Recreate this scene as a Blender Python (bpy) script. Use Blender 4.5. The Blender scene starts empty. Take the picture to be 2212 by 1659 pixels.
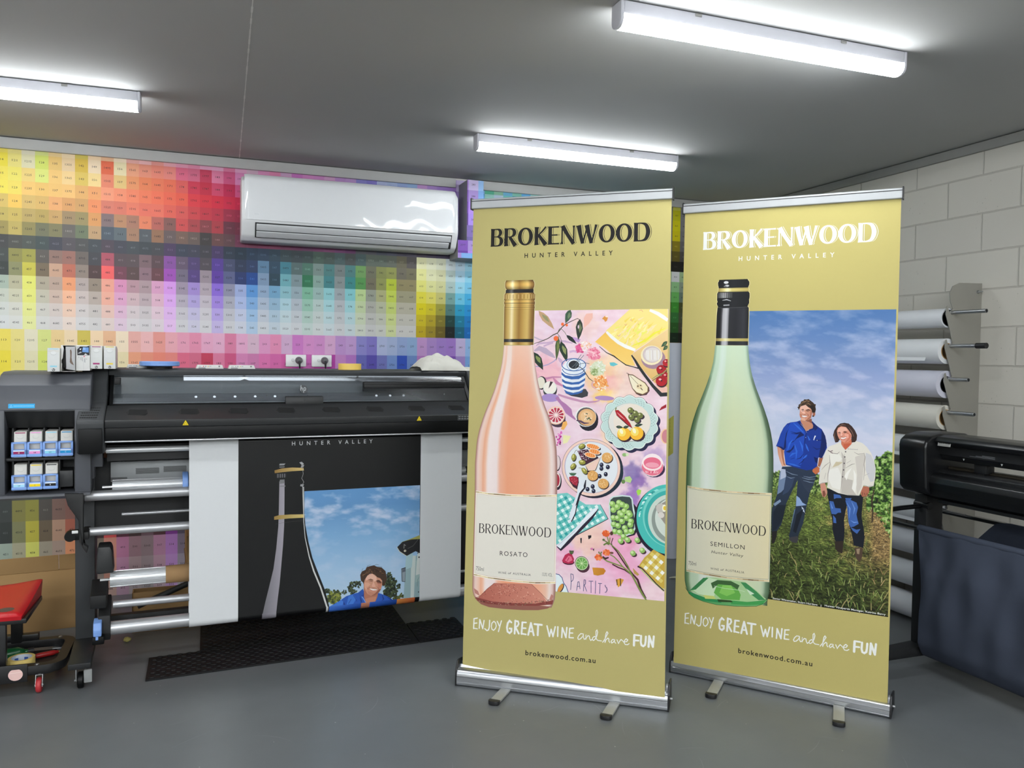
import bpy, bmesh, math, random
import numpy as np
from mathutils import Vector, Matrix

# ------------------------------------------------------------ camera, light, exposure
SC = bpy.context.scene
COL = SC.collection
PI = math.pi
YAW, PITCH, ROLL, EYE = math.radians(20.4), math.radians(1.9), math.radians(0.755), 1.405
cam_d = bpy.data.cameras.new('camera')
cam = bpy.data.objects.new('camera', cam_d)
COL.objects.link(cam)
fw = Vector((math.sin(YAW) * math.cos(PITCH), math.cos(YAW) * math.cos(PITCH), -math.sin(PITCH)))
rt0 = Vector((math.cos(YAW), -math.sin(YAW), 0))
up0 = rt0.cross(fw)
rt = rt0 * math.cos(ROLL) + up0 * math.sin(ROLL)
up = up0 * math.cos(ROLL) - rt0 * math.sin(ROLL)
cam.matrix_world = Matrix(((rt.x, up.x, -fw.x, 0), (rt.y, up.y, -fw.y, 0), (rt.z, up.z, -fw.z, EYE), (0, 0, 0, 1)))
cam_d.sensor_fit = 'HORIZONTAL'
cam_d.sensor_width = 36.0
cam_d.lens = 36.0 * 1760.0 / 2212.0
cam_d.clip_start = 0.05
SC.camera = cam
SC.view_settings.view_transform = 'Standard'
SC.view_settings.look = 'None'
SC.view_settings.gamma = 1.0
SC.view_settings.use_curve_mapping = False
SC.view_settings.exposure = 0.0
LAMP = 38.0            # strength of the batten diffusers
LAMP_REAR_FILL = 134.0      # unseen rear battens, boosted as fill for the lower banners
world = bpy.data.worlds.new('room_world')
SC.world = world
world.use_nodes = True
world.node_tree.nodes['Background'].inputs[0].default_value = (0.9, 0.95, 1.0, 1)
world.node_tree.nodes['Background'].inputs[1].default_value = 0.02

# ------------------------------------------------------------ helpers
def lin(c):
    r = []
    for v in c[:3]:
        v = v / 255.0
        r.append(v / 12.92 if v <= 0.04045 else ((v + 0.055) / 1.055) ** 2.4)
    return tuple(r)

def mat(name, col, rough=0.5, metal=0.0, spec=0.5, var=0.06, scale=30.0, bump=0.0, bscale=200.0, coat=0.0, aniso=None):
    m = bpy.data.materials.new(name)
    m.use_nodes = True
    nt = m.node_tree
    b = nt.nodes['Principled BSDF']
    c = lin(col)
    b.inputs['Roughness'].default_value = rough
    b.inputs['Metallic'].default_value = metal
    b.inputs['Specular IOR Level'].default_value = spec
    if coat:
        b.inputs['Coat Weight'].default_value = coat
        b.inputs['Coat Roughness'].default_value = 0.08
    tc = nt.nodes.new('ShaderNodeTexCoord')
    n = nt.nodes.new('ShaderNodeTexNoise')
    n.inputs['Scale'].default_value = scale
    n.inputs['Detail'].default_value = 4
    nt.links.new(tc.outputs['Object'], n.inputs['Vector'])
    mx = nt.nodes.new('ShaderNodeMix')
    mx.data_type = 'RGBA'
    mx.inputs[6].default_value = tuple(x * (1 - var) for x in c) + (1,)
    mx.inputs[7].default_value = tuple(min(1, x * (1 + var)) for x in c) + (1,)
    nt.links.new(n.outputs[0], mx.inputs[0])
    nt.links.new(mx.outputs[2], b.inputs['Base Color'])
    if bump:
        n2 = nt.nodes.new('ShaderNodeTexNoise')
        n2.inputs['Scale'].default_value = bscale
        n2.inputs['Detail'].default_value = 5
        nt.links.new(tc.outputs['Object'], n2.inputs['Vector'])
        bp = nt.nodes.new('ShaderNodeBump')
        bp.inputs['Strength'].default_value = bump
        bp.inputs['Distance'].default_value = 0.002
        nt.links.new(n2.outputs[0], bp.inputs['Height'])
        nt.links.new(bp.outputs[0], b.inputs['Normal'])
    return m

def printed(name, rough=0.5, spec=0.3, var=0.03, bump=0.0, gain=1.0):
    """material that takes its ink from the mesh's colour attribute, with a faint paper noise"""
    m = bpy.data.materials.new(name)
    m.use_nodes = True
    nt = m.node_tree
    b = nt.nodes['Principled BSDF']
    b.inputs['Roughness'].default_value = rough
    b.inputs['Specular IOR Level'].default_value = spec
    a = nt.nodes.new('ShaderNodeAttribute')
    a.attribute_name = 'ink'
    tc = nt.nodes.new('ShaderNodeTexCoord')
    n = nt.nodes.new('ShaderNodeTexNoise')
    n.inputs['Scale'].default_value = 60
    nt.links.new(tc.outputs['Object'], n.inputs['Vector'])
    mr = nt.nodes.new('ShaderNodeMapRange')
    mr.inputs[3].default_value = gain * (1 - var)
    mr.inputs[4].default_value = gain * (1 + var)
    nt.links.new(n.outputs[0], mr.inputs[0])
    vm = nt.nodes.new('ShaderNodeVectorMath')
    vm.operation = 'SCALE'
    nt.links.new(a.outputs['Color'], vm.inputs[0])
    nt.links.new(mr.outputs[0], vm.inputs['Scale'])
    nt.links.new(vm.outputs[0], b.inputs['Base Color'])
    if bump:
        n2 = nt.nodes.new('ShaderNodeTexNoise')
        n2.inputs['Scale'].default_value = 9
        n2.inputs['Detail'].default_value = 2
        nt.links.new(tc.outputs['Object'], n2.inputs['Vector'])
        bp = nt.nodes.new('ShaderNodeBump')
        bp.inputs['Strength'].default_value = bump
        bp.inputs['Distance'].default_value = 0.01
        nt.links.new(n2.outputs[0], bp.inputs['Height'])
        nt.links.new(bp.outputs[0], b.inputs['Normal'])
    return m

class MB:
    """collects shapes and links them as one mesh object"""
    def __init__(s):
        s.v, s.f, s.c = [], [], None
    def add(s, vs, fs):
        o = len(s.v)
        s.v += [tuple(x) for x in vs]
        s.f += [tuple(i + o for i in f) for f in fs]
        return s
    def bm(s, bm):
        bm.verts.index_update()
        s.add([v.co[:] for v in bm.verts], [[v.index for v in f.verts] for f in bm.faces])
        bm.free()
        return s
    def box(s, x0, x1, y0, y1, z0, z1, bev=0.0, seg=2, rot=None, piv=None):
        bm = bmesh.new()
        bmesh.ops.create_cube(bm, size=1)
        for v in bm.verts:
            v.co = Vector(((x0 + x1) / 2 + v.co.x * (x1 - x0), (y0 + y1) / 2 + v.co.y * (y1 - y0), (z0 + z1) / 2 + v.co.z * (z1 - z0)))
        if bev:
            bmesh.ops.bevel(bm, geom=bm.edges[:], offset=bev, segments=seg, profile=0.5, affect='EDGES', clamp_overlap=True)
        if rot is not None:
            p = Vector(piv if piv else ((x0 + x1) / 2, (y0 + y1) / 2, (z0 + z1) / 2))
            for v in bm.verts:
                v.co = rot @ (v.co - p) + p
        return s.bm(bm)
    def prism(s, prof, axis, a, b, bev=0.0, seg=2, twist=None):
        """closed 2D profile swept from a to b along axis: x -> (y,z), y -> (x,z), z -> (x,y)"""
        def P(p, t):
            return (t, p[0], p[1]) if axis == 'x' else (p[0], t, p[1]) if axis == 'y' else (p[0], p[1], t)
        bm = bmesh.new()
        A = [bm.verts.new(P(p, a)) for p in prof]
        B = [bm.verts.new(P(p, b)) for p in prof]
        bm.faces.new(A)
        bm.faces.new(B[::-1])
        n = len(prof)
        for i in range(n):
            bm.faces.new((A[i], B[i], B[(i + 1) % n], A[(i + 1) % n]))
        bmesh.ops.recalc_face_normals(bm, faces=bm.faces[:])
        if bev:
            bmesh.ops.bevel(bm, geom=bm.edges[:], offset=bev, segments=seg, profile=0.5, affect='EDGES', clamp_overlap=True)
        return s.bm(bm)
    def tube(s, p0, p1, r, n=24, ri=0.0, r1=None, cap=True):
        p0, p1 = Vector(p0), Vector(p1)
        d = (p1 - p0).normalized()
        a = d.orthogonal().normalized()
        b = d.cross(a)
        r1 = r if r1 is None else r1
        vs, fs = [], []
        def ring(p, rr):
            return [p + (a * math.cos(2 * PI * i / n) + b * math.sin(2 * PI * i / n)) * rr for i in range(n)]
        vs += ring(p0, r) + ring(p1, r1)
        for i in range(n):
            j = (i + 1) % n
            fs.append((i, j, n + j, n + i))
        if ri:
            vs += ring(p0, ri) + ring(p1, ri)
            for i in range(n):
                j = (i + 1) % n
                fs += [(2 * n + j, 2 * n + i, 3 * n + i, 3 * n + j), (j, i, 2 * n + i, 2 * n + j), (n + i, n + j, 3 * n + j, 3 * n + i)]
        elif cap:
            fs += [tuple(range(n))[::-1], tuple(range(n, 2 * n))]
        return s.add(vs, fs)
    def sweep(s, pts, r, n=10, closed=False):
        pts = [Vector(p) for p in pts]
        rs = r if isinstance(r, (list, tuple)) else [r] * len(pts)
        vs, fs = [], []
        prev = None
        m = len(pts)
        for i, p in enumerate(pts):
            d = (pts[(i + 1) % m] - pts[i - 1]) if closed else (pts[min(i + 1, m - 1)] - pts[max(i - 1, 0)])
            d.normalize()
            if prev is None:
                a = d.orthogonal().normalized()
            else:
                a = (prev - d * prev.dot(d)).normalized()
            prev = a
            b = d.cross(a)
            vs += [p + (a * math.cos(2 * PI * k / n) + b * math.sin(2 * PI * k / n)) * rs[i] for k in range(n)]
        for i in range(m if closed else m - 1):
            i2 = (i + 1) % m
            for k in range(n):
                k2 = (k + 1) % n
                fs.append((i * n + k, i * n + k2, i2 * n + k2, i2 * n + k))
        if not closed:
            fs += [tuple(range(n))[::-1], tuple(range((m - 1) * n, m * n))]
        return s.add(vs, fs)
    def lathe(s, prof, c, axis='z', n=32):
        """profile [(r, h)] turned about an axis through c"""
        vs, fs = [], []
        m = len(prof)
        for i in range(n):
            t = 2 * PI * i / n
            for r, h in prof:
                u, w = r * math.cos(t), r * math.sin(t)
                vs.append((c[0] + u, c[1] + w, c[2] + h) if axis == 'z' else (c[0] + h, c[1] + u, c[2] + w) if axis == 'x' else (c[0] + w, c[1] + h, c[2] + u))
        for i in range(n):
            j = (i + 1) % n
            for k in range(m - 1):
                fs.append((i * m + k, j * m + k, j * m + k + 1, i * m + k + 1))
        return s.add(vs, fs)
    def grid(s, fn, nu, nv):
        vs = [fn(i / nu, j / nv) for j in range(nv + 1) for i in range(nu + 1)]
        fs = [(j * (nu + 1) + i, j * (nu + 1) + i + 1, (j + 1) * (nu + 1) + i + 1, (j + 1) * (nu + 1) + i) for j in range(nv) for i in range(nu)]
        return s.add(vs, fs)
    def build(s, name, m, parent=None, loc=None, rotz=0.0, sharp=35, solid=0.0):
        me = bpy.data.meshes.new(name)
        me.from_pydata(s.v, [], s.f)
        if m:
            me.materials.append(m)
        me.validate()
        if solid:
            pass
        me.shade_smooth()
        me.set_sharp_from_angle(angle=math.radians(sharp))
        o = bpy.data.objects.new(name, me)
        COL.objects.link(o)
        if parent:
            o.parent = parent
        if loc:
            o.location = loc
        if rotz:
            o.rotation_euler = (0, 0, rotz)
        if solid:
            md = o.modifiers.new('thickness', 'SOLIDIFY')
            md.thickness = solid
            md.offset = 0
        return o

def tag(o, label, cat, group=None):
    o['label'] = label
    o['category'] = cat
    if group:
        o['group'] = group
    return o

def thing(name, label, cat, loc=(0, 0, 0), rotz=0.0, group=None):
    o = bpy.data.objects.new(name, None)
    o.empty_display_size = 0.1
    COL.objects.link(o)
    o.location = loc
    o.rotation_euler = (0, 0, rotz)
    return tag(o, label, cat, group)

def struct(o):
    o['kind'] = 'structure'
    return o

def dup(root, loc, rotz, label, group=None):
    r = root.copy()
    COL.objects.link(r)
    r.location = loc
    r.rotation_euler = (0, 0, rotz)
    r['label'] = label
    if group:
        r['group'] = group
    for ch in list(root.children):
        c = ch.copy()
        COL.objects.link(c)
        c.parent = r
        for g in list(ch.children):
            d = g.copy()
            COL.objects.link(d)
            d.parent = c
    return r

# ------------------------------------------------------------ printed graphics: flat shapes laid on a sheet
_glyph = {}
def glyphs(txt, bold=0.0, spacing=1.0, res=3):
    key = (txt, bold, spacing, res)
    if key not in _glyph:
        cu = bpy.data.curves.new('lettering', 'FONT')
        cu.body = txt
        cu.resolution_u = res
        cu.space_character = spacing
        cu.offset = bold
        o = bpy.data.objects.new('lettering', cu)
        me = o.to_mesh()
        vs = [(v.co.x, v.co.y) for v in me.vertices]
        fs = [tuple(p.vertices) for p in me.polygons]
        o.to_mesh_clear()
        bpy.data.objects.remove(o)
        bpy.data.curves.remove(cu)
        _glyph[key] = (vs, fs)
    return _glyph[key]

def vnoise(x, y, seed=0):
    x = np.asarray(x, float)
    y = np.asarray(y, float)
    tab = np.random.RandomState(seed).rand(64, 64)
    xi, yi = np.floor(x).astype(int), np.floor(y).astype(int)
    fx, fy = x - xi, y - yi
    fx, fy = fx * fx * (3 - 2 * fx), fy * fy * (3 - 2 * fy)
    g = lambda a, b: tab[a % 64, b % 64]
    return (g(xi, yi) * (1 - fx) + g(xi + 1, yi) * fx) * (1 - fy) + (g(xi, yi + 1) * (1 - fx) + g(xi + 1, yi + 1) * fx) * fy

def fbm(x, y, seed=0, oc=4):
    t, a, s = 0, 0.5, 0
    for i in range(oc):
        t = t + a * vnoise(x * 2 ** i, y * 2 ** i, seed + i)
        s += a
        a *= 0.5
    return t / s

class Art:
    """shapes in millimetres on a sheet; every shape lies a hair above the ones under it"""
    STEP = 0.035
    def __init__(s, place):
        s.place = place
        s.V, s.F, s.C, s.box, s.lay = [], [], [], [], []
        s.n = 0
        s.clip = None
        s.minlay = 0
    def _layer(s, pts):
        xs = [p[0] for p in pts]
        ys = [p[1] for p in pts]
        b = (min(xs), min(ys), max(xs), max(ys))
        L = s.minlay
        if s.box:
            B = np.array(s.box)
            e = 0.05
            hit = (B[:, 0] < b[2] - e) & (B[:, 2] > b[0] + e) & (B[:, 1] < b[3] - e) & (B[:, 3] > b[1] + e)
            if hit.any():
                L = max(L, int(np.array(s.lay)[hit].max()) + 1)
        s.box.append(b)
        s.lay.append(L)
        return L
    def raw(s, pts, faces, cols, layer=None):
        if s.clip:
            x0, y0, x1, y1 = s.clip
            pts = [(min(max(p[0], x0), x1), min(max(p[1], y0), y1)) for p in pts]
        L = s._layer(pts) if layer is None else layer
        o = s.n
        s.V += [s.place(p[0], p[1], L * s.STEP) for p in pts]
        s.n += len(pts)
        for f in faces:
            s.F.append(tuple(i + o for i in f))
        s.C += list(cols)
        return L
    def poly(s, pts, col, col2=None, axis=1):
        """flat colour, or a linear blend col (low) -> col2 (high) along x (0) or y (1)"""
        if col2 is None:
            c = lin(col)
            cs = [c] * len(pts)
        else:
            a, b = np.array(lin(col)), np.array(lin(col2))
            q = [p[axis] for p in pts]
            lo, hi = min(q), max(q)
            cs = [tuple(a + (b - a) * ((t - lo) / (hi - lo + 1e-9))) for t in q]
        s.raw(pts, [tuple(range(len(pts)))], cs)
    def ell(s, c, rx, ry, col, rot=0.0, n=20, col2=None):
        cr, sr = math.cos(rot), math.sin(rot)
        pts = []
        for i in range(n):
            a = 2 * PI * i / n
            x, y = rx * math.cos(a), ry * math.sin(a)
            pts.append((c[0] + x * cr - y * sr, c[1] + x * sr + y * cr))
        s.poly(pts, col, col2)
    def stroke(s, pts, w, col, round_=False, closed=False):
        """ribbon along a polyline; w one width or one per point"""
        m = len(pts)
        ws = w if isinstance(w, (list, tuple)) else [w] * m
        P = [Vector((p[0], p[1])) for p in pts]
        Lf, Rt = [], []
        for i in range(m):
            if closed:
                d0, d1 = P[i] - P[i - 1], P[(i + 1) % m] - P[i]
            else:
                d0 = P[i] - P[i - 1] if i else P[1] - P[0]
                d1 = P[i + 1] - P[i] if i < m - 1 else P[i] - P[i - 1]
            if d0.length < 1e-6:
                d0 = d1
            if d1.length < 1e-6:
                d1 = d0
            n0 = Vector((-d0.y, d0.x)).normalized()
            n1 = Vector((-d1.y, d1.x)).normalized()
            nn = n0 + n1
            if nn.length < 0.3:
                nn = n1
            nn.normalize()
            k = 1 / max(0.6, nn.dot(n1))
            Lf.append(P[i] + nn * ws[i] / 2 * k)
            Rt.append(P[i] - nn * ws[i] / 2 * k)
        vs = [tuple(p) for p in Lf + Rt]
        fs = [(i, (i + 1) % m, m + (i + 1) % m, m + i) for i in range(m if closed else m - 1)]
        if round_:
            for k, e in ((0, P[0] - P[1]), (m - 1, P[-1] - P[-2])):
                e.normalize()
                o = len(vs)
                nv = Vector((-e.y, e.x))
                arc = [P[k] + (nv * math.cos(a) + e * math.sin(a)) * ws[k] / 2 for a in (0, PI * .25, PI * .5, PI * .75, PI)]
                vs += [tuple(p) for p in arc]
                fs.append(tuple(range(o, o + 5)))
        c = lin(col)
        s.raw(vs, fs, [c] * len(vs))
    def text(s, txt, x0, x1, y, cap, col, bold=0.0, spacing=1.0, shear=0.0, slope=0.0, res=3, layer=None):
        """lettering fitted between x0 and x1 with the given capital height"""
        vs, fs = glyphs(txt, bold, spacing, res)
        a = min(v[0] for v in vs)
        b = max(v[0] for v in vs)
        capu = 0.729
        k = (x1 - x0) / (b - a)
        pts = [(x0 + (v[0] - a) * k + shear * v[1] * cap / capu, y + v[1] * cap / capu + slope * (v[0] - a) * k) for v in vs]
        c = lin(col)
        s.raw(pts, fs, [c] * len(pts), layer)
    def field(s, x0, y0, x1, y1, nx, ny, fn):
        """fine mesh of graded colour; fn(X, Y) in mm gives sRGB 0..255 planes"""
        X, Y = np.meshgrid(np.linspace(x0, x1, nx + 1), np.linspace(y0, y1, ny + 1))
        R = np.clip(np.stack([np.broadcast_to(c, X.shape) for c in fn(X, Y)], -1) / 255.0, 0, 1)
        R = np.where(R <= 0.04045, R / 12.92, ((R + 0.055) / 1.055) ** 2.4).reshape(-1, 3)
        pts = list(zip(X.ravel().tolist(), Y.ravel().tolist()))
        fs = [(j * (nx + 1) + i, j * (nx + 1) + i + 1, (j + 1) * (nx + 1) + i + 1, (j + 1) * (nx + 1) + i) for j in range(ny) for i in range(nx)]
        s.raw(pts, fs, [tuple(c) for c in R.tolist()])
    def build(s, name, m, parent, label=None):
        me = bpy.data.meshes.new(name)
        me.from_pydata(s.V, [], s.F)
        at = me.color_attributes.new('ink', 'FLOAT_COLOR', 'POINT')
        buf = np.ones((len(s.V), 4), np.float32)
        buf[:, :3] = np.array(s.C, np.float32)
        at.data.foreach_set('color', buf.ravel())
        me.materials.append(m)
        o = bpy.data.objects.new(name, me)
        COL.objects.link(o)
        o.parent = parent
        if label:
            o['label'] = label
        return o

# ------------------------------------------------------------ the room
CEIL, BACK, RIGHT, LEFT, FRONT = 2.565, 5.16, 3.80, -6.0, -6.0
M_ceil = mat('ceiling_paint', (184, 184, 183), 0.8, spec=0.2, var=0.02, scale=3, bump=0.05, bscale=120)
M_white = mat('white_wall_paint', (205, 203, 198), 0.8, spec=0.2, var=0.03, scale=4)
M_trim = mat('trim_paint', (188, 188, 186), 0.6, spec=0.3, var=0.05, scale=14)
M_trimr = mat('trim_metal_paint', (150, 149, 145), 0.6, spec=0.3, var=0.04, scale=10)

def floor_material():
    m = mat('grey_floor_paint', (104, 107, 109), 0.32, spec=0.5, var=0.10, scale=2.2, bump=0.06, bscale=40)
    nt = m.node_tree
    b = nt.nodes['Principled BSDF']
    tc = nt.nodes.new('ShaderNodeTexCoord')
    n = nt.nodes.new('ShaderNodeTexNoise')
    n.inputs['Scale'].default_value = 5
    n.inputs['Detail'].default_value = 6
    nt.links.new(tc.outputs['Object'], n.inputs['Vector'])
    mr = nt.nodes.new('ShaderNodeMapRange')
    mr.inputs[3].default_value = 0.26
    mr.inputs[4].default_value = 0.48
    nt.links.new(n.outputs[0], mr.inputs[0])
    nt.links.new(mr.outputs[0], b.inputs['Roughness'])
    return m

def block_material():
    m = bpy.data.materials.new('painted_block_wall')
    m.use_nodes = True
    nt = m.node_tree
    L = nt.links.new
    b = nt.nodes['Principled BSDF']
    b.inputs['Roughness'].default_value = 0.7
    b.inputs['Specular IOR Level'].default_value = 0.25
    tc = nt.nodes.new('ShaderNodeTexCoord')
    sp = nt.nodes.new('ShaderNodeSeparateXYZ')
    L(tc.outputs['Object'], sp.inputs[0])
    ay = nt.nodes.new('ShaderNodeMath'); ay.operation = 'ADD'; ay.inputs[1].default_value = 0.43 * 20.5 - 2.965
    az = nt.nodes.new('ShaderNodeMath'); az.operation = 'ADD'; az.inputs[1].default_value = 0.2 * 10 - 0.193
    L(sp.outputs[1], ay.inputs[0]); L(sp.outputs[2], az.inputs[0])
    cb = nt.nodes.new('ShaderNodeCombineXYZ')
    L(ay.outputs[0], cb.inputs[0]); L(az.outputs[0], cb.inputs[1])
    nz = nt.nodes.new('ShaderNodeTexNoise'); nz.inputs['Scale'].default_value = 18; nz.inputs['Detail'].default_value = 5
    L(tc.outputs['Object'], nz.inputs['Vector'])
    wob = nt.nodes.new('ShaderNodeVectorMath'); wob.operation = 'SCALE'; wob.inputs['Scale'].default_value = 0.004
    L(nz.outputs['Color'], wob.inputs[0])
    ad = nt.nodes.new('ShaderNodeVectorMath'); ad.operation = 'ADD'
    L(cb.outputs[0], ad.inputs[0]); L(wob.outputs[0], ad.inputs[1])
    br = nt.nodes.new('ShaderNodeTexBrick')
    br.offset = 0.5
    br.inputs['Scale'].default_value = 1.0
    br.inputs['Brick Width'].default_value = 0.43
    br.inputs['Row Height'].default_value = 0.2
    br.inputs['Mortar Size'].default_value = 0.006
    br.inputs['Mortar Smooth'].default_value = 0.6
    c1, c2, cm = lin((208, 204, 194)), lin((203, 199, 190)), lin((186, 182, 173))
    br.inputs['Color1'].default_value = c1 + (1,)
    br.inputs['Color2'].default_value = c2 + (1,)
    br.inputs['Mortar'].default_value = cm + (1,)
    L(ad.outputs[0], br.inputs['Vector'])
    vo = nt.nodes.new('ShaderNodeTexVoronoi'); vo.inputs['Scale'].default_value = 38
    L(tc.outputs['Object'], vo.inputs['Vector'])
    pit = nt.nodes.new('ShaderNodeMapRange'); pit.inputs[1].default_value = 0.0; pit.inputs[2].default_value = 0.13
    L(vo.outputs['Distance'], pit.inputs[0])
    n2 = nt.nodes.new('ShaderNodeTexNoise'); n2.inputs['Scale'].default_value = 4
    L(tc.outputs['Object'], n2.inputs['Vector'])
    gt = nt.nodes.new('ShaderNodeMath'); gt.operation = 'GREATER_THAN'; gt.inputs[1].default_value = 0.56
    L(n2.outputs[0], gt.inputs[0])
    mxp = nt.nodes.new('ShaderNodeMath'); mxp.operation = 'MAXIMUM'
    inv = nt.nodes.new('ShaderNodeMath'); inv.operation = 'SUBTRACT'; inv.inputs[0].default_value = 1
    L(gt.outputs[0], inv.inputs[1])
    L(pit.outputs[0], mxp.inputs[0]); L(inv.outputs[0], mxp.inputs[1])
    mul = nt.nodes.new('ShaderNodeMix'); mul.data_type = 'RGBA'; mul.blend_type = 'MULTIPLY'; mul.inputs[0].default_value = 0.35
    L(br.outputs['Color'], mul.inputs[6]); L(mxp.outputs[0], mul.inputs[7])
    L(mul.outputs[2], b.inputs['Base Color'])
    h = nt.nodes.new('ShaderNodeMath'); h.operation = 'SUBTRACT'; h.inputs[0].default_value = 1
    L(br.outputs['Fac'], h.inputs[1])
    h2 = nt.nodes.new('ShaderNodeMath'); h2.operation = 'MULTIPLY_ADD'; h2.inputs[1].default_value = 0.25
    L(nz.outputs[0], h2.inputs[0]); L(h.outputs[0], h2.inputs[2])
    h3 = nt.nodes.new('ShaderNodeMath'); h3.operation = 'MULTIPLY_ADD'; h3.inputs[1].default_value = 0.5
    L(mxp.outputs[0], h3.inputs[0]); L(h2.outputs[0], h3.inputs[2])
    bp = nt.nodes.new('ShaderNodeBump'); bp.inputs['Strength'].default_value = 0.6; bp.inputs['Distance'].default_value = 0.004
    L(h3.outputs[0], bp.inputs['Height'])
    L(bp.outputs[0], b.inputs['Normal'])
    return m

M_floor = floor_material()
floor = struct(MB().box(LEFT, RIGHT, FRONT, BACK, -0.1, 0).build('floor', M_floor))
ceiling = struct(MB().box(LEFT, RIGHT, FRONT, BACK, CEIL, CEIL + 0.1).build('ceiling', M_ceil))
wall_back = struct(MB().box(LEFT - .1, RIGHT + .1, BACK + 0.001, BACK + .12, -0.1, CEIL + .1).build('wall_back', M_white))
struct(MB().box(RIGHT, RIGHT + .15, FRONT, BACK, -0.1, CEIL + .1).build('wall_right', block_material()))
struct(MB().box(LEFT - .1, LEFT, FRONT, BACK, -0.1, CEIL + .1).build('wall_left', M_white))
struct(MB().box(LEFT, RIGHT, FRONT - .1, FRONT, -0.1, CEIL + .1).build('wall_front', M_white))
tb = MB()
tb.box(LEFT, 1.505, BACK - .022, BACK, 2.502, 2.561, .004)
struct(tb.build('trim_1', M_trim))
struct(MB().box(1.64, RIGHT - .02, BACK - .022, BACK, 2.502, 2.561, .004).build('trim_2', M_trim))
struct(MB().box(RIGHT - .022, RIGHT, FRONT, BACK, 2.512, 2.561, .004).build('trim_3', M_trimr))
# joint between two ceiling sheets, a worn bead of filler
rnd = random.Random(4)
jb = MB()
ys = [FRONT + i * 0.05 for i in range(int((BACK - FRONT) / 0.05) + 1)]
for a, b in zip(ys[:-1], ys[1:]):
    w = 0.0018 + 0.0022 * rnd.random() ** 3
    xa, xb = 0.091 + 0.0148 * a, 0.091 + 0.0148 * b
    jb.add([(xa - w, a, CEIL - .0006), (xa + w, a, CEIL - .0006), (xb + w, b, CEIL - .0006), (xb - w, b, CEIL - .0006)], [(0, 1, 2, 3)])
struct(jb.build('trim_4', mat('filler_bead', (232, 231, 228), 0.8, var=0.1, scale=60)))
# scratches and specks worn into the floor paint
M_ink_floor = printed('floor_wear', 0.45, 0.4, var=0.15)
sc = Art(lambda x, y, h: (x / 1000, y / 1000, 0.0003 + h / 1000))
for i in range(46):
    x, y = rnd.uniform(-300, 2300), rnd.uniform(1500, 3300)
    a = rnd.gauss(0.5, 0.7)
    n, l = 5, rnd.uniform(30, 190)
    bend = rnd.uniform(-.5, .5)
    pts = [(x + l * t / n * math.cos(a + bend * t / n), y + l * t / n * math.sin(a + bend * t / n)) for t in range(n + 1)]
    g = rnd.choice((122, 128, 134, 140))
    sc.stroke(pts, [0.3, 1.2, 1.5, 1.3, .9, .3], (g, g + 3, g + 4))
for i in range(60):
    sc.ell((rnd.uniform(-700, 2400), rnd.uniform(1500, 3700)), rnd.uniform(1, 3), rnd.uniform(1, 3), (175, 176, 172), n=7)
scuff = sc.build('floor_scuffs', M_ink_floor, floor)

# ---- the printed colour chart covering the back wall
PAL = {}
def row(k, cells):
    PAL[k] = [tuple(cells[i:i + 3]) for i in range(0, len(cells), 3)]
row(0, [245,225,100,240,225,140,235,228,200,222,228,140,240,210,150,245,220,180,215,195,90,250,220,180,240,190,150,250,230,200,240,180,170,245,190,190,240,160,150,242,175,185,240,165,190,238,150,180,240,175,205,238,180,210,230,135,170,238,175,210,225,190,210,235,160,205,240,150,190,220,180,215,215,130,205,225,150,210,220,150,210,225,175,215,200,155,215,205,165,220,150,145,215,140,130,210,185,195,230,175,190,225,155,175,220,150,180,220,200,155,210,175,140,205,165,130,205,165,125,205,200,185,225,150,190,235])
row(1, [245,225,70,240,225,130,232,225,185,220,230,110,240,200,120,240,210,165,225,190,75,250,225,190,235,110,75,240,225,180,240,165,130,238,150,125,240,140,120,238,140,130,230,110,140,220,110,140,205,65,95,230,130,165,215,90,135,225,140,190,215,130,180,230,120,180,225,110,175,220,100,170,205,75,175,215,110,190,205,80,175,190,70,170,205,140,205,190,125,205,110,110,190,95,85,180,120,125,195,125,155,215,50,85,190,115,145,205,185,125,195,150,95,190,140,95,180,125,80,175,165,140,205,125,170,225])
row(2, [248,228,95,245,230,110,245,215,130,230,235,130,250,205,125,250,215,150,230,200,100,250,220,150,240,140,110,235,200,130,240,155,105,240,135,90,240,125,90,238,115,85,230,100,95,215,60,85,205,50,75,215,75,110,200,40,85,215,90,140,205,70,130,200,60,130,205,65,140,190,60,140,180,55,150,190,75,160,175,60,150,165,55,150,180,110,185,165,95,185,85,85,165,75,65,150,95,100,175,100,130,195,45,70,170,95,125,190,165,105,180,130,75,170,120,75,160,105,60,155,175,135,225,115,160,225])
row(3, [250,230,95,248,225,105,250,205,120,245,200,115,248,200,120,250,200,125,235,180,110,245,170,110,250,160,125,250,150,115,250,140,105,248,130,95,248,120,90,245,110,85,242,100,80,230,65,75,225,55,70,220,45,70,215,40,75,205,35,75,195,50,105,185,40,105,190,45,115,170,45,115,165,40,125,170,55,135,160,45,125,150,40,125,155,85,160,145,75,160,70,65,140,65,50,125,80,80,150,85,110,170,40,60,150,80,105,170,145,85,160,110,60,145,105,60,140,90,50,130,165,135,225,95,140,215])
row(4, [225,195,110,250,205,100,225,190,115,225,185,110,240,175,115,225,165,105,215,165,105,245,150,100,225,130,110,225,125,105,240,130,105,238,120,100,240,120,100,235,105,90,225,95,90,215,75,80,205,60,75,195,55,75,165,50,75,160,45,75,150,45,90,145,40,90,150,45,95,140,45,100,135,40,105,140,50,110,130,45,105,125,40,105,130,70,130,120,60,130,60,55,115,55,45,105,65,65,125,70,90,140,40,50,120,65,85,140,120,70,130,95,50,120,140,115,180,130,105,175,125,105,175,85,95,170])
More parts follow.
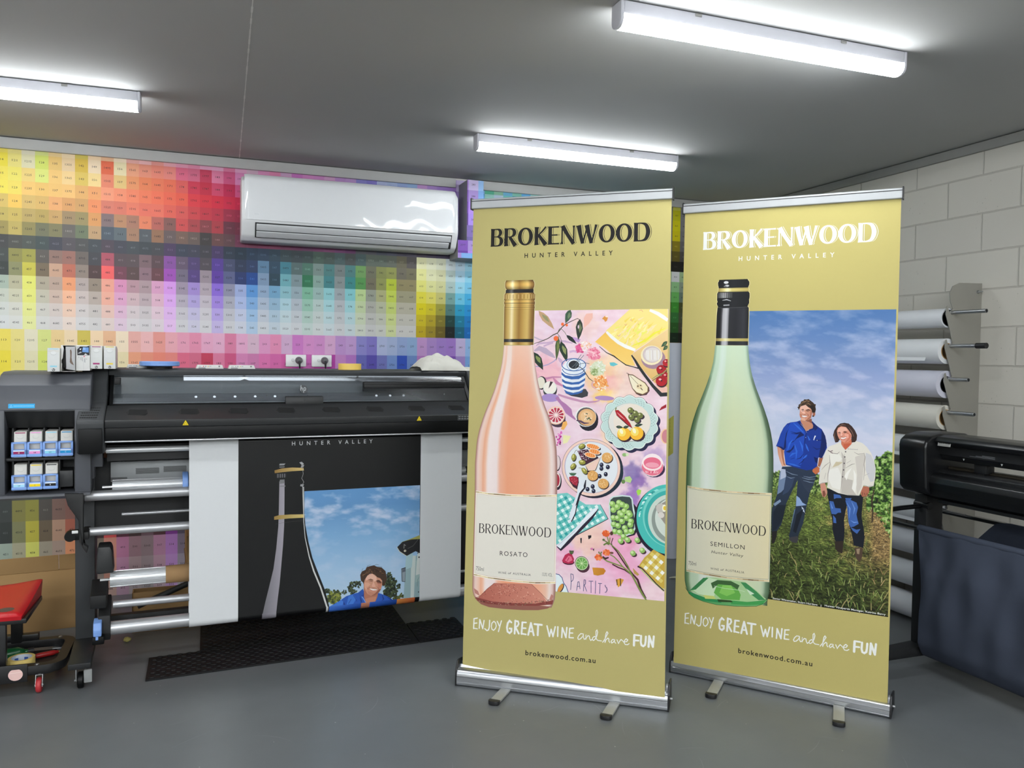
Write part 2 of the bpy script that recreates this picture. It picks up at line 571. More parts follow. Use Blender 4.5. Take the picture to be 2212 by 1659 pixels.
row(5, [200,180,100,210,185,100,195,170,105,190,165,95,205,165,105,165,140,105,160,145,100,225,160,100,135,115,115,190,140,105,175,125,105,235,135,100,190,105,95,140,95,90,215,85,85,180,75,80,140,70,75,180,65,75,110,55,70,120,50,70,120,45,75,125,45,80,125,50,85,120,50,85,125,50,90,130,55,95,120,55,90,115,50,90,110,65,105,100,60,105,85,75,105,80,70,100,75,70,105,75,85,115,60,65,100,70,80,110,100,70,105,90,65,105,110,95,150,105,90,150,110,98,155,90,95,160])
row(6, [165,150,90,195,175,100,150,140,90,120,120,95,135,130,95,110,105,100,115,125,100,195,160,120,85,95,105,100,110,115,170,130,105,90,95,100,155,115,90,110,95,95,125,100,90,110,95,90,70,65,65,110,75,75,100,70,75,120,60,85,130,65,90,135,65,95,140,70,100,130,70,98,125,65,100,120,70,105,130,70,110,135,75,115,130,75,120,120,70,115,95,95,100,95,92,100,88,90,102,92,92,108,90,85,100,95,90,105,90,80,95,85,75,95,80,70,95,75,65,90,75,65,92,70,70,95])
row(7, [75,75,75,85,85,80,85,90,85,75,85,85,75,75,85,90,85,90,85,85,85,75,80,85,85,75,85,75,75,85,75,80,85,70,75,80,75,75,80,80,65,95,65,70,85,70,70,85,70,68,75,75,60,100,50,60,75,40,55,70,42,60,82,48,66,88,50,70,85,60,75,80,60,70,75,60,75,75,75,95,85,70,85,80,75,95,95,75,80,80,75,95,95,95,105,95,95,105,95,100,105,95,110,105,85,90,85,85,240,238,190,238,238,205,230,232,205,220,232,235,200,228,245,170,225,245,215,225,250])
row(8, [75,80,78,150,145,85,165,160,80,100,95,90,150,120,110,160,115,105,115,105,100,75,75,80,180,90,105,95,80,85,95,82,85,130,105,110,95,75,80,140,85,160,105,90,110,85,70,115,85,78,85,90,65,150,75,80,110,50,60,85,50,65,100,95,130,160,50,75,95,70,130,145,90,110,110,80,120,105,125,145,140,80,130,130,120,130,130,80,130,130,115,160,95,115,115,95,140,145,85,150,155,85,115,110,95,120,115,90,240,238,160,235,235,190,225,225,180,200,220,215,185,225,245,150,220,245,205,218,250])
row(9, [65,70,68,145,145,105,205,195,80,125,110,90,205,165,140,195,115,95,150,135,125,85,65,65,250,105,105,120,70,85,95,75,75,145,115,125,110,72,78,165,85,185,120,110,130,90,70,130,160,145,155,100,65,165,95,100,140,45,60,110,35,75,145,130,155,185,45,70,85,115,175,185,130,150,155,50,120,85,140,170,160,70,135,140,140,150,150,60,140,140,90,155,85,120,115,95,150,155,90,190,205,60,150,140,100,150,140,100,238,235,130,230,230,160,218,218,160,180,205,200,160,220,240,125,205,240,150,175,225])
row(10, [175,190,175,190,185,155,235,235,120,180,170,150,190,165,150,245,165,120,185,170,165,155,140,125,245,170,150,225,150,190,190,150,160,180,155,160,225,165,200,225,160,240,165,150,170,170,145,215,185,170,180,145,110,220,150,150,175,165,180,225,95,155,220,150,175,205,120,170,205,145,195,205,155,175,185,130,190,160,160,190,185,150,210,215,165,175,180,140,210,215,195,220,155,160,165,150,185,185,135,205,220,90,165,160,130,165,160,130,236,225,70,232,222,105,205,200,120,120,165,160,110,200,230,70,180,230,135,160,210])
row(11, [205,210,195,210,208,180,236,236,130,200,195,175,210,185,170,250,190,155,210,195,190,190,175,165,245,180,160,230,170,205,215,185,190,195,175,180,230,185,205,230,175,245,190,180,195,185,170,225,205,195,205,170,140,230,180,180,195,180,195,235,135,180,230,180,195,215,155,190,215,180,215,225,185,195,205,160,205,185,190,210,205,175,220,225,190,195,200,170,220,225,205,222,175,185,185,175,195,200,170,210,225,125,190,185,165,190,185,165,230,215,10,215,200,40,165,160,60,80,125,120,40,160,200,35,150,215,100,130,190])
row(12, [216,219,212,218,217,205,236,237,150,213,210,200,218,205,198,243,208,185,218,210,207,208,200,195,238,200,188,230,190,215,222,208,210,212,203,205,232,205,217,234,190,244,210,205,213,205,198,230,217,212,218,190,170,235,203,203,212,203,210,235,165,200,235,203,210,222,183,207,224,202,222,228,204,210,216,186,214,203,206,217,214,198,224,228,206,210,213,194,224,228,214,225,195,204,204,198,209,212,195,217,228,150,205,202,190,205,202,190,215,195,30,185,165,35,130,120,40,25,65,60,25,125,155,20,125,195,25,55,110])
row(13, [222,224,222,223,223,217,236,238,165,219,218,213,221,214,211,238,220,208,221,218,217,217,213,211,232,214,208,230,205,222,225,218,220,220,215,217,230,216,223,240,200,245,218,216,220,214,210,230,222,220,224,205,190,235,216,216,221,215,219,233,185,210,235,217,221,227,203,217,228,217,227,231,217,220,224,205,222,217,218,224,223,214,227,230,218,220,222,212,227,230,221,227,212,215,215,213,219,221,212,222,231,170,216,214,209,216,214,209,200,175,25,160,140,35,110,95,30,15,25,25,20,100,125,15,105,180,15,30,75])
row('m', [195,215,235,150,195,235,110,185,235,150,215,235,120,190,225,130,215,210,90,185,150,170,225,215,130,205,180,140,205,185,95,160,200,150,200,170])
row('g0', [215,210,90,135,135,135])
row('g1', [200,195,20,128,128,128])
row('g2', [215,205,10,125,124,124])
row('g3', [210,195,10,115,114,114])
row('g4', [140,125,25,100,98,98])
row('g5', [95,85,25,75,72,70])
row('g6', [30,28,20,25,24,24])
row('g7', [215,215,215,160,185,140])
row('g8', [150,200,140,140,155,135])
row('g9', [110,185,95,110,130,115])
row('g10', [65,150,50,75,80,40])
row('g11', [55,120,55,80,85,60])
row('g12', [45,95,35,75,70,55])
row('g13', [25,45,25,30,30,20])
BASE = [113, 120, 1205, 127, 134, 1345, 141, 148, 1485, 155, 1555, 162, 1625, 169, 176, 1765, 1767, 182, 189, 1895, 196, 203, 210, 217, 223, 230, 2365, 237, 243, 250, 2562, 2635, 2705, 2716, 2726, 277, 256, 263, 2567, 2587, 283, 290]
BASE2 = [451, 4515, 458, 465, 4655, 472, 4725, 479, 486, 493, 500, 5005, 507, 514, 5145, 521, 5215, 528, 5285, 535, 542, 5425, 549, 5493, 556, 5565, 563, 5635, 570, 577, 5773, 5783, 584, 5845, 600, 607, 614, 621, 628, 635, 642, 649]
def chart_colour(r, c):
    """r 0..13 from the top row, c column index (-1 is the first at the left edge of the picture)"""
    rowc = PAL[r]
    i = c + 1
    if 0 <= i < len(rowc):
        return rowc[i]
    if c < -1:
        return rowc[(-c * 3) % 9]
    if c >= 62:
        return PAL['g%d' % r][min(1, (c - 62) % 2)]
    b = PAL['m'][(c * 5 + r) % len(PAL['m'])]
    f = (1.0, .95, .9, .82, .7, .55, .4, .3, .4, .55, .75, .85, .93, 1.0)[r]
    return tuple(int(x * f) for x in b)
def chart_number(r, c):
    b = BASE if r < 7 else BASE2
    k = r if r < 7 else r - 10
    i = c + 1
    n = b[i] if 0 <= i < len(b) else (b[-1] + 7 * (i - len(b) + 1) if i > 0 else 100 - 3 * -i)
    return str(n + k * (10 if n > 999 else 1))
CW = 65.2
def chart(art, x0, x1, zlo, zhi, xo=-1030.0, first=1523.0, pitch=73.7, top_row=13, skip=None):
    """cells between heights zlo and zhi: the upper sheet counts rows up from z=first, the lower sheet down"""
    c0, c1 = int(math.floor((x0 - xo) / CW)), int(math.ceil((x1 - xo) / CW))
    for c in range(c0, c1):
        for r in range(14):
            if top_row == 13:
                a = first + (13 - r) * pitch
            else:
                a = first - (r + 1) * pitch
            b = a + pitch
            X0, X1, A, B = max(x0, xo + c * CW), min(x1, xo + (c + 1) * CW), max(zlo, a), min(zhi, b)
            if X1 - X0 < 1 or B - A < 1:
                continue
            col = chart_colour(r, c)
            l = lin(col)
            art.raw([(X0, A), (X1, A), (X1, B), (X0, B)], [(0, 1, 2, 3)], [l] * 4, 0)
            mx, mz = xo + (c + .5) * CW, (a + b) / 2
            if mx - 20 < x0 or mx + 20 > x1 or mz - 9 < zlo or mz + 9 > zhi or c < -2:
                continue
            t = chart_number(r, c)
            lum = sum(col) / 3
            dark = (45, 45, 50) if lum > 105 else tuple(min(255, int(q * 1.25 + 28)) for q in col)
            w = 8.2 * len(t)
            art.text(t, mx - w / 2, mx + w / 2, mz - 6, 12, dark, res=1, layer=8)
M_chart = printed('chart_paper', 0.55, 0.3, var=0.02, bump=0.12, gain=0.88)
ca = Art(lambda x, z, h: (x / 1000, BACK - h / 1000, z / 1000))
chart(ca, -2600, RIGHT * 1000, 1523, 2565)
chart(ca, -2600, RIGHT * 1000, 0, 1523, xo=-1022.0, first=1523.0, pitch=118.6, top_row=0)
ca.build('colour_chart', M_chart, wall_back, 'printed colour chart of numbered swatches covering the wall')

# ---- boxed pipe chase wrapped in the same chart
pc = thing('pipe_duct', 'boxed duct wrapped in lilac and blue chart print, right of the air conditioner', 'duct', (0, 0, 0))
db = MB()
db.box(1.530, 1.638, 4.972, BACK, 2.14, 2.522)
db.box(1.472, 2.9, 4.972, BACK, 2.028, 2.14)
db.build('casing', mat('duct_grey', (140, 139, 145), 0.6), pc)
da = Art(lambda x, z, h: (x / 1000, 4.9715 - h / 1000, z / 1000))
chart(da, 1530, 1638, 2140, 2522, xo=1538 - 65.2 * 39, first=1500)
chart(da, 1472, 2900, 2060, 2140, xo=1538 - 65.2 * 39, first=1190, pitch=73.7)
chart(da, 1472, 2900, 2028, 2060, xo=1300 - 65.2 * 37, first=1105, pitch=73.7)
da.build('chart_wrap', M_chart, pc, 'chart print wrapped over the duct front')

# ---- ceiling battens
M_house = mat('batten_housing', (214, 214, 222), 0.45, var=0.02)
M_diff = bpy.data.materials.new('batten_diffuser')
M_diff.use_nodes = True
_nt = M_diff.node_tree
_b = _nt.nodes['Principled BSDF']
_b.inputs['Base Color'].default_value = (.9, .9, .9, 1)
_b.inputs['Emission Color'].default_value = (0.93, 0.975, 1.0, 1)
_b.inputs['Emission Strength'].default_value = LAMP
_n = _nt.nodes.new('ShaderNodeTexNoise')
_n.inputs['Scale'].default_value = 2
_nt.links.new(_n.outputs[0], _b.inputs['Roughness'])
def batten(label):
    t = thing('ceiling_light', label, 'light', (0, 0, 0), 0, 'batten lights on the ceiling')
    w, L = 0.034, 0.60
    b = MB()
    b.box(-L + .012, L - .012, -w, w, -.046, -.002, .004)
    b.build('housing', M_house, t)
    prof = [(-w, -.046), (w, -.046), (w, -.056), (w * .93, -.067), (w * .72, -.077), (w * .4, -.083), (0, -.085), (-w * .4, -.083), (-w * .72, -.077), (-w * .93, -.067), (-w, -.056)]
    b = MB()
    b.prism(prof, 'x', -L + .012, L - .012)
    b.build('diffuser', M_diff, t)
    for s in (-1, 1):
        b = MB()
        pe = [(-w, -.002), (w, -.002)] + prof[2:]
        b.prism(pe, 'x', s * (L - .012), s * L, .002)
        b.build('end_cap', M_house, t)
    for s in (-.31, .30):
        MB().box(s - .012, s + .012, -w - .004, -w, -.014, -.004, .001).build('clip', M_trimr, t)
    return t
bt = batten('long white batten light on the ceiling, nearest of those in view, at the top right')
bt.location = (1.844, 2.415, CEIL)
rear_mesh = [c for c in bt.children if c.name.startswith('diffuser')][0].data.copy()
M_rear_fill = M_diff.copy()
M_rear_fill.node_tree.nodes['Principled BSDF'].inputs['Emission Strength'].default_value = LAMP_REAR_FILL
rear_mesh.materials[0] = M_rear_fill
dup(bt, (1.902, 4.095, CEIL), -.006, 'long white batten light on the ceiling above the two gold banners')
dup(bt, (-.888, 4.07, CEIL), -.03, 'long white batten light on the ceiling at the left edge above the ink cabinet')
for k, (x, y) in enumerate([(-3.72, 4.1)] + [(x, y) for y in (2.4, .7, -1.0, -2.7, -4.4) for x in (-3.72, -.94, 1.84) if (x, y) != (1.84, 2.4)]):  # out-of-view battens added to light the banners and left side
    lamp_ = dup(bt, (x, y, CEIL), 0, 'unseen white batten light on the ceiling out of frame, added to light the room')
    if y < 0:  # rear rows glow far stronger than the visible battens, as fill
        for ch in lamp_.children:
            if ch.name.startswith('diffuser'):
                ch.data = rear_mesh

# ------------------------------------------------------------ wide-format printer (its own frame: x along it, y towards the wall)
PX, PY, PRZ = 0.0, 3.87, math.radians(3.1)
def W(x, y, z=0.0):
    c, s = math.cos(PRZ), math.sin(PRZ)
    return (PX + x * c - y * s, PY + x * s + y * c, z)
M_alu = mat('brushed_aluminium', (196, 198, 202), 0.28, metal=1.0, var=0.03, scale=6)
M_alulight = mat('satin_silver', (206, 207, 210), 0.4, metal=0.6, var=0.03, scale=20)
M_black = mat('black_plastic', (30, 30, 32), 0.42, var=0.1)
M_foot = mat('foot_bar_silver', (176, 177, 174), 0.45, metal=0.5, var=0.04)
M_pdark = mat('printer_charcoal', (58, 60, 62), 0.5, spec=0.4, var=0.05, scale=40, bump=0.04, bscale=600)
M_pshelf = mat('printer_shelf_black', (40, 41, 42), 0.45, spec=0.4, var=0.06, scale=30)
M_pblack = mat('printer_gloss_black', (7, 8, 9), 0.45, spec=0.25, var=0.05)
M_pmatte = mat('printer_matt_black', (20, 20, 21), 0.6, var=0.1)
M_pgrey = mat('printer_side_grey', (78, 80, 86), 0.42, spec=0.45, var=0.03, scale=20, bump=0.03, bscale=700)
M_pmetal = mat('galvanised_panel', (150, 153, 154), 0.5, metal=0.15, var=0.05, scale=14)
M_tube = mat('anodised_tube', (192, 193, 196), 0.32, metal=0.6, var=0.03, scale=8)
M_chrome = mat('ribbed_spindle_metal', (224, 226, 228), 0.22, metal=0.45, var=0.03)
M_blue = mat('blue_plastic', (126, 164, 228), 0.4, var=0.03)
M_vent = mat('vent_black', (16, 16, 17), 0.7, var=0.3, scale=300)
M_steel = mat('zinc_steel', (176, 178, 180), 0.3, metal=0.9, var=0.06, scale=40)
M_ink = printed('label_print', 0.45, 0.35)
M_carton = printed('carton_print', 0.5, 0.3)

def glass_material():
    m = bpy.data.materials.new('window_clear')
    m.use_nodes = True
    nt = m.node_tree
    nt.nodes.remove(nt.nodes['Principled BSDF'])
    out = nt.nodes['Material Output']
    tr = nt.nodes.new('ShaderNodeBsdfTransparent')
    tr.inputs[0].default_value = (.86, .88, .9, 1)
    gl = nt.nodes.new('ShaderNodeBsdfGlossy')
    gl.inputs['Roughness'].default_value = 0.06
    fr = nt.nodes.new('ShaderNodeFresnel')
    fr.inputs[0].default_value = 1.45
    nz = nt.nodes.new('ShaderNodeTexNoise')
    nz.inputs['Scale'].default_value = 3
    bp = nt.nodes.new('ShaderNodeBump')
    bp.inputs['Strength'].default_value = 0.03
    nt.links.new(nz.outputs[0], bp.inputs['Height'])
    nt.links.new(bp.outputs[0], gl.inputs['Normal'])
    mx = nt.nodes.new('ShaderNodeMixShader')
    nt.links.new(fr.outputs[0], mx.inputs[0])
    nt.links.new(tr.outputs[0], mx.inputs[1])
    nt.links.new(gl.outputs[0], mx.inputs[2])
    nt.links.new(mx.outputs[0], out.inputs[0])
    return m

pr = thing('wide_format_printer', 'large dark grey wide-format printer with a long window, against the chart wall', 'printer', (PX, PY, 0), PRZ)
XL, XR = -.412, 1.72
MB().prism([(.45, 1.0), (.08, 1.0), (-.06, 1.034), (-.106, 1.034), (-.110, 1.088), (-.06, 1.09), (.45, 1.09)], 'x', XL, XR, .003).build('front_fascia', M_pblack, pr)
MB().prism([(-.110, 1.0885), (-.114, 1.118), (-.108, 1.1205), (.078, 1.1715), (.10, 1.1715), (.10, 1.0905)], 'x', XL, XR, .002).build('front_shelf', M_pshelf, pr)
MB().box(XL, XR, -.10, -.07, 1.0265, 1.033, .002).build('edge_rail', M_tube, pr)
def shelf_pt(x, u, h=0.0006):          # point on the sloping shelf, u 0 (front) .. 1
    return (x, -.108 + .186 * u - h * .27, 1.1205 + .051 * u + h)
for i in range(8):
    x = -.29 + i * .2075
    b = MB()
    sh = [(-.036, .34), (.030, .30), (.040, .42), (.036, .66), (-.030, .70), (-.044, .50)]
    P = [shelf_pt(x + a, u, .0014) for a, u in sh]
    Q = [shelf_pt(x + a, u, -.002) for a, u in sh]
    n = len(P)
    b.add(P + Q, [tuple(range(n))] + [(k, n + k, n + (k + 1) % n, (k + 1) % n) for k in range(n)])
    for r in range(9):                  # louvre bars
        u = .36 + r * .036
        p0, p1 = shelf_pt(x - .034, u, .0018), shelf_pt(x + .034, u - .004, .0018)
        b.tube(p0, p1, .0011, 5)
    b.build('vent', M_vent, pr)
# window bay: back panel, floor lip, lit strip, arches
MB().prism([(.10, 1.172), (.26, 1.172), (.26, 1.297), (.245, 1.297), (.215, 1.215), (.13, 1.20), (.115, 1.186), (.10, 1.182)], 'x', XL + .01, 1.30, .001).build('carriage_panel', M_pmetal, pr)
MB().prism([(.112, 1.1835), (.128, 1.1985), (.2, 1.212), (.2, 1.214), (.125, 1.2015), (.109, 1.1855)], 'x', XL + .06, 1.28).build('track_strip', M_tube, pr)
b = MB()
b.box(.733, 1.268, .150, .19, 1.222, 1.270, .003)
for z in (1.232, 1.244, 1.258):
    b.box(.735, 1.266, .147, .151, z, z + .004, .001)
b.build('carriage_cover', M_pmatte, pr)
b = MB()
for x0, x1 in ((-.10, .150), (.190, .696), (.736, 1.25)):
    b.add([(x0, .206, 1.276), (x1, .206, 1.276), (x1 - (.0 if x1 > 1.2 else -.04), .212, 1.292), (x0 - (.0 if x0 < 0 else .045), .212, 1.292)], [(0, 1, 2, 3)])
M_led = mat('lamp_strip', (230, 233, 235), 0.4, var=0.02)
_lb = M_led.node_tree.nodes['Principled BSDF']
_lb.inputs['Emission Color'].default_value = (.9, .95, 1, 1)
_lb.inputs['Emission Strength'].default_value = 1.1
b.build('light_strip', M_led, pr, None)['label'] = 'lit strip lamp inside the window'
b = MB()
for x in (-.05, .03, .12, .21, .30, .79, .86, .93):
    b.tube((x, .127, 1.2035), (x, .1262, 1.2042), .006, 10)
b.build('lamp_spots', M_led, pr, None)['kind'] = 'stuff'
MB().box(-.385, -.36, .10, .17, 1.262, 1.29, .003).build('carriage_lock', M_pmatte, pr)
b = MB()
for x in (.11, .26, .45, .61, .80, .97, 1.14):
    b.tube((x, .108, 1.2085), (x, .111, 1.2105), .003, 8)
b.build('screw_row', M_steel, pr)['kind'] = 'stuff'
gw = MB()
gw.prism([(.083, 1.1735), (.203, 1.2985), (.2055, 1.2965), (.0855, 1.1715)], 'x', XL + .012, 1.272)
gw.build('window_pane', glass_material(), pr)
fb = MB()
fb.prism([(.080, 1.172), (.084, 1.178), (.089, 1.176), (.087, 1.171)], 'x', XL + .01, 1.275)
fb.prism([(.078, 1.174), (.200, 1.300), (.2045, 1.3005), (.084, 1.174)], 'x', 1.262, 1.278)
fb.prism([(.078, 1.174), (.200, 1.300), (.2045, 1.3005), (.084, 1.174)], 'x', XL + .008, XL + .022)
fb.build('window_frame', M_pblack, pr)
# handle with its logo above
hd = MB().prism([(.072, 1.168), (.076, 1.203), (.102, 1.206), (.096, 1.168)], 'x', .342, .518, .003)
hd.tube((.432, .0755, 1.188), (.432, .071, 1.188), .004, 12)
hd.build('window_handle', M_pshelf, pr)
la = Art(lambda x, z, h: (.435 + x / 1000, .083 + .115 * ((1.237 + z / 1000 - 1.1735) / .125) - .0012 - h / 1000, 1.237 + z / 1000))
la.ell((0, 0), 19.5, 19.5, (82, 84, 86), n=32)
for p in ([(-9, 17), (-12, 3), (-15, -7)], [(-12, 3), (-6, 6), (-4, 3), (-7, -7)], [(3, 6), (-2, -17)], [(3, 6), (9, 7), (11, 2), (8, -6), (1, -6)]):
    la.stroke(p, 3.0, (176, 180, 182))
la.build('maker_logo', M_ink, pr, 'round logo on the window')
for x, z in ((-.101, 1.1045), (.939, 1.1045)):
    wa = Art(lambda u, v, h, x=x, z=z: (x + u / 1000, -.1143 + .0 - h / 1000 + (1.104 - z - v / 1000) * .1, z + v / 1000))
    wa.poly([(-13.5, -11), (13.5, -11), (1.5, 13), (-1.5, 13)], (60, 56, 20))
    wa.poly([(-12.5, -10.2), (12.5, -10.2), (0, 12)], (240, 214, 30))
    wa.poly([(-7, -7.5), (7, -7.5), (0, 5)], (168, 140, 20))
    wa.poly([(-4.6, -6.2), (4.6, -6.2), (0, 2)], (244, 220, 50))
    wa.build('warning_sticker', M_ink, pr, 'yellow triangle warning sticker')
wa = Art(lambda u, v, h: (1.165 + u / 1000, -.1145 - h / 1000, 1.1045 + v / 1000))
wa.poly([(-30, -12), (30, -12), (30, 12), (-30, 12)], (150, 152, 154))
wa.poly([(-29, -11), (29, -11), (29, 11), (-29, 11)], (26, 27, 28))
for r in (5, -5):
    for i in range(4):
        wa.poly([(-26 + i * 14, r - 3), (-15 + i * 14, r - 3), (-15 + i * 14, r + 3), (-26 + i * 14, r + 3)], (140, 142, 146))
wa.build('guide_sticker', M_ink, pr, 'black sticker with small grey panels')
# lid and end covers
MB().prism([(.200, 1.299), (.196, 1.318), (.203, 1.3265), (.24, 1.3285), (.60, 1.3285), (.62, 1.30), (.62, 1.0), (.45, 1.0), (.45, 1.299)], 'x', XL, 1.288, .003).build('top_lid', M_pdark, pr)
side = [(.20, 1.329), (.185, 1.318), (.078, 1.188), (.06, 1.180), (-.122, 1.1215), (-.128, 1.112), (-.126, 1.092), (-.098, .985), (-.06, .978), (.30, .978), (.62, 1.02), (.62, 1.329)]
MB().prism(side, 'x', -.516, -.4135, .007, 3).build('side_cover', M_pdark, pr)
MB().prism(side, 'x', 1.2895, 1.73, .007, 3).build('side_cover', M_pdark, pr)
MB().prism([(-.1265, .984), (-.1275, 1.088), (-.12, 1.092), (-.08, 1.09), (-.05, .984)], 'x', -.508, -.42, .004).build('cover_lower', M_pblack, pr)
gv = MB()
for r in range(5):
    for c in range(8):
        u = .14 + r * .14
        y, z = -.122 + .186 * u, 1.1215 + .0585 * u
        x = -.505 + c * .0082 + r * .002
        gv.box(x, x + .0062, y, y + .012, z + .0006, z + .0038)
gv.build('side_vent', M_vent, pr)
# media path below the beam
MB().box(XL, XR, .06, .42, .93, 1.0).build('platen_box', M_pmatte, pr)
MB().tube((-.415, .035, .980), (XR, .035, .980), .013, 20).build('platen_roller', M_chrome, pr)
MB().box(-.47, XR, .19, .42, .60, .93).build('media_cavity', M_pmatte, pr)
hb = MB()
hb.box(-.403, XR - .1, .155, .185, .826, .915, .002)
hb.build('heater_panel', M_pmetal, pr)
for x0, x1, z0, z1 in ((-.30, -.205, .858, .884), (-.185, -.09, .862, .888), (-.403, -.335, .832, .846)):
    b = MB()
    k = 0
    z = z0
    while z < z1:
        x = x0 + (.0022 if k % 2 else 0)
        while x < x1:
            b.tube((x, .1555, z), (x, .1535, z), .0017, 6)
            x += .0044
        z += .0038
        k += 1
    o = b.build('perforation', M_vent, pr)
    o['kind'] = 'stuff'
def spindle(x0, x1, y, z, r, name):
    n = 40
    prof = []
    for i in range(n * 2):
        a = 2 * PI * i / (n * 2)
        rr = r * (.76 if i % 10 in (0, 1) else 1.0)
        prof.append((y + rr * math.cos(a), z + rr * math.sin(a)))
    b = MB().prism(prof, 'x', x0, x1)
    b.tube((x0 - .04, y, z), (x0, y, z), .006, 10)
    return b.build(name, M_chrome, pr, sharp=20)
spindle(-.393, 1.25, .10, .812, .029, 'supply_spindle')
MB().lathe([(.02, 0), (.052, 0), (.054, .003), (.054, .022), (.05, .025), (.02, .025)], (-.108, .10, .812), 'x', 36).build('spool_hub', M_blue, pr)
MB().tube((-.507, .05, .784), (1.285, .05, .784), .022, 28).build('upper_roller', M_tube, pr)
MB().tube((-.481, .05, .629), (1.285, .05, .629), .019, 28).build('middle_roller', M_tube, pr)
MB().tube((-.36, .19, .672), (1.2, .19, .672), .008, 14).build('guide_rod', M_tube, pr)
MB().tube((-.391, .075, .296), (1.26, .075, .296), .0165, 24).build('slack_roller', M_tube, pr)
MB().tube((-.421, .0345, .2055), (1.285, .0345, .2055), .0295, 32).build('tension_bar', M_tube, pr)
spindle(-.403, 1.22, .10, .403, .036, 'take_up_spindle')
b = MB()
b.box(-.472, 1.15, .235, .25, .605, .732)
for x in (-.16, -.10, -.045):
    b.box(x, x + .006, .215, .24, .605, .732)
b.box(-.16, -.04, .213, .24, .66, .668)
b.box(-.16, -.04, .213, .24, .70, .708)
b.build('media_guard', M_pmatte, pr)
# brackets
ar = MB()
ar.prism([(-.565, .815), (-.495, .812), (-.497, .60), (-.478, .585), (-.484, .56), (-.50, .585), (-.513, .62), (-.514, .70), (-.535, .735), (-.553, .765)], 'y', -.055, -.02, .004)
ar.box(-.52, -.497, -.03, .10, .755, .80, .004)
ar.box(-.505, -.478, -.03, .10, .612, .645, .004)
ar.build('roller_bracket', M_pmatte, pr)
kb = MB().tube((-.545, -.06, .635), (-.545, -.02, .635), .021, 20)
kb.box(-.545, -.51, -.055, -.02, .618, .658, .004)
kb.build('bracket_knob', M_pblack, pr)
MB().box(-.538, -.515, -.062, -.058, .648, .660, .001).build('release_tab', mat('tab_white', (220, 220, 218), .4), pr)
mt = MB().prism([(-.448, .565), (-.40, .565), (-.392, .545), (-.386, .45), (-.45, .448), (-.455, .46)], 'y', .02, .13, .006)
mt.build('take_up_motor', M_pshelf, pr)
lo = MB()
lo.prism([(-.02, .310), (-.025, .368), (.02, .372), (.12, .405), (.14, .395), (.14, .33), (.05, .312)], 'x', -.476, -.412, .005)
lo.build('take_up_support', M_pmatte, pr)
ar2 = MB()
ar2.prism([(.11, .335), (.14, .31), (.05, .25), (.035, .17), (.0, .165), (-.01, .20), (.0, .27)], 'x', -.446, -.398, .005)
ar2.build('swing_arm', M_pmatte, pr)
cl = MB().prism([(-.046, .198), (-.048, .226), (-.036, .254), (.02, .262), (.02, .20)], 'x', -.462, -.430, .004)
cl.build('arm_cap', M_blue, pr, None)
MB().box(-.466, -.42, -.05, .03, .165, .198, .004).build('arm_foot', M_pblack, pr)
MB().box(-.452, -.442, -.052, -.048, .186, .200, .001).build('arm_button', M_blue, pr)
# legs
for x in (-.5065, 1.48):
    lg = MB().box(x - .039, x + .039, .17, .33, .125, .99, .004)
    leg = lg.build('leg', M_pdark, pr)
    ft = MB().prism([(-.135, .098), (-.138, .125), (.14, .132), (.46, .128), (.50, .098)], 'x', x - .043, x + .043, .005)
    ft.build('foot_beam', M_pshelf, leg)
    for y in (-.055, .44):
        c = MB()
        c.box(x - .028, x + .028, y - .026, y + .026, .090, .097, .001)
        for s in (-1, 1):
            c.prism([(y - .022, .092), (y + .022, .092), (y - .008, .030), (y - .024, .032)], 'x', x + s * .017 - .0015, x + s * .017 + .0015)
        c.tube((x - .024, y - .016, .034), (x + .024, y - .016, .034), .005, 10)
        c.build('caster_fork', M_steel, leg)
        w = MB().lathe([(.010, -.011), (.030, -.012), (.034, -.008), (.034, .008), (.030, .012), (.010, .011)], (x, y - .016, .0345), 'x', 28)
        w.build('caster_wheel', M_pblack, leg)
        if y < 0:
            MB().box(x + .012, x + .044, y - .040, y - .030, .026, .082, .004).build('brake_pedal', mat('brake_grey', (150, 152, 152), .45), leg)
MB().box(1.215, 1.40, .06, .16, .24, .75, .006).build('drive_housing', M_pmatte, pr)
MB().tube((-.30, .40, .185), (.55, .40, .52), .014, 14).build('brace', M_pmatte, pr)
MB().box(-.46, 1.44, .30, .34, .125, .18, .004).build('cross_beam', M_pmatte, pr)

# ink cabinet on the left
ic = MB()
ic.prism([(.45, .812), (.45, 1.315), (.16, 1.315), (.10, 1.305), (.03, 1.262), (-.005, 1.20), (-.018, 1.160), (.055, 1.088), (.135, 1.088), (.135, .812)], 'x', -.812, -.470, .006, 3)
cab = ic.build('ink_cabinet', M_pgrey, pr, None)
fr = MB()
fr.box(-.812, -.780, -.020, .14, .804, 1.162, .006)
fr.box(-.530, -.470, -.018, .14, .80, 1.161, .004)
fr.prism([(-.045, .803), (-.04, .815), (.14, .826), (.14, .803)], 'x', -.812, -.47, .003)
fr.prism([(-.50, .985), (-.43, .985), (-.43, .905), (-.462, .905), (-.462, .855), (-.505, .85), (-.505, .80), (-.51, .80)], 'y', .075, .165, .002)
fr.build('cabinet_frame', M_pgrey, cab)
dv = MB()
dv.box(-.780, -.530, -.006, .13, .951, .963, .002)
dv.prism([(-.017, 1.1595), (.0535, 1.0875), (.0535, 1.0835), (-.020, 1.1565)], 'x', -.780, -.530)
for r in (0, 1):
    for c in range(5):
        x = -.7544 + c * .0558
        dv.box(x - .002, x + .002, .0, .13, .827 + r * .135, .950 + r * .136)
dv.box(-.780, -.530, .125, .135, .826, 1.086)
dv.build('cartridge_bay', M_pshelf, cab)
MB().box(-.589, -.537, -.005, .12, .836, .905, .003).build('blank_slot_cover', M_pshelf, cab)
b = MB()

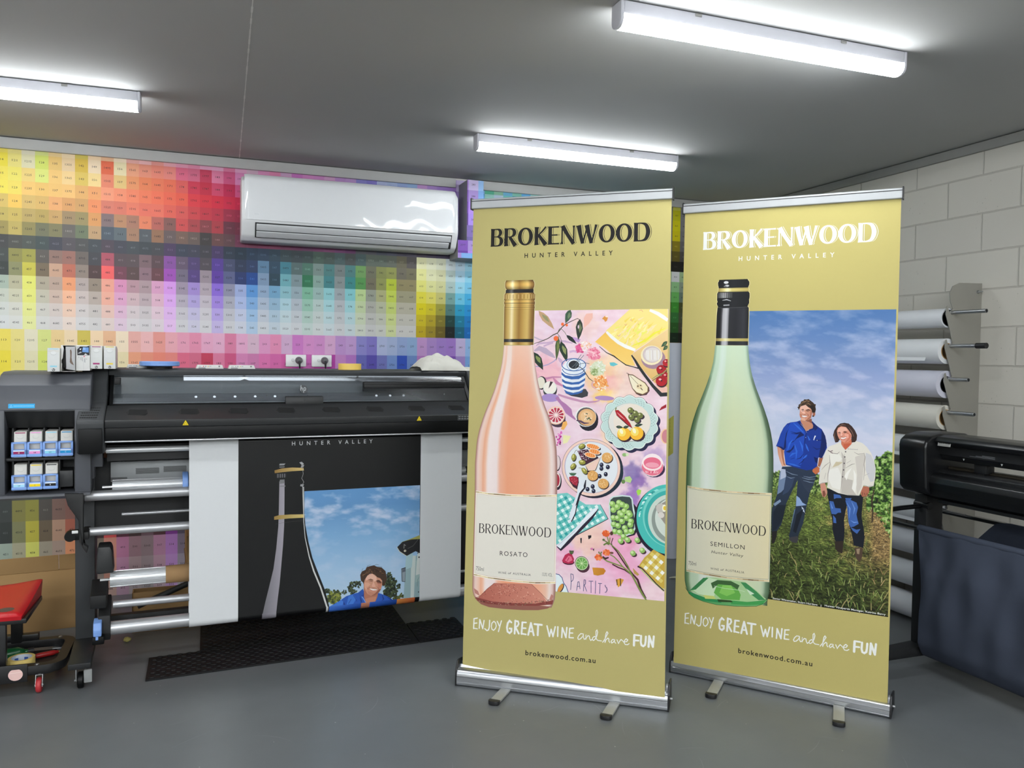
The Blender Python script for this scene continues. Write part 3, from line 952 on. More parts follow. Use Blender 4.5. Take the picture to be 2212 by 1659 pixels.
st = Art(lambda x, z, h: (-.721 + x / 1000, -.0138 - h / 1000 + (z / 1000) * .325, 1.178 + z / 1000))
st.poly([(-47, -9), (47, -9), (47, 9), (-47, 9)], (40, 164, 222))
st.stroke([(-41, -4), (-37, 5), (-33, -4), (-41, -4)], 1.2, (150, 214, 244))
for i in range(14):
    st.poly([(-28 + i * 5.2, -1.6), (-24.4 + i * 5.2, -1.6), (-24.4 + i * 5.2, 1.8), (-28 + i * 5.2, 1.8)], (140, 208, 240))
st.build('cabinet_sticker', M_ink, cab, 'blue sticker strip')
M_cart = mat('cartridge_white', (206, 204, 198), 0.42, var=0.02)

def maker_mark(a, x, z, r, disc, ink):
    a.ell((x, z), r, r, disc, n=20)
    for p in ([(-.45, .85), (-.75, -.4)], [(-.6, .15), (-.2, .25), (-.35, -.4)], [(.15, .3), (-.1, -.85)], [(.15, .3), (.55, .2), (.4, -.35), (.05, -.35)]):
        a.stroke([(x + q[0] * r, z + q[1] * r) for q in p], r * .17, ink)

CARTS = [('magenta', (150, 24, 88), 'M', (232, 232, 232), 0, 0), ('light magenta', (234, 150, 212), 'LM', (60, 40, 60), 1, 0), ('light cyan', (140, 212, 236), 'LC', (40, 60, 70), 2, 0), ('cyan', (20, 146, 206), 'C', (220, 236, 244), 3, 0),
         ('clear optimiser', (168, 220, 246), 'OP', (50, 60, 80), 0, 1), ('yellow', (250, 218, 24), 'Y', (90, 80, 20), 1, 1), ('black', (18, 18, 20), 'K', (220, 220, 220), 2, 1)]
WHERE = ['leftmost of the upper row', 'second in the upper row', 'third in the upper row', 'rightmost of the upper row', 'leftmost of the lower row', 'in the middle of the lower row', 'in the lower row beside the blank slot']
for k, (cname, cc, let, tcol, i, r) in enumerate(CARTS):
    x = -.7265 + i * .0558
    dz = -.1345 * r
    cart = thing('ink_cartridge', 'white %s ink cartridge in the printer cabinet, %s' % (cname, WHERE[k]), 'ink cartridge', W(x, 0, .965 + dz), PRZ, 'ink cartridges in the cabinet')
    body = MB().prism([(.12, .002), (-.026, .002), (-.012, .108), (.12, .108)], 'x', -.0225, .0225, .003)
    body.build('body', M_cart, cart)
    ca_ = Art(lambda u, z, h: (u / 1000, -.0265 + .0132 * z / 100 - .0008 - h / 1000, .002 + z / 1000))
    band = (90, 90, 88) if let == 'OP' else cc
    if let == 'OP':
        band = (190, 190, 186)
    ca_.poly([(-18, 99), (18, 99), (18, 102.4), (-18, 102.4)], band)
    ca_.poly([(-17, 13), (17, 13), (17, 24), (-17, 24)], cc)
    ca_.ell((0, 84), 12, 8, (190, 188, 182)); ca_.ell((0, 85), 11.4, 7, (208, 206, 200))
    ca_.build('face_print', M_ink, cart)
    lt = MB()
    x0, x1, z0, z1 = -.0285, .0265, .0065, .068
    y0, y1 = -.046, -.030
    lt.box(x0, x0 + .0085, y0, y1, z0, z1, .002)
    lt.box(x1 - .0085, x1, y0, y1, z0, z1, .002)
    lt.box(x0, x1, y0, y1, z1 - .007, z1, .002)
    lt.box(x0, x1, y0, y1, z0, z0 + .031, .002)
    lt.box(x0, x1, y0 - .002, y1, z0, z0 + .012, .003)
    o = lt.build('pull_tab', M_blue, cart)
    o['label'] = 'blue pull tab frame'
    lb = Art(lambda u, z, h: (-.001 + u / 1000, -.0468 - h / 1000, z / 1000))
    lb.poly([(-19.5, 19), (19.5, 19), (19.5, 34), (-19.5, 34)], (222, 232, 244))
    lb.poly([(-19.5, 19), (19.5, 19), (19.5, 29.5), (-19.5, 29.5)], cc)
    lb.text(let, -2.2 * len(let), 2.2 * len(let), 21.8, 5.2, tcol, bold=.01)
    lb.build('colour_label', M_ink, o)


# ------------------------------------------------------------ the half printed sheet
sheet = thing('printed_sheet', 'white sheet with a black wine advertisement hanging from the printer', 'print', (PX, PY, 0), PRZ)
TZ, TR, BZ, BRD = 1.003, .025, .206, .0325
def sheet_pt(x, z, h):
    h /= 1000
    z /= 1000
    x /= 1000
    if z > TZ:
        a = (z - TZ) / TR
        return (x, TR - (TR + h) * math.cos(a), TZ + (TR + h) * math.sin(a))
    if z < BZ:
        a = (BZ - z) / BRD
        return (x, BRD - (BRD + h) * math.cos(a), BZ - (BRD + h) * math.sin(a))
    return (x, -h, z)
sa = Art(sheet_pt)
def band(x0, x1, nx, c):
    zs = [1038 - 2.5 * i for i in range(15)] + [1000 - 60 * i for i in range(14)] + [206 - 5 * i for i in range(20)]
    pts = [(x0 + (x1 - x0) * i / nx, z) for z in zs for i in range(nx + 1)]
    fs = [((nx + 1) * j + i, (nx + 1) * (j + 1) + i, (nx + 1) * (j + 1) + i + 1, (nx + 1) * j + i + 1) for j in range(len(zs) - 1) for i in range(nx)]
    sa.raw(pts, fs, [lin(c)] * len(pts), 0)
band(-83, 124.5, 2, (218, 220, 222))
band(124.5, 983.5, 4, (13, 13, 14))
band(983.5, 1200, 2, (218, 220, 222))
sa.minlay = 2
sa.text('HUNTER VALLEY', 361, 741, 981, 19, (214, 216, 218), bold=.012, spacing=2.3)
sa.clip = (124.5, 206, 983, 1003)
# photograph: sky, trees, man, tractor
def sky2(X, Y):
    f = np.clip((Y - 206) / 560, 0, 1)
    c1 = fbm(X / 110 + Y / 300, Y / 38 - X / 900, 141, 5)
    c2 = fbm(X / 48, Y / 24 + X / 240, 151, 4)
    sky = [np.interp(f, [0, .3, .6, .85, 1], v) for v in ((180, 160, 126, 98, 98), (204, 192, 170, 146, 148), (224, 222, 210, 194, 198))]
    k = np.clip((c1 * .65 + c2 * .5 - .53) * 3.8, 0, 1) * np.interp(f, [0, .25, .5, .7, 1], [.25, .35, .3, .9, .8])
    return [s * (1 - k) + c * k for s, c in zip(sky, (196, 206, 226))]
sa.field(419, 206, 981, 764, 220, 220, sky2)
rr = random.Random(3)
def foliage(c, rx, ry, n, cols, s=6):
    for i in range(n):
        a, q = rr.uniform(0, 2 * PI), math.sqrt(rr.random())
        sa.ell((c[0] + rx * q * math.cos(a), c[1] + ry * q * math.sin(a)), rr.uniform(.5, 1.2) * s, rr.uniform(.4, 1) * s, rr.choice(cols), rr.uniform(0, 3), 7)
DG = ((44, 54, 40), (64, 76, 52), (32, 40, 34), (84, 96, 64))
foliage((524.7,281.4), 14, 12, 26, DG, 6); foliage((651.1,301), 16, 16, 34, DG, 6); foliage((637.2,283.7), 14, 12, 22, DG, 6); foliage((674.4,298.7), 14, 16, 26, DG, 6); foliage((609.5,267.9), 12, 9, 18, DG, 5); foliage((651.3,265.9), 20, 9, 22, DG, 6)
foliage((561.4,249.8), 31, 32, 110, ((120, 128, 52), (92, 104, 44), (70, 82, 40), (140, 146, 66), (52, 62, 36)), 8)
foliage((831.1,325.9), 14, 18, 40, DG, 6); foliage((841,291.6), 24, 22, 64, DG, 7); foliage((836.6,244.4), 34, 26, 110, DG, 8); foliage((875.2,269), 10, 12, 16, DG, 5); foliage((866,212.6), 20, 8, 26, ((90, 96, 50), (60, 66, 40)), 7); foliage((892.7,221.7), 9, 12, 16, ((90, 96, 50), (60, 66, 40)), 6); foliage((817,279.7), 14, 30, 40, DG, 7)
# tractor
sa.poly([(915.4,418.5),(988.4,412.2),(991.7,199.2),(901.4,206.4),(904.6,266.1),(909.8,361.5)], (146, 172, 176)); sa.poly([(938.8,416.5),(962.3,414.4),(954.4,203.2),(937.1,203.8)], (196, 206, 202)); sa.poly([(962.5,390.4),(988.6,388.1),(990.9,286.4),(961.1,279.7)], (160, 184, 182)); sa.poly([(972,436),(986,435),(990,320),(963,316)], (206, 212, 208)); sa.poly([(914,424),(948,428),(942,358),(907,348)], (164, 194, 200))
sa.stroke([(989.4,310.7),(973.4,292.9),(971.2,259.3)], 3, (128, 150, 150)); sa.ell((977.7,230.9), 2.6, 3.2, (40, 42, 44))
sa.poly([(889.1,356.2),(911.1,361.3),(909.3,287.2),(892.1,291.3)], (44, 46, 50)); sa.poly([(892,352.3),(909.9,356.2),(908,289.7),(895,293.4)], (140, 152, 160)); sa.poly([(894,350.9),(909.6,354.8),(909.3,339.9),(894.1,336.6)], (92, 98, 110))
sa.poly([(866,464),(893,488),(940,502),(986,515),(986,424),(961,437),(941,428),(917,417),(883,440)], (36, 36, 38)); sa.poly([(872,477),(893,489),(940,502),(986,516),(986,496),(940,497),(896,489)], (158, 156, 84)); sa.stroke([(866,464),(879,442),(914,417)], 3, (206, 204, 190)); sa.ell((907,443), 6.5, 6, (176, 170, 150)); sa.ell((905,442), 4, 4, (206, 200, 180)); sa.stroke([(901,455),(902,475),(910,468)], 4, (140, 140, 136)); sa.stroke([(920,453),(947,464),(975,496)], 3, (84, 84, 84)); sa.ell((973,426), 2.4, 3, (40, 40, 42)); sa.ell((979,405), 4, 4, (50, 48, 50))
sa.poly([(861.3,191.6),(880.7,203.9),(914.9,206.2),(959.4,202.6),(962,192.7),(927.4,189.2),(890.6,187.2)], (214, 140, 60)); sa.poly([(934.6,204.1),(960.6,201.3),(958.2,191.9),(934.8,189.6)], (188, 76, 40)); sa.poly([(961.9,196.3),(991.8,196.8),(991.8,189.5),(962,189.1)], (86, 140, 96))
# man in a blue shirt, smiling
sa.poly([(537.7,201.4),(582.1,226.6),(618.9,248.3),(656,256.1),(674.7,258.8),(698,275.2),(705.2,258),(778.9,245.6),(793.3,239.4),(822.3,224.4),(846.6,205.1),(871.1,186.9),(827.4,183.4),(722.3,183.1),(537.8,185.2)], (42, 88, 178))
for p in ([(537.7,200.2),(566.1,216.8),(593.6,232.4),(605.2,221.8),(600.8,194.3),(537.8,185.2)], [(628.2,245),(651.4,254.2),(665.5,229.3),(651.7,207.4),(619.2,197)]):
    sa.poly(p, (66, 120, 206))
for p in ([(605.2,221.8),(610,198),(600.8,187.4)], [(684.2,239.1),(691.4,214.8),(689.2,189.2)], [(651.4,249.6),(670.3,217.1)], [(793.3,237),(800.7,214.8),(793.7,189.5)], [(817.5,222.5),(841.8,200.9),(822.6,186.3)], [(628.4,209.9),(642.2,231.8)], [(705.3,253.3),(698.3,239.9),(688.9,243.3)]):
    sa.stroke(p, [2] + [7] * (len(p) - 2) + [2], (26, 54, 126))
SKN = (206, 148, 122)
sa.poly([(702.7,286.5),(704.2,236.9),(710.3,205.7),(714,186.4),(746,185.2),(760.1,200.2),(769.5,227.6),(772.9,246.2)], (178, 116, 92)); sa.poly([(710.2,224.5),(731.4,229.3),(764.7,230.5),(760.1,205),(743.6,185.5),(715.2,187.5)], (196, 134, 108))
sa.poly([(698,275.2),(704.1,253.4),(693.6,235.7),(681.8,241.7),(674.7,256.5),(688.7,269.1)], (40, 82, 166)); sa.stroke([(693.6,238.1),(705.5,220.3),(712.8,188.9)], 4, (120, 160, 220)); sa.poly([(772.9,241.5),(781.4,226.4),(779.2,210),(767.3,204.2),(757.8,193.4),(762.4,209.5),(769.5,222.9)], (46, 92, 180)); sa.ell((705.6,200.3), 1.6, 1.6, (190, 206, 232))
sa.poly([(701.3,305.4),(704.7,328.6),(721.1,341.1),(742.4,346.1),(768.6,336.6),(790.3,310.8),(794.1,289.1),(788.3,268.3),(776.4,250.6),(757.5,238.4),(738.5,238),(721.8,246.9),(709.9,266.9),(702.7,286.5)], SKN)
sa.poly([(721.1,338.7),(744.8,343.6),(763.9,327.6),(766.4,308.4),(752.2,305.1),(745,315.2),(728.4,319.2),(711.9,313.8),(711.8,325.5)], (232, 184, 162)); sa.poly([(704.9,305),(726.1,302.9),(735.7,292.6),(723.9,284.3),(714.6,266.4),(707.4,281.3)], (220, 164, 138)); sa.poly([(768.9,298.7),(790.4,296.6),(788.2,273.1),(773.9,269.8)], (196, 128, 106)); sa.poly([(721.7,263.4),(750.2,251),(769.2,256.1),(757.5,239.6),(738.4,239.2),(724.2,246.6)], (196, 134, 110)); sa.poly([(776.3,264.8),(788.3,266),(776.5,248.2),(757.5,237.2),(738.5,236.8),(757.4,245.5)], (150, 94, 76))
sa.poly([(749.8,307.7),(760.7,280.6),(757.2,275.1),(742.9,278.9),(741.7,284.9)], (224, 168, 146)); sa.stroke([(741.7,280.2),(750,275.1),(760.7,277.1)], [1, 2.4, 1], (140, 82, 70))
sa.stroke([(724.9,316),(735.5,318.5),(748.6,312.5)], [2, 4.5, 3], (104, 70, 54)); sa.stroke([(764.1,308.6),(776,308.7),(789.2,300.2)], [3, 5, 2], (92, 60, 48)); sa.stroke([(728.4,310.3),(737.9,310.7),(746.2,305.7)], [1, 2.8, 1], (60, 40, 36)); sa.stroke([(766.5,301.3),(776.1,299.9),(786.9,295)], [1, 3, 1], (60, 40, 36)); sa.poly([(761.7,308.9),(790.4,301.3),(790.5,291.8),(768.9,295.2)], (160, 102, 84)); sa.stroke([(765.3,305),(777.2,303.8),(789.2,296.7)], [3, 5, 2], (84, 56, 46)); sa.stroke([(768.9,299.2),(778.5,297.3),(786.9,294.1)], [1, 2.6, 1], (52, 36, 32))
sa.stroke([(731,283.6),(725.2,274.8),(726.4,265.2)], [1, 3, 1], (160, 98, 80)); sa.stroke([(766.7,280),(777.5,267.1),(772.8,258.1)], [1, 3, 1], (150, 90, 74)); sa.stroke([(718,284.9),(720.5,270.5)], [1, 3][:2], (176, 112, 92))
sa.poly([(731.1,276.1),(745.3,270.4),(766.8,265.8),(772.7,267.1),(762,261.1),(747.8,261.8),(737.1,267)], (244, 238, 232)); sa.stroke([(728.7,277.2),(745.3,271.3),(772.7,266.6)], 2, (140, 72, 66)); sa.stroke([(735.9,266.1),(747.8,260.2),(763.2,260)], 2.6, (190, 110, 100))
sa.poly([(702.6,295.9),(699,305.6),(688.4,316.1),(684.6,344.6),(692.7,360.2),(711.5,367.8),(716.1,379.2),(735,383.3),(751.6,385.4),(768.3,375.6),(789.8,371.2),(809.2,351.7),(814.2,327.5),(816.7,313),(807.3,287.8),(797.8,276.9),(792.9,284.5),(792.8,305.8),(783.1,318.6),(768.7,324.7),(756.7,337.7),(742.4,346.1),(730.5,344.9),(718.8,336.6),(707.1,318.9),(703.7,305.2)], (70, 50, 38))
for i in range(60):
    a = rr.uniform(.1, PI - .1)
    c = ((749.6,338.4)[0] + 48 * math.cos(a), (749.6,338.4)[1] + 28 * math.sin(a) * rr.uniform(.5, 1))
    t = rr.uniform(0, 6)
    sa.stroke([c, (c[0] + 6 * math.cos(t), c[1] + 4 * math.sin(t)), (c[0] + 9 * math.cos(t + .8), c[1] + 8 * math.sin(t + .8))], [.6, 2.2, .5], rr.choice(((128, 94, 66), (46, 32, 26), (104, 74, 52), (150, 116, 84), (36, 26, 22))))
for p in ([(711.5,370.2),(720.8,385.8),(734.9,389.2)], [(754,385.1),(763.4,389),(775.4,385.6)], [(692.7,360.2),(695,371.7),(699.7,374.8)], [(768.3,376.8),(782.6,375.5),(792.2,373.4)]):
    sa.stroke(p, 1.2, (80, 60, 48))
# black bottle: only its highlights show
sa.poly([(416,765),(419,659),(424,602),(438,525),(457,447),(489,361),(514,295),(529,242),(537,186),(421,199),(305,190),(303,771)], (13, 13, 14))
HG = ((120, 118, 124), (150, 148, 154))
sa.poly([(305,816),(328,815),(328,665),(327,609),(322,515),(316,440),(308,341),(299,266),(293,185),(232,186),(244,260),(263,339),(280,412),(292,505),(301,610),(303,691)], (112, 110, 116), (160, 154, 164), 0)
sa.poly([(282,654),(304,659),(352,659),(419,656),(419,640),(352,641),(282,639)], (150, 120, 62), (206, 184, 116), 0); sa.stroke([(286,619),(364,626),(417,626)], .8, (70, 70, 72))
sa.stroke([(415,785),(416,621),(423,545),(442,455),(464,383),(496,303),(515,243),(526,185)], [3, 3, 3, 5, 7, 7, 8, 8], (206, 206, 204))
sa.poly([(283,868),(316,876),(363,878),(414,874),(416,862),(364,861),(316,858),(284,855)], (140, 108, 56), (206, 178, 112), 0)
for p, c in (([(306,898),(332,898),(326,890),(304,890)], 150), ([(304,885),(329,885),(327,880),(305,880)], 120), ([(307,824),(328,824),(327,806),(306,805)], 120), ([(307,796),(332,796),(331,790),(307,791)], 130), ([(395,900),(406,903),(416,893),(406,888)], 170), ([(406,891),(418,888),(413,877),(401,875)], 150), ([(401,798),(417,797),(412,786),(399,789)], 150)):
    sa.poly(p, (c, c, c + 2))
for i in range(9):
    x = 388 + i * 11
    p = (294,842)
    sa.stroke([(p[0] + i * 4.9, p[1] + 9), (p[0] + i * 4.9, p[1] - 9)], 1.4, (90 + 90 * (i % 2), 90 + 90 * (i % 2), 96 + 90 * (i % 2)))
sa.stroke([(409,874),(413,847),(406,825),(416,808),(407,792),(413,781)], 2, (150, 150, 150)); sa.stroke([(410,786),(413,704),(415,654)], 2.2, (196, 196, 196))
def lower(x0, x1, cl, cr, n):
    sa.field(x0, 168, x1, 206.5, n, 10, lambda X, Y: [cl[i] + (cr[i] - cl[i]) * (X - x0) / (x1 - x0) for i in range(3)])
sa.clip = None
lower(230, 293, (118, 114, 122), (150, 146, 154), 4)
lower(523, 533, (200, 200, 198), (206, 206, 204), 1)
lower(537, 690, (66, 112, 200), (36, 78, 164), 5)
lower(690, 732, (176, 116, 92), (184, 122, 100), 2)
lower(732, 868, (42, 88, 178), (30, 66, 140), 4)
lower(868, 960, (200, 130, 66), (180, 90, 50), 3)
sa.build('printed_web', printed('sheet_print', 0.3, 0.4, var=0.01), sheet)
bk = MB()
zs = [1038 - 2.5 * i for i in range(15)] + [1000 - 60 * i for i in range(14)] + [206 - 5 * i for i in range(20)]
for j in range(len(zs) - 1):
    bk.add([sheet_pt(-83, zs[j], -.25), sheet_pt(1200, zs[j], -.25), sheet_pt(1200, zs[j + 1], -.25), sheet_pt(-83, zs[j + 1], -.25)], [(0, 1, 2, 3)])
e_ = sheet_pt(0, 111, 0)
bk.add([(-.083, e_[1], e_[2]), (1.2, e_[1], e_[2]), (1.2, .1412, .39), (-.083, .1412, .39)], [(0, 1, 2, 3)])
bk.build('sheet_back', mat('sheet_white', (224, 226, 228), 0.5, var=0.01), sheet)
# cardboard core on the take-up spindle
core = MB().tube((-.178, .10, .403), (1.18, .10, .403), .0395, 32, .0365).build('cardboard_core', mat('core_board', (158, 124, 84), 0.8, var=0.06, scale=50), None, (PX, PY, 0), PRZ)
tag(core, 'brown cardboard core tube slid over the lower printer spindle', 'cardboard tube')

# ------------------------------------------------------------ things lying on the printer
def spare(label, x, y, z0, col, w=.047, h=.101, d=.2, side=None, tilt=0.0):
    t = thing('ink_cartridge', label, 'ink cartridge', W(x, y, z0), PRZ + tilt, 'spare ink cartridges on the printer')
    MB().prism([(.0, 0), (-.005, .02), (-.004, .05), (.003, h), (d * .6, h), (d * .95, h * .9), (d, h * .8), (d, 0)], 'x', -w / 2, w / 2, .003).build('body', side or M_cart, t)
    a = Art(lambda u, z, q: (u / 1000, (-.0008 - .0045 * math.sin(min(1, max(0, (1 - z / 90))) * PI * .6)) - q / 1000 + .003 * max(0, z - 50) / 50, z / 1000))
    hw = w * 500
    zs = [2 + i * (h * 1000 - 4) / 10 for i in range(11)]
    a.raw([(sx * (hw - 1.2), z) for z in zs for sx in (-1, 1)], [(2 * i, 2 * i + 1, 2 * i + 3, 2 * i + 2) for i in range(10)], [lin((210, 211, 210))] * 22)
    a.poly([(-hw * .72, h * 940), (hw * .72, h * 940), (hw * .72, h * 972), (-hw * .72, h * 972)], col)
    a.poly([(-hw * .55, h * 195), (hw * .55, h * 195), (hw * .55, h * 265), (-hw * .55, h * 265)], col)
    a.ell((0, h * 775), hw * .5, h * 85, (196, 197, 196)); a.ell((0, h * 790), hw * .46, h * 68, (218, 219, 218))
    maker_mark(a, 0, h * 85, hw * .25, (30, 30, 32), (226, 226, 226))
    a.build('face_print', M_ink, t)
    return t
M_cside = mat('cartridge_shade_side', (150, 138, 142), 0.5, var=0.04)
spare('light cyan banded ink cartridge standing leftmost on top of the ink cabinet', -.612, .05, 1.317, (150, 206, 222))
spare('magenta banded ink cartridge standing on the printer top between a carton and the yellow one', -.4545, .10, 1.329, (160, 40, 108))
spare('yellow banded ink cartridge standing on the printer top, rightmost of the row', -.4025, .10, 1.329, (232, 204, 70))
# torn open empty carton
tc_ = thing('torn_carton', 'torn open white ink carton with a ragged hole on top of the ink cabinet', 'carton', W(-.5605, .08, 1.317), PRZ)
M_card = mat('white_card', (226, 225, 222), 0.6, var=0.02)
b = MB()
b.box(-.0265, -.025, 0, .16, .0, .113)
b.box(.025, .0265, 0, .16, .004, .112)
b.box(-.0265, .0265, 0, .16, .1115, .113)
b.box(-.0265, .0265, 0, .16, 0, .0015)
b.box(-.0265, .0265, .1585, .16, 0, .113)
b.build('box', M_card, tc_)
f = MB()
f.prism([(-.006, .012), (.0265, .006), (.0265, .108), (-.008, .107)], 'y', -.014, -.0125, .0005)
f.build('front_flap', mat('grey_card_inside', (186, 186, 188), 0.7, var=0.03), tc_)
f = MB()
f.prism([(-.0265, .042), (-.020, .06), (-.016, .100), (-.020, .113), (-.0265, .113)], 'y', -.004, -.0025)
f.prism([(-.0265, .0), (-.024, .012), (-.022, .034), (-.0265, .04)], 'y', -.003, -.0015)
f.build('torn_edge', M_card, tc_)
hole = Art(lambda u, z, h: (u / 1000, -.0142 - h / 1000, z / 1000))
hole.poly([(8, 92), (12, 96), (15, 86), (14, 60), (16, 46), (23, 28), (12, 34), (7, 42), (9, 66)], (118, 100, 88))
hole.build('ragged_hole', M_carton, tc_, 'brown ragged tear in the flap')
MB().box(-.022, .022, .012, .14, .016, .096, .004).build('dark_insert', M_pmatte, tc_)

# printed carton (its square code is left off)
bx = thing('ink_carton', 'white and black printed ink carton standing beside the torn one', 'carton', W(-.505, .085, 1.322), PRZ - .02)
MB().box(-.0265, .0265, 0, .20, 0, .1095, .001).build('box', M_card, bx)
a = Art(lambda u, z, h: (u / 1000, -.0006 - h / 1000, z / 1000))
a.poly([(-21, 66), (25.5, 66), (25.5, 108), (20, 106), (14, 104), (-10, 104), (-22, 98)], (40, 40, 44))
a.poly([(-22, 90), (-14, 99), (-11, 104), (-22, 104)], (190, 192, 196)); a.poly([(-14, 92), (-6, 96), (-8, 88)], (230, 230, 232)); a.poly([(-20, 74), (-8, 82), (-4, 78), (-14, 73)], (180, 182, 186)); a.poly([(4, 68), (10, 74), (18, 68)], (232, 232, 234))
a.poly([(-3, 80), (22, 78), (22, 100), (0, 101)], (110, 156, 220)); a.poly([(-1, 89), (10, 89), (10, 99.5), (0, 99.5)], (150, 186, 232))
a.ell((5, 61), 3, 3, (226, 120, 150)); a.text('831A', 12, 16, 48, 4, (60, 60, 64), res=1)
for i, (x, z0, z1) in enumerate(((8, 34, 54), (5, 36, 52), (-6, 44, 60), (-10, 46, 58), (-2, 40, 58), (-16, 54, 62))):
    a.poly([(x, z0), (x + 1.2, z0), (x + 1.2, z1), (x, z1)], (140, 140, 148))
a.poly([(2, 4), (2.5, 4), (2.5, 64), (2, 64)], (180, 180, 186))
a.build('carton_print', M_carton, bx)
# blue spool flange lying flat
fl = thing('spool_flange', 'blue ridged spool flange lying flat on the printer top', 'flange', W(-.202, .28, 1.329), PRZ)
n = 72
MB().lathe([(.02, .012), (.082, .012), (.087, .015), (.087, .031), (.083, .034), (.02, .034)], (0, 0, 0), 'z', n).build('rim', M_blue, fl)
MB().lathe([(.03, 0), (.055, 0), (.055, .012), (.03, .012)], (0, 0, 0), 'z', 40).build('hub', M_pmatte, fl)
# cartons on their backs
def flat_carton(label, x, col):
    t = thing('ink_carton', label, 'carton', W(x, .34, 1.329), PRZ, 'ink cartons lying on the printer')
    MB().prism([(-.063, 0), (.063, 0), (.056, .018), (-.056, .018)], 'y', 0, .06, .001).build('box', M_card, t)
    a = Art(lambda u, z, h: (u / 1000, -.0004 - h / 1000, z / 1000))
    a.text('831', -50, -40, 9, 5, (60, 60, 64), res=1)
    a.ell((-30, 11.5), 2.4, 2.4, col); a.poly([(-24, 10), (-16, 10), (-16, 13), (-24, 13)], (150, 150, 156)); a.ell((-8, 11.5), 2.4, 2.4, (226, 190, 90) if col[0] > 150 else (170, 172, 180)); a.poly([(-3, 10), (6, 10), (6, 13), (-3, 13)], (176, 176, 180))
    a.poly([(-52, 2), (-20, 2), (-20, 5), (-52, 5)], (70, 70, 76)); maker_mark(a, 42, 11.5, 4, (50, 50, 54), (220, 220, 220))
    a.build('carton_print', M_carton, t)
flat_carton('flat white ink carton on the printer top, left one of the two side by side', .022, (200, 40, 70))
flat_carton('flat white ink carton on the printer top, right one of the two side by side', .170, (170, 172, 180))
flat_carton('flat white ink carton on the printer top, half behind the blue flange', -.282, (170, 172, 180))
tr_ = thing('tape_roll', 'yellow tape roll lying on the printer top below the wall sockets', 'tape', W(.693, .30, 1.329), PRZ)
MB().tube((0, 0, 0), (0, 0, .031), .058, 40, .040).build('tape', mat('yellow_tape', (244, 208, 104), 0.5, var=0.02), tr_)
MB().tube((0, 0, .0005), (0, 0, .0305), .0402, 40, .038).build('tape_core', mat('tape_core_card', (180, 150, 110), 0.8), tr_)
# crumpled rag
def rag(u, v):
    x = -.15 + .31 * u
    y = -.10 + .24 * v
    e = max(0, 1 - ((u - .40) / .42) ** 2) * max(0, 1 - ((v - .5) / .5) ** 2)
    tail = .018 * max(0, 1 - ((u - .9) / .25) ** 2) * max(0, 1 - ((v - .5) / .5) ** 2)
    n = float(fbm(np.array(u * 5.5 + 2 * v), np.array(v * 6.5 - u * 3), 201, 4)) - .5
    f = abs(math.sin(u * 11 + v * 5 + 4 * n))
    z = (.072 * e ** .6 + tail) * (.72 + .55 * (n + .5)) + .014 * f * (e ** .5)
    return (x + .012 * n, y + .02 * n, max(.0008, z))
rg = MB().grid(rag, 70, 46).build('cleaning_rag', mat('off_white_cloth', (226, 224, 214), 0.9, var=0.06, scale=18, bump=0.3, bscale=400), None, W(1.198, .30, 1.328), PRZ, sharp=80)
tag(rg, 'crumpled off-white cleaning rag at the right end of the printer top', 'rag')

# ------------------------------------------------------------ air conditioner
ac = thing('air_conditioner', 'white split-system air conditioner high on the chart wall', 'air conditioner', (.82, BACK, 0))
M_acw = mat('gloss_white_panel', (220, 222, 224), 0.05, spec=0.5, var=0.01)
M_acg = mat('satin_white_body', (212, 213, 214), 0.4, var=0.01)
bp = [(-.001, 2.43), (-.16, 2.43), (-.205, 2.40), (-.215, 2.19), (-.212, 2.168), (-.17, 2.088), (-.13, 2.062), (-.001, 2.062)]
MB().prism([(y, z) for y, z in bp], 'x', -.648, .648, .012, 3).build('body', M_acg, ac)
pn = MB()
def panel(u, v):
    x = -.632 + 1.264 * u
    z = 2.176 + (2.4395 - 2.176) * v
    y = -.2205 - .002 * math.sin(PI * v) + .0007 * math.sin(u * 19 + 1.2 * math.sin(v * 3)) + .0005 * math.sin(u * 41 + v * 4)
    r = .022
    dx = min(u, 1 - u) * 1.264
    y += .012 * max(0, 1 - dx / r) ** 2
    y += .028 * max(0, (v - .86) / .14) ** 2
    return (x, y, z)
pn.grid(panel, 90, 24)
e1 = [panel(i / 90, 0) for i in range(91)]
e2 = [panel(i / 90, 1) for i in range(91)]
k = len(pn.v)
pn.add(e1 + [(p[0], -.20, p[2]) for p in e1], [(i, i + 91, i + 92, i + 1) for i in range(90)])
pn.add(e2 + [(p[0], -.17, p[2]) for p in e2], [(i, i + 1, i + 92, i + 91) for i in range(90)])
pn.build('front_panel', M_acw, ac, sharp=50)
lv = MB()
lv.prism([(-.2155, 2.155), (-.2175, 2.146), (-.202, 2.118), (-.198, 2.122)], 'x', -.565, .600, .001)
lv.build('air_flap', mat('flap_grey', (188, 190, 192), 0.35), ac)
lv = MB()
lv.prism([(-.2005, 2.115), (-.2015, 2.109), (-.180, 2.082), (-.176, 2.086)], 'x', -.565, .590, .001)
lv.build('air_flap', mat('flap_grey_lower', (178, 180, 182), 0.35), ac)
lv = MB()
lv.prism([(-.2128, 2.162), (-.2136, 2.158), (-.176, 2.080), (-.172, 2.084)], 'x', -.572, .606, 0)
lv.build('outlet_slot', M_pmatte, ac)
a = Art(lambda u, z, h: (u / 1000, -.2205 - .0 - h / 1000, z / 1000))
a.text('A', 20, 31, 2197, 10, (176, 180, 184), res=2); a.text('A', 88, 99, 2194, 10, (176, 180, 184), res=2); a.poly([(34, 2201), (84, 2198), (84, 2200), (34, 2203)], (188, 192, 196)); a.text('inverter', -575, -535, 2206, 6, (176, 178, 186), res=1, shear=.2)
a.minlay = 0
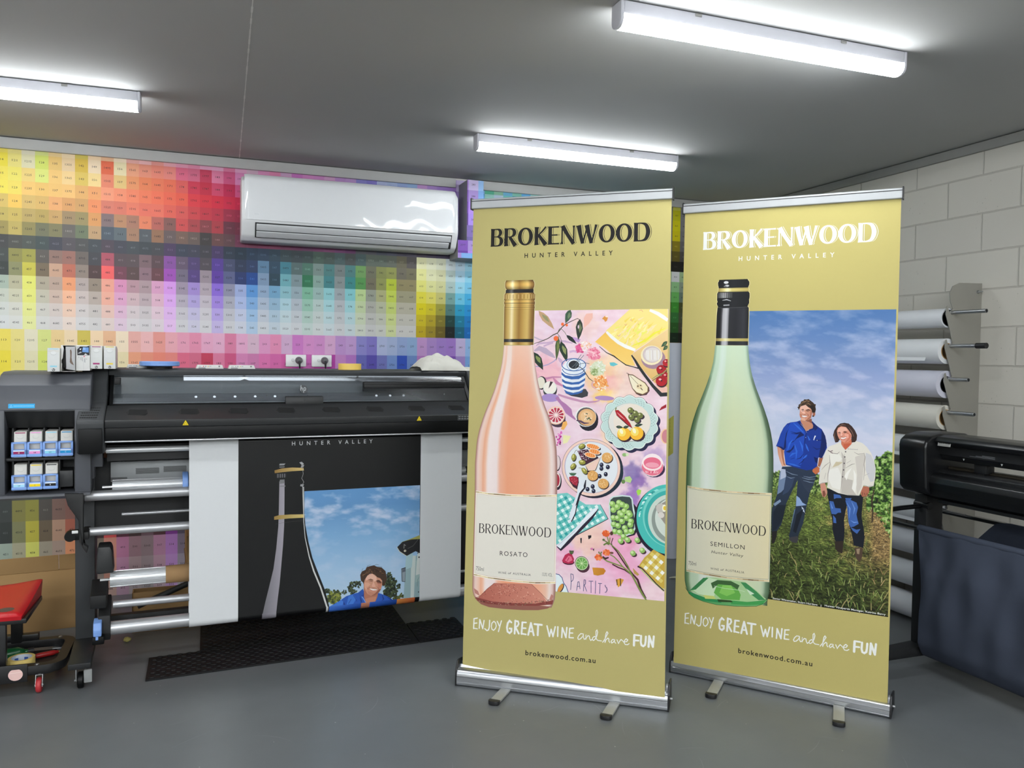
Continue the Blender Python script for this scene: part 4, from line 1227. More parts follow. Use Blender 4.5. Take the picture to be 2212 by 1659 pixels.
lg = a.build('maker_badge', M_ink, ac, 'faint grey maker badge')

# ------------------------------------------------------------ sockets
def outlet(label, x):
    t = thing('power_outlet', label, 'socket', (x, BACK - .0008, 1.365), 0, 'sockets above the printer')
    MB().box(-.061, .061, -.014, 0, -.037, .037, .004).build('plate', mat('socket_white', (230, 230, 230), 0.35, var=0.01), t)
    MB().lathe([(0, -.019), (.008, -.018), (.010, -.014)], (-.018, 0, .003), 'y', 18).build('switch', M_acg, t)
    return t
outlet('white power outlet on the chart wall, left one of the pair above the printer', .499)
outlet('white power outlet on the chart wall, right one of the pair above the printer', .654)
for x, lab in ((.516, 'grey plug with black cord in the left wall outlet'), (.671, 'grey plug with black cord in the right wall outlet')):
    t = thing('power_plug', lab, 'plug', (x, BACK - .0155, 1.367), 0, 'plugs in the wall outlets')
    MB().lathe([(0, -.034), (.012, -.034), (.017, -.026), (.0215, -.012), (.0225, 0), (0, 0)], (0, 0, 0), 'y', 28).build('plug_body', mat('plug_grey', (92, 92, 94), 0.4, var=0.05), t)
    MB().sweep([(0, -.030, -.004), (.001, -.034, -.016), (.002, -.030, -.045), (.004, -.020, -.12), (.002, -.016, -.5), (.03, -.02, -1.0)], [.008, .007, .0045, .004, .004, .004], 10).build('cord', M_black, t)

# ------------------------------------------------------------ lettering drawn by hand
STEM = [(.14, 0, .27), (.13, .13, .215), (.13, .87, .215), (.14, 1, .27)]
TOPBOWL = [(.15, .965, .06), (.40, .965, .075), (.56, .9, .17), (.62, .75, .22), (.56, .6, .16), (.41, .52, .06), (.2, .515, .05)]
LETTER = {
    'B': (.74, [STEM, [(.15, .965, .06), (.40, .965, .075), (.54, .91, .16), (.60, .77, .205), (.54, .63, .15), (.40, .55, .06), (.2, .545, .05)],
                [(.2, .545, .05), (.44, .53, .07), (.60, .45, .17), (.66, .29, .23), (.60, .12, .17), (.44, .035, .08), (.15, .035, .07)]]),
    'R': (.77, [STEM, TOPBOWL, [(.34, .52, .16), (.50, .27, .2), (.69, 0, .26)]]),
    'K': (.72, [STEM, [(.68, 1, .11), (.45, .74, .09), (.2, .51, .07)], [(.25, .56, .17), (.45, .30, .2), (.68, 0, .26)]]),
    'E': (.67, [STEM, [(.13, .962, .08), (.50, .962, .075), (.64, .962, .09)], [(.13, .52, .07), (.57, .52, .075)], [(.13, .038, .08), (.5, .038, .075), (.66, .038, .09)]]),
    'N': (.83, [[(.08, 0, .16), (.08, .15, .085), (.08, .9, .085), (.06, 1, .1)], [(.10, 1, .24), (.40, .5, .2), (.75, 0, .22)], [(.75, 0, .085), (.75, .85, .085), (.75, 1, .15)]]),
    'W': (1.2, [[(.12, 1, .27), (.22, .5, .21), (.36, 0, .2)], [(.36, 0, .1), (.50, .5, .085), (.62, .97, .1)], [(.58, 1, .27), (.70, .5, .21), (.85, 0, .2)], [(.85, 0, .1), (.99, .5, .085), (1.11, 1, .15)]]),
    'D': (.93, [STEM, [(.15, .965, .06), (.44, .965, .08), (.68, .86, .18), (.79, .5, .235), (.68, .14, .18), (.44, .035, .08), (.15, .035, .07)]]),
    'O': (.88, None), }
def wordmark(art, x0, x1, y, cap, col, paper=None, weight=1.0, slope=0.0):
    txt = 'BROKENWOOD'
    gap = .075
    W = sum(LETTER[c][0] for c in txt) + gap * (len(txt) - 1)
    k = (x1 - x0) / W
    def smooth(p):
        out = []
        for i in range(len(p) - 1):
            a, b = p[max(i - 1, 0)], p[i]
            c, d = p[i + 1], p[min(i + 2, len(p) - 1)]
            for t in (0, .25, .5, .75):
                out.append(tuple(.5 * (2 * b[j] + (c[j] - a[j]) * t + (2 * a[j] - 5 * b[j] + 4 * c[j] - d[j]) * t * t + (3 * b[j] - a[j] - 3 * c[j] + d[j]) * t ** 3) for j in range(3)))
        return out + [p[-1]]
    def run(dx, c, fat=0.0):
        x = x0
        for ch in txt:
            w, st = LETTER[ch]
            def put(path, closed=False):
                pts = [(x + (a + dx) * k, y + b * cap + slope * (x - x0 + a * k)) for a, b, _ in path]
                ws = [max(.03, (q + fat) * (weight if q > .12 else max(weight, .8))) * min(k, cap) for _, _, q in path]
                art.stroke(pts, ws, c, closed=closed)
            if st is None:
                put([(.43 + .335 * math.cos(t), .5 + .455 * math.sin(t), .085 + .14 * abs(math.cos(t)) ** 1.6) for t in [2 * PI * i / 28 for i in range(28)]], True)
            else:
                for p in st:
                    put(smooth(p) if len(p) > 4 else p)
            x += (w + gap) * k
    if paper:
        run(.085, col)
        run(.052, paper, .01)
    run(0, col)

def stroke_set(art, sets, col):
    for w, path in sets:
        art.stroke(path, w, col, round_=True)

SLOGAN = [
    (5, [(47,221),(46,179)]), (4.5, [(46,221),(62,225)]), (4.5, [(46,201),(60,204)]), (4.5, [(46,181),(63,180)]),
    (5, [(71,183),(73,220)]), (5.5, [(73,220),(87,183)]), (5, [(87,183),(92,218)]),
    (5, [(117,221),(116,193),(113,181),(106,177),(96,184)]),
    (4.5, [(135,218),(127,210),(125,196),(128,185),(135,181),(143,189),(147,200),(144,212),(138,218),(134,218)]),
    (5, [(151,220),(160,202)]), (5, [(169,224),(163,202),(157,178)]),
    (8, [(213,222),(205,228),(197,217),(194,199),(197,182),(206,177),(214,185),(214,196),(206,196)]),
    (8, [(230,231),(228,177)]), (7, [(230,230),(242,229),(245,219),(240,209),(230,204)]), (8, [(232,203),(246,179)]),
    (8, [(261,227),(258,179)]), (6.5, [(260,227),(277,228)]), (6.5, [(259,203),(276,204)]), (6.5, [(258,180),(277,179)]),
    (8, [(287,178),(298,228)]), (8, [(298,228),(311,179)]), (6.5, [(292,193),(307,194)]),
    (8, [(313,225),(345,225)]), (8.5, [(329,225),(328,181)]),
    (6, [(367,223),(378,181)]), (6, [(378,181),(385,211)]), (6, [(385,211),(393,182)]), (6, [(393,182),(402,223)]),
    (6, [(413,224),(413,185)]),
    (6, [(430,182),(432,222)]), (6.5, [(432,222),(448,184)]), (6, [(448,184),(451,225)]),
    (5.5, [(463,223),(461,185)]), (5, [(463,222),(479,225)]), (5, [(462,204),(476,205)]), (5, [(461,185),(479,186)]),
    (3.6, [(519,206),(509,206),(501,197),(497,187),(500,182),(507,184),(515,192),(521,205),(521,192),(524,185),(528,187)]),
    (3.6, [(531,203),(530,184),(533,193),(539,201),(545,200),(547,189),(551,183),(555,187)]),
    (3.6, [(573,198),(566,201),(559,195),(557,187),(562,184),(569,190),(576,204),(579,219),(576,228),(572,223),(572,206),(574,191),(580,186),(595,186)]),
    (3.6, [(600,181),(609,195),(617,212),(621,220),(617,225),(613,218),(610,199),(609,180),(613,192),(621,200),(625,197),(625,188),(629,183)]),
    (3.6, [(646,197),(639,196),(634,188),(637,182),(643,186),(649,196),(648,187),(653,183)]),
    (3.6, [(658,197),(664,183),(669,193),(674,200),(679,197),(684,192)]),
    (3.6, [(685,191),(697,194),(701,201),(695,205),(689,199),(686,190),(691,182),(700,182),(707,187)]),
    (9, [(727,223),(726,182)]), (7, [(727,224),(747,224)]), (7, [(725,202),(744,203)]),
    (8, [(754,223),(753,198),(756,186),(763,183),(770,189),(772,202),(773,222)]),
    (9, [(784,183),(786,225)]), (9, [(786,224),(801,185)]), (8, [(801,184),(804,226)]),
]
def common_print(art, ink):
    art.text('HUNTER VALLEY', 236, 614, 1734, 19, ink, bold=.018, spacing=2.3)
    art.text('brokenwood.com.au', 277, 572, 94, 21, (28, 25, 24), bold=.016, spacing=1.2)
    stroke_set(art, SLOGAN, (243, 243, 238))

def edge_at(path, t):
    for a, b in zip(path[:-1], path[1:]):
        lo, hi = min(a[1], b[1]), max(a[1], b[1])
        if lo <= t <= hi:
            return a[0] + (b[0] - a[0]) * (t - a[1]) / (b[1] - a[1] + 1e-9)
    return path[0][0] if abs(t - path[0][1]) < abs(t - path[-1][1]) else path[-1][0]

def ramp(stops, u):
    for (a, ca), (b, cb) in zip(stops[:-1], stops[1:]):
        if u <= b:
            f = max(0, min(1, (u - a) / (b - a)))
            return np.array(ca, float) * (1 - f) + np.array(cb, float) * f
    return np.array(stops[-1][1], float)

def bottle_strip(art, left, right, t0, t1, ny, stops, nx=36, shade=None):
    """graded strip of a printed bottle between heights t0 > t1"""
    pts, cs = [], []
    for j in range(ny + 1):
        t = t0 + (t1 - t0) * j / ny
        a, b = edge_at(left, t), edge_at(right, t)
        for i in range(nx + 1):
            u = i / nx
            c = ramp(stops, u)
            if shade:
                c = shade(c, u, j / ny)
            pts.append((a + (b - a) * u, t))
            cs.append(lin(tuple(max(0, min(255, q)) for q in c)))
    fs = [(j * (nx + 1) + i, (j + 1) * (nx + 1) + i, (j + 1) * (nx + 1) + i + 1, j * (nx + 1) + i + 1) for j in range(ny) for i in range(nx)]
    art.raw(pts, fs, cs)

# ------------------------------------------------------------ roll-up banner stands
M_bar = mat('bar_silver', (176, 178, 180), 0.45, metal=0.3, var=0.03)
M_banner = printed('banner_print', 0.5, 0.2, var=0.012, bump=0.10, gain=1.0)

def banner_stand(label, loc, hd, delta, lean, quad, zb, paint, feet):
    t = thing('banner_stand', label, 'banner', (loc[0], loc[1], 0), hd, 'roll-up wine banners')
    TL, TR, BL, BR = quad
    sl, cl = math.sin(lean), math.cos(lean)
    def place(s, v, h):
        a, b = s / 850.0, v / 1950.0
        x = (BL[0] * (1 - a) + BR[0] * a) * (1 - b) + (TL[0] * (1 - a) + TR[0] * a) * b
        y = (BL[1] * (1 - a) + BR[1] * a) * (1 - b) + (TL[1] * (1 - a) + TR[1] * a) * b
        return (x, y * sl - h / 1000.0, zb + y * cl)
    L = quad[3][0]
    # cassette, turned a touch against the sheet
    def part(mb, name, m, label=None):
        o = mb.build(name, m, t)
        c, s = math.cos(delta), math.sin(delta)
        px = L / 2
        o.location = (px - px * c, 0.003 - px * s, 0)
        o.rotation_euler = (0, 0, delta)
        if label:
            o['label'] = label
        return o
    zt = zb + .004
    prof = [(-.004, zt), (-.012, zt - .006), (-.0175, zt - .018), (-.019, zt * .62), (-.0165, zt * .60), (-.0205, zt * .56), (-.021, zt * .30), (-.0185, zt * .27), (-.0215, zt * .23), (-.021, .008), (-.016, .003), (.10, .003), (.112, .012), (.114, zt * .6), (.104, zt + .01), (.02, zt + .012), (.012, zt + .002)]
    part(MB().prism(prof, 'x', -.006, L + .010), 'cassette', M_alu, 'brushed aluminium cassette base')
    for x0, x1 in ((-.013, -.006), (L + .010, L + .017)):
        pe = [(-.024, .002), (.118, .002), (.120, zt * .6), (.110, zt + .018), (.016, zt + .036), (-.002, zt + .034), (-.02, zt - .004)]
        part(MB().prism(pe, 'x', x0, x1, .002), 'end_cap', M_black, 'black end cap')
    bb = MB()
    bb.box(L + .001, L + .010, .0, .03, zt + .002, zt + .026, .002)
    part(bb, 'latch', M_alulight)
    part(MB().tube((L + .017, .03, .035), (L + .026, .03, .035), .004, 10), 'end_pin', M_alulight)
    for x, tw, ln in feet:
        f = MB().box(-.0215, .0215, -ln + .018, .05, .004, .014, .003)
        o = f.build('foot', M_foot, t, (x, -.02, 0), tw)
        c = MB()
        prof = [(-.0235, -ln + .022), (.0235, -ln + .022), (.0235, -ln + .006), (.018, -ln - .002), (.007, -ln - .006), (-.007, -ln - .006), (-.018, -ln - .002), (-.0235, -ln + .006)]
        c.prism(prof, 'z', .0015, .018, .0025)
        c.build('foot_cap', M_black, o, None)['label'] = 'black plastic foot cap'
    # printed sheet
    art = Art(place)
    paint(art)
    art.build('printed_panel', M_banner, t)
    # thickness of the sheet behind the print
    bk = MB()
    P = [place(0, -8, -.6), place(850, -8, -.6), place(850, 1962, -.6), place(0, 1962, -.6)]
    Q = [place(0, -8, -.05), place(850, -8, -.05), place(850, 1962, -.05), place(0, 1962, -.05)]
    bk.add(P + Q, [(3, 2, 1, 0), (4, 5, 6, 7), (0, 1, 5, 4), (1, 2, 6, 5), (2, 3, 7, 6), (3, 0, 4, 7)])
    bk.build('panel_backing', mat('sheet_back_' + str(int(zb * 1000)), (208, 208, 204), 0.6), t)
    # top bar
    a, b = Vector(place(-4, 1966, 0)), Vector(place(854, 1966, 0))
    d = (b - a).normalized()
    n = Vector((-d.y, d.x, 0)).normalized()
    def bar(pts, p0, p1):
        vs = [p0 + n * y + Vector((0, 0, z)) for y, z in pts] + [p1 + n * y + Vector((0, 0, z)) for y, z in pts]
        k = len(pts)
        return vs, [tuple(range(k)), tuple(range(k, 2 * k))[::-1]] + [(i, k + i, k + (i + 1) % k, (i + 1) % k) for i in range(k)]
    tb = MB()
    tb.add(*bar([(-.010, -.021), (-.013, -.018), (-.0135, .010), (-.010, .0105), (-.010, .0125), (-.0125, .013), (-.012, .018), (-.008, .021), (.008, .021), (.012, .017), (.012, -.021)], a, b))
    tb.build('top_bar', M_bar, t)
    gb_ = MB()
    gb_.add(*bar([(-.0142, .0095), (-.0142, .0125), (-.012, .0125), (-.012, .0095)], a, b))
    gb_.build('bar_groove', M_black, t)['label'] = 'thin dark groove along the top bar'
    for p0, p1 in ((a - d * .005, a), (b, b + d * .005)):
        cb = MB()
        cb.add(*bar([(-.0165, -.024), (-.0165, .022), (-.012, .026), (.012, .026), (.016, .02), (.016, -.024)], p0, p1))
        cb.build('bar_clip', M_black, t)['label'] = 'black clip on the end of the top bar'
    MB().tube((L / 2, .045, zt + .008), ((a.x + b.x) / 2, (a.y + b.y) / 2 + .03, a.z - .01), .008, 14).build('pole', M_alulight, t)
    return t

GOLD, GOLD_TOP = (188, 176, 114), (196, 180, 108)
WHITEP = (236, 235, 230)

def screw_cap(art, L, R, rows, knurl=None):
    for t0, t1, stops in rows:
        bottle_strip(art, L, R, t0, t1, 3, stops, 24)

# ---- left banner: pink wine and a painted picnic
def paint_rose(art):
    art.poly([(0, -8), (850, -8), (850, 1962), (0, 1962)], GOLD)
    wordmark(art, 82, 768, 1785, 74, (32, 30, 29), GOLD)
    common_print(art, (40, 36, 33))
    picnic(art)
    capL = [(157,1641),(153,1635),(152,1621),(154,1610),(160,1604),(155,1602),(156,1595),(155,1589),(150,1585),(149,1562),(152,1557),(149,1551),(151,1543),(153,1537),(151,1533),(151,1518),(152,1373)]
    capR = [(276,1640),(281,1634),(283,1624),(282,1614),(278,1606),(280,1599),(279,1593),(281,1587),(285,1583),(287,1562),(284,1556),(287,1549),(286,1541),(284,1537),(286,1529),(284,1516),(283,1373)]
    halo = [(p[0] - 2.5, p[1]) for p in capL] + [(p[0] + 2.5, p[1]) for p in capR[::-1]]
    art.poly(halo, (214, 200, 150))
    g = [(0, (118, 88, 45)), (.06, (176, 140, 72)), (.17, (214, 184, 112)), (.26, (246, 232, 190)), (.33, (212, 180, 106)), (.5, (158, 118, 58)), (.62, (190, 152, 78)), (.78, (214, 182, 108)), (.9, (150, 112, 58)), (1, (112, 84, 46))]
    dk = [(0, (40, 38, 38)), (.12, (60, 58, 58)), (.22, (120, 118, 115)), (.3, (46, 44, 44)), (1, (36, 34, 34))]
    T = lambda v: (205,2036)[1] + (v / 4.608) * -2.0
    y = [p[1] for p in [(215,1642),(216,1604),(216,1589),(216,1585),(216,1562),(217,1556),(217,1538),(217,1520),(220,1398),(221,1385),(221,1373)]]
    def dim(c, u, v):
        return c * (0.72 + .45 * math.sin(PI * min(1, v * 1.05)))
    bottle_strip(art, capL, capR, y[0], y[1], 8, g, 24, dim)
    bottle_strip(art, capL, capR, y[1], y[2], 4, dk, 24)
    bottle_strip(art, capL, capR, y[2], y[4], 4, g, 24)
    x0, x1 = edge_at(capL, y[4]), edge_at(capR, y[4])
    for i in range(26):
        u = (i + .5) / 26
        xx = x0 + (x1 - x0) * (.5 - .5 * math.cos(PI * u))
        art.stroke([(xx, y[3] - 2), (xx, y[4] + 3)], 1.5, (132, 98, 48) if i % 2 else (228, 204, 140))
    bottle_strip(art, capL, capR, y[4], y[6], 8, g, 24, lambda c, u, v: c * (.75 + .4 * abs(math.sin(PI * 1.5 * v))))
    bottle_strip(art, capL, capR, y[6], y[7], 4, g, 24, lambda c, u, v: c * (.85 + .25 * abs(math.sin(PI * 2 * v))))
    bottle_strip(art, capL, capR, y[7], y[8], 2, g, 24)
    bottle_strip(art, capL, capR, y[8], y[9], 1, dk, 24)
    bottle_strip(art, capL, capR, y[9], y[10], 1, g, 24)
    GL = [(153,1371),(150,1333),(146,1299),(138,1261),(128,1228),(113,1181),(96,1139),(77,1096),(62,1054),(49,1011),(41,969),(38,926),(35,875),(36,812),(37,757)] + [(36,544),(36,396),(36,354),(38,333),(45,314),(58,299)]
    GR = [(282,1371),(289,1321),(298,1267),(308,1218),(322,1168),(341,1119),(359,1079),(375,1034),(386,993),(393,948),(397,891),(399,809)] + [(399,611),(399,447),(400,365),(398,336),(392,317),(384,304)]
    s = [(0, (150, 105, 92)), (.012, (196, 152, 140)), (.035, (236, 208, 198)), (.08, (238, 196, 174)), (.10, (236, 172, 140)), (.13, (240, 190, 162)), (.155, (242, 226, 222)), (.27, (240, 222, 218)), (.31, (238, 178, 150)), (.4, (238, 164, 128)), (.6, (240, 168, 132)), (.8, (238, 172, 142)), (.89, (236, 190, 166)), (.93, (240, 222, 214)), (.965, (226, 196, 188)), (.985, (178, 132, 122)), (1, (150, 112, 104))]
    y0, y1 = GL[0][1], GL[-1][1]
    def pale(c, u, v):
        k = max(0, 1 - v / .22) * .62
        edge = max(0, 1 - abs(u - .5) * 3.2)
        c = c * (1 - k) + np.array((243, 214, 198)) * k
        d = max(0, (v - .35)) * .10
        return c * (1 - d * edge * .3)
    bottle_strip(art, GL, GR, y0, y1, 60, s, 60, pale)
    # punt and base
    foot = [(58,299),(77,285),(113,276),(175,275),(263,278),(328,284),(367,294),(384,304)]
    base = [(38,329),(45,312),(67,302),(130,297),(219,300),(306,306),(366,319),(394,338),(398,326),(384,302),(328,284),(263,278),(175,275),(108,278),(63,293)]
    art.poly(foot + [GR[-1], GL[-1]], (150, 96, 84))
    punt = [(133,379),(296,389),(344,348),(371,315),(219,297),(54,302),(84,333)]
    rim = [(49,313),(130,301),(219,303),(315,310),(392,331),(388,313),(315,300),(210,292),(108,289),(63,297)]
    art.poly(punt, (176, 98, 84), (214, 142, 122), 0)
    art.poly(rim, (138, 70, 64))
    rr = random.Random(11)
    for i in range(240):
        u, v = rr.random(), rr.random()
        p = [punt[6][0] + (punt[3][0] - punt[6][0]) * u, punt[3][1] + (punt[0][1] - punt[3][1]) * v]
        wid = 1 - v * .62
        p[0] = (punt[5][0] + punt[3][0]) / 2 + (u - .5) * (punt[3][0] - punt[5][0]) * wid
        c = rr.choice(((206, 138, 116), (232, 186, 164), (176, 96, 80), (120, 52, 46), (88, 38, 36)))
        if 0.18 < u < 0.62 or rr.random() < .5:
            art.ell(p, rr.uniform(1.2, 2.6), rr.uniform(.8, 1.5), c, n=6)
    for i in range(120):
        u = rr.random()
        a = Vector(base[2]).lerp(Vector(base[7]), u)
        c = rr.choice(((196, 150, 132), (112, 50, 48), (160, 130, 112), (84, 40, 40), (150, 142, 110)))
        art.ell((a.x, a.y - 4 - 22 * math.sin(PI * u) * rr.uniform(.2, 1)), rr.uniform(1.5, 4), rr.uniform(.8, 1.6), c, n=6)
    for p in ([(43,350),(62,339),(71,319),(48,329)], [(383,355),(393,348),(383,326),(375,334)]):
        art.poly(p, (190, 130, 118))
    art.stroke([(133,377),(102,351),(76,323),(49,306)], 1.6, (120, 66, 58))
    art.stroke([(298,387),(340,353),(370,325)], 1.6, (120, 66, 58))
    label_print(art, 'rose')

def label_print(art, kind):
    if kind == 'rose':
        top = [(42,760),(97,755),(200,753),(305,756),(398,763)]
        bot = [(399,398),(313,390),(208,390),(105,394),(41,402)]
        paper, paper2, edge = (232, 226, 214), (228, 223, 210), (196, 150, 130)
    else:
        top = [(41,775),(111,770),(211,769),(300,771),(396,776)]
        bot = [(396,408),(310,401),(221,397),(121,399),(46,404)]
        paper, paper2, edge = (222, 219, 198), (224, 212, 172), (110, 96, 70)
    art.poly(top + bot, (246, 240, 226) if kind == 'rose' else (216, 212, 186))
    n = len(top)
    ins = lambda P, dx, dy: [(p[0], p[1] + dy) for p in P]
    t2, b2 = ins(top, 0, -11), ins(bot, 0, 11)
    t2[0], t2[-1] = (t2[0][0] + 4, t2[0][1]), (t2[-1][0] - 4, t2[-1][1])
    b2[0], b2[-1] = (b2[0][0] - 4, b2[0][1]), (b2[-1][0] + 4, b2[-1][1])
    art.poly(t2 + b2, edge)
    sh = lambda P, k: [(q[0] + (.9 if q[0] < 200 else -.9) * k, q[1]) for q in P]
    art.poly(sh(ins(t2, 0, -.9), 1) + sh(ins(b2, 0, .9), 1), paper, paper2, 0)
    def goldline(P, off, w):
        m = len(P)
        for i in range(m - 1):
            for j in range(4):
                u = (i + j / 4) / (m - 1)
                u2 = (i + (j + 1) / 4) / (m - 1)
                a = Vector(P[i]).lerp(Vector(P[i + 1]), j / 4)
                b = Vector(P[i]).lerp(Vector(P[i + 1]), (j + 1) / 4)
                k = abs(math.sin(u * 7.5 + .6))
                c = tuple(np.array((112, 78, 38)) * (1 - k) + np.array((240, 218, 168)) * k)
                art.stroke([(a.x, a.y + off), (b.x, b.y + off)], w, c)
    goldline(top, -5, 4.2)
    goldline(bot[::-1], 5, 4.2)
    ink = (44, 36, 36)
    sl = lambda a, b: (b[1] - a[1]) / (b[0] - a[0])
    if kind == 'rose':
        wordmark(art, 59, 379, 584, 40, ink, None, .62, .004)
        art.text('ROSATO', 156, 277, 496, 19.5, ink, spacing=1.25, slope=.016)
        art.text('750ml', 51, 86, 426, 18, ink, slope=-.05, bold=-.008)
        art.text('WINE', 150, 186, 420, 9.5, ink, slope=.01, spacing=1.3)
        art.text('of', 193, 206, 421, 9.5, ink, shear=.2)
        art.text('AUSTRALIA', 215, 293, 421, 9.5, ink, slope=.005, spacing=1.2)
        art.text('13.0% VOL', 342, 385, 426, 15, ink, bold=-.008)
    else:
        wordmark(art, 62, 379, 593, 40.5, ink, None, .62, .008)
        art.text('SEMILLON', 148, 292, 528, 19, ink, spacing=1.2, slope=.01)
        art.text('Hunter Valley', 153, 286, 497, 13, ink, shear=.22, spacing=1.15)
        art.text('750ml', 55, 89, 434, 18, ink, bold=-.008)
        art.text('WINE', 151, 186, 427, 9.5, ink, spacing=1.3)
        art.text('of', 193, 206, 428, 9.5, ink, shear=.2)
        art.text('AUSTRALIA', 214, 293, 429, 9.5, ink, spacing=1.2)

# ---- the painted picnic printed on the left banner
def picnic(art):
    art.clip = (270, 367, 843, 1516)
    rr = random.Random(5)
    blobs = [(p, r, c, w) for p, r, c, w in (
        ((578,1244), 75, (247, 208, 158), .9), ((588,1179), 40, (250, 210, 112), .8), ((652,1328), 60, (246, 214, 180), .8),
        ((342,1269), 60, (240, 176, 188), .8), ((377,1478), 70, (234, 206, 222), .9), ((506,1458), 60, (240, 206, 200), .8),
        ((616,1225), 35, (242, 168, 180), .8), ((683,1217), 70, (246, 216, 190), .6), ((465,1026), 80, (236, 208, 220), .9),
        ((736,823), 42, (140, 104, 172), .9), ((709,868), 35, (124, 106, 166), .8), ((703,767), 36, (160, 118, 186), 1.0), ((789,927), 45, (190, 160, 200), .9),
        ((764,797), 25, (242, 216, 214), .9), ((811,727), 60, (238, 168, 186), .9), ((683,609), 60, (236, 160, 190), .9),
        ((532,598), 75, (244, 202, 186), .9), ((425,582), 36, (218, 204, 228), .8), ((647,505), 70, (240, 168, 202), .9),
        ((446,517), 50, (240, 176, 206), .8), ((741,466), 70, (238, 172, 204), .8), ((593,398), 80, (240, 190, 214), .8),
        ((797,416), 50, (240, 208, 214), .8), ((785,579), 34, (226, 214, 232), .8), ((441,780), 50, (238, 196, 206), .7), ((620,1012), 40, (246, 210, 170), .7))]
    def wash(X, Y):
        n = fbm(X / 34 + 3, Y / 26, 3, 4)
        m = fbm(X / 90, Y / 12 + 7, 9, 3)
        W = np.stack([238 + 0 * X, 208 + 0 * X, 218 + 0 * X])
        wx, wy = X + (fbm(X / 22, Y / 22, 21) - .5) * 46, Y + (fbm(X / 22, Y / 22, 31) - .5) * 46
        for p, r, c, w in blobs:
            k = w / (1 + np.exp((np.hypot(wx - p[0], wy - p[1]) - r) / (r * .13)))
            W = W * (1 - k) + np.array(c, float).reshape(3, 1, 1) * k
        d = (n - .5) * 26 + (m - .5) * 16
        return W[0] + d * .5, W[1] + d, W[2] + d * .8
    art.field(272, 368, 843, 1515, 190, 380, wash)
    E, F, G, I = (.267, .25), (.258, .241), (.2254, .2107), (.249, .233)
    def e(c, rx, ry, k, col, rot=0.0, n=20, col2=None):
        art.ell(c, rx * k[0], ry * k[1], col, rot, n, col2)
    def leaf(p, q, w, dark, light):
        a, b = Vector(p), Vector(q)
        d = b - a
        nn = Vector((-d.y, d.x)).normalized() * w / 2
        P = lambda t, k: tuple(a + d * t + nn * k)
        art.poly([P(0, 0), P(.2, .7), P(.45, 1), P(.75, .6), P(1, 0), P(.72, -.55), P(.4, -.95), P(.15, -.6)], dark)
        art.poly([P(.2, .1), P(.42, .75), P(.66, .25), P(.5, -.15), P(.3, -.2)], light)
    DARK = (46, 48, 50)
    # shadows of the branch
    V = (206, 172, 200)
    art.stroke([(285,1406),(298,1401),(311,1395),(333,1391)], 6, (200, 178, 196))
    art.stroke([(295,1370),(309,1380),(342,1382),(361,1386),(388,1391),(420,1388),(452,1381)], [4, 9, 7, 5, 6, 9, 5], V)
    art.stroke([(288,1349),(309,1360),(334,1350),(364,1332),(378,1321)], [5, 18, 24, 16, 4], (190, 168, 190))
    art.stroke([(328,1368),(345,1375),(369,1383)], 7, V)
    art.stroke([(392,1321),(403,1309),(414,1296)], [6, 14, 6], V)
    art.stroke([(440,1345),(456,1349),(474,1345)], 9, (214, 176, 208))
    art.stroke([(295,1285),(317,1284),(349,1293),(373,1306),(384,1316)], 4, (176, 162, 200))
    art.poly([(446,1406),(468,1403),(486,1396),(479,1383),(457,1391)], (196, 154, 206))
    art.poly([(298,1267),(336,1259),(371,1278),(396,1265),(399,1250),(350,1239),(315,1246)], (243, 190, 198))
    art.stroke([(309,1238),(342,1235),(372,1242),(407,1242)], [8, 10, 7, 5], (204, 136, 170))
    art.stroke([(372,1239),(388,1219),(418,1204)], [5, 14, 5], (206, 134, 168))
    # yellow cloth
    art.poly([(688,1517),(611,1447),(591,1431),(620,1401),(657,1376),(713,1351),(843,1437),(841,1515)], (248, 226, 128), (246, 222, 140))
    art.poly([(591,1426),(547,1386),(595,1355),(634,1323),(658,1308),(678,1295),(714,1290),(696,1333),(713,1351),(657,1374),(620,1398)], (247, 208, 118), (242, 192, 88), 1)
    for i in range(60):
        u, v = rr.random(), rr.random()
        p = Vector((625,1436)).lerp(Vector((713,1508)), u).lerp(Vector((713,1368)).lerp(Vector((822,1447)), u), v)
        art.stroke([tuple(p), (p.x + rr.uniform(-26, -10), p.y + rr.uniform(-30, -8))], [1, rr.uniform(4, 12), 2][:2], rr.choice(((250, 236, 160), (244, 216, 100), (246, 224, 174), (240, 232, 110))))
    art.stroke([(594,1426),(615,1406),(644,1383),(675,1367),(713,1353)], [9, 13, 13, 14, 11], (244, 240, 234))
    art.stroke([(769,1512),(802,1497),(824,1483),(842,1471)], [11, 14, 15, 14], (244, 240, 234))
    art.stroke([(695,1368),(753,1391),(790,1420),(833,1440)], [2, 9, 7, 2], (240, 230, 70))
    for p in ([(696,1479),(691,1473),(699,1468)], [(668,1456),(673,1451),(676,1458)], [(726,1510),(736,1512),(741,1505)], [(638,1413),(646,1408),(651,1416)], [(722,1458),(727,1453)]):
        art.stroke(p, 1.6, (226, 150, 128))
    art.stroke([(565,1368),(595,1343),(626,1329),(652,1310),(676,1294),(704,1287),(727,1281)], [2, 3, 5, 3, 4, 3, 5], DARK)
    # board with cheese and cherries
    art.poly([(698,1336),(743,1368),(793,1403),(843,1436),(846,1201),(826,1200),(796,1220),(773,1244),(727,1293)], (224, 180, 108), (238, 206, 148))
    art.poly([(791,1225),(846,1208),(846,1186),(821,1185),(806,1200)], (238, 190, 174))
    art.stroke([(698,1333),(714,1311),(729,1286),(755,1251),(786,1212),(819,1178),(846,1180)], [5, 9, 11, 11, 12, 15, 15], DARK)
    e((786,1319), 182, 160, E, (166, 132, 146))
    e((779,1333), 162, 155, E, (240, 226, 186))
    e((780,1336), 140, 132, E, (206, 188, 186))
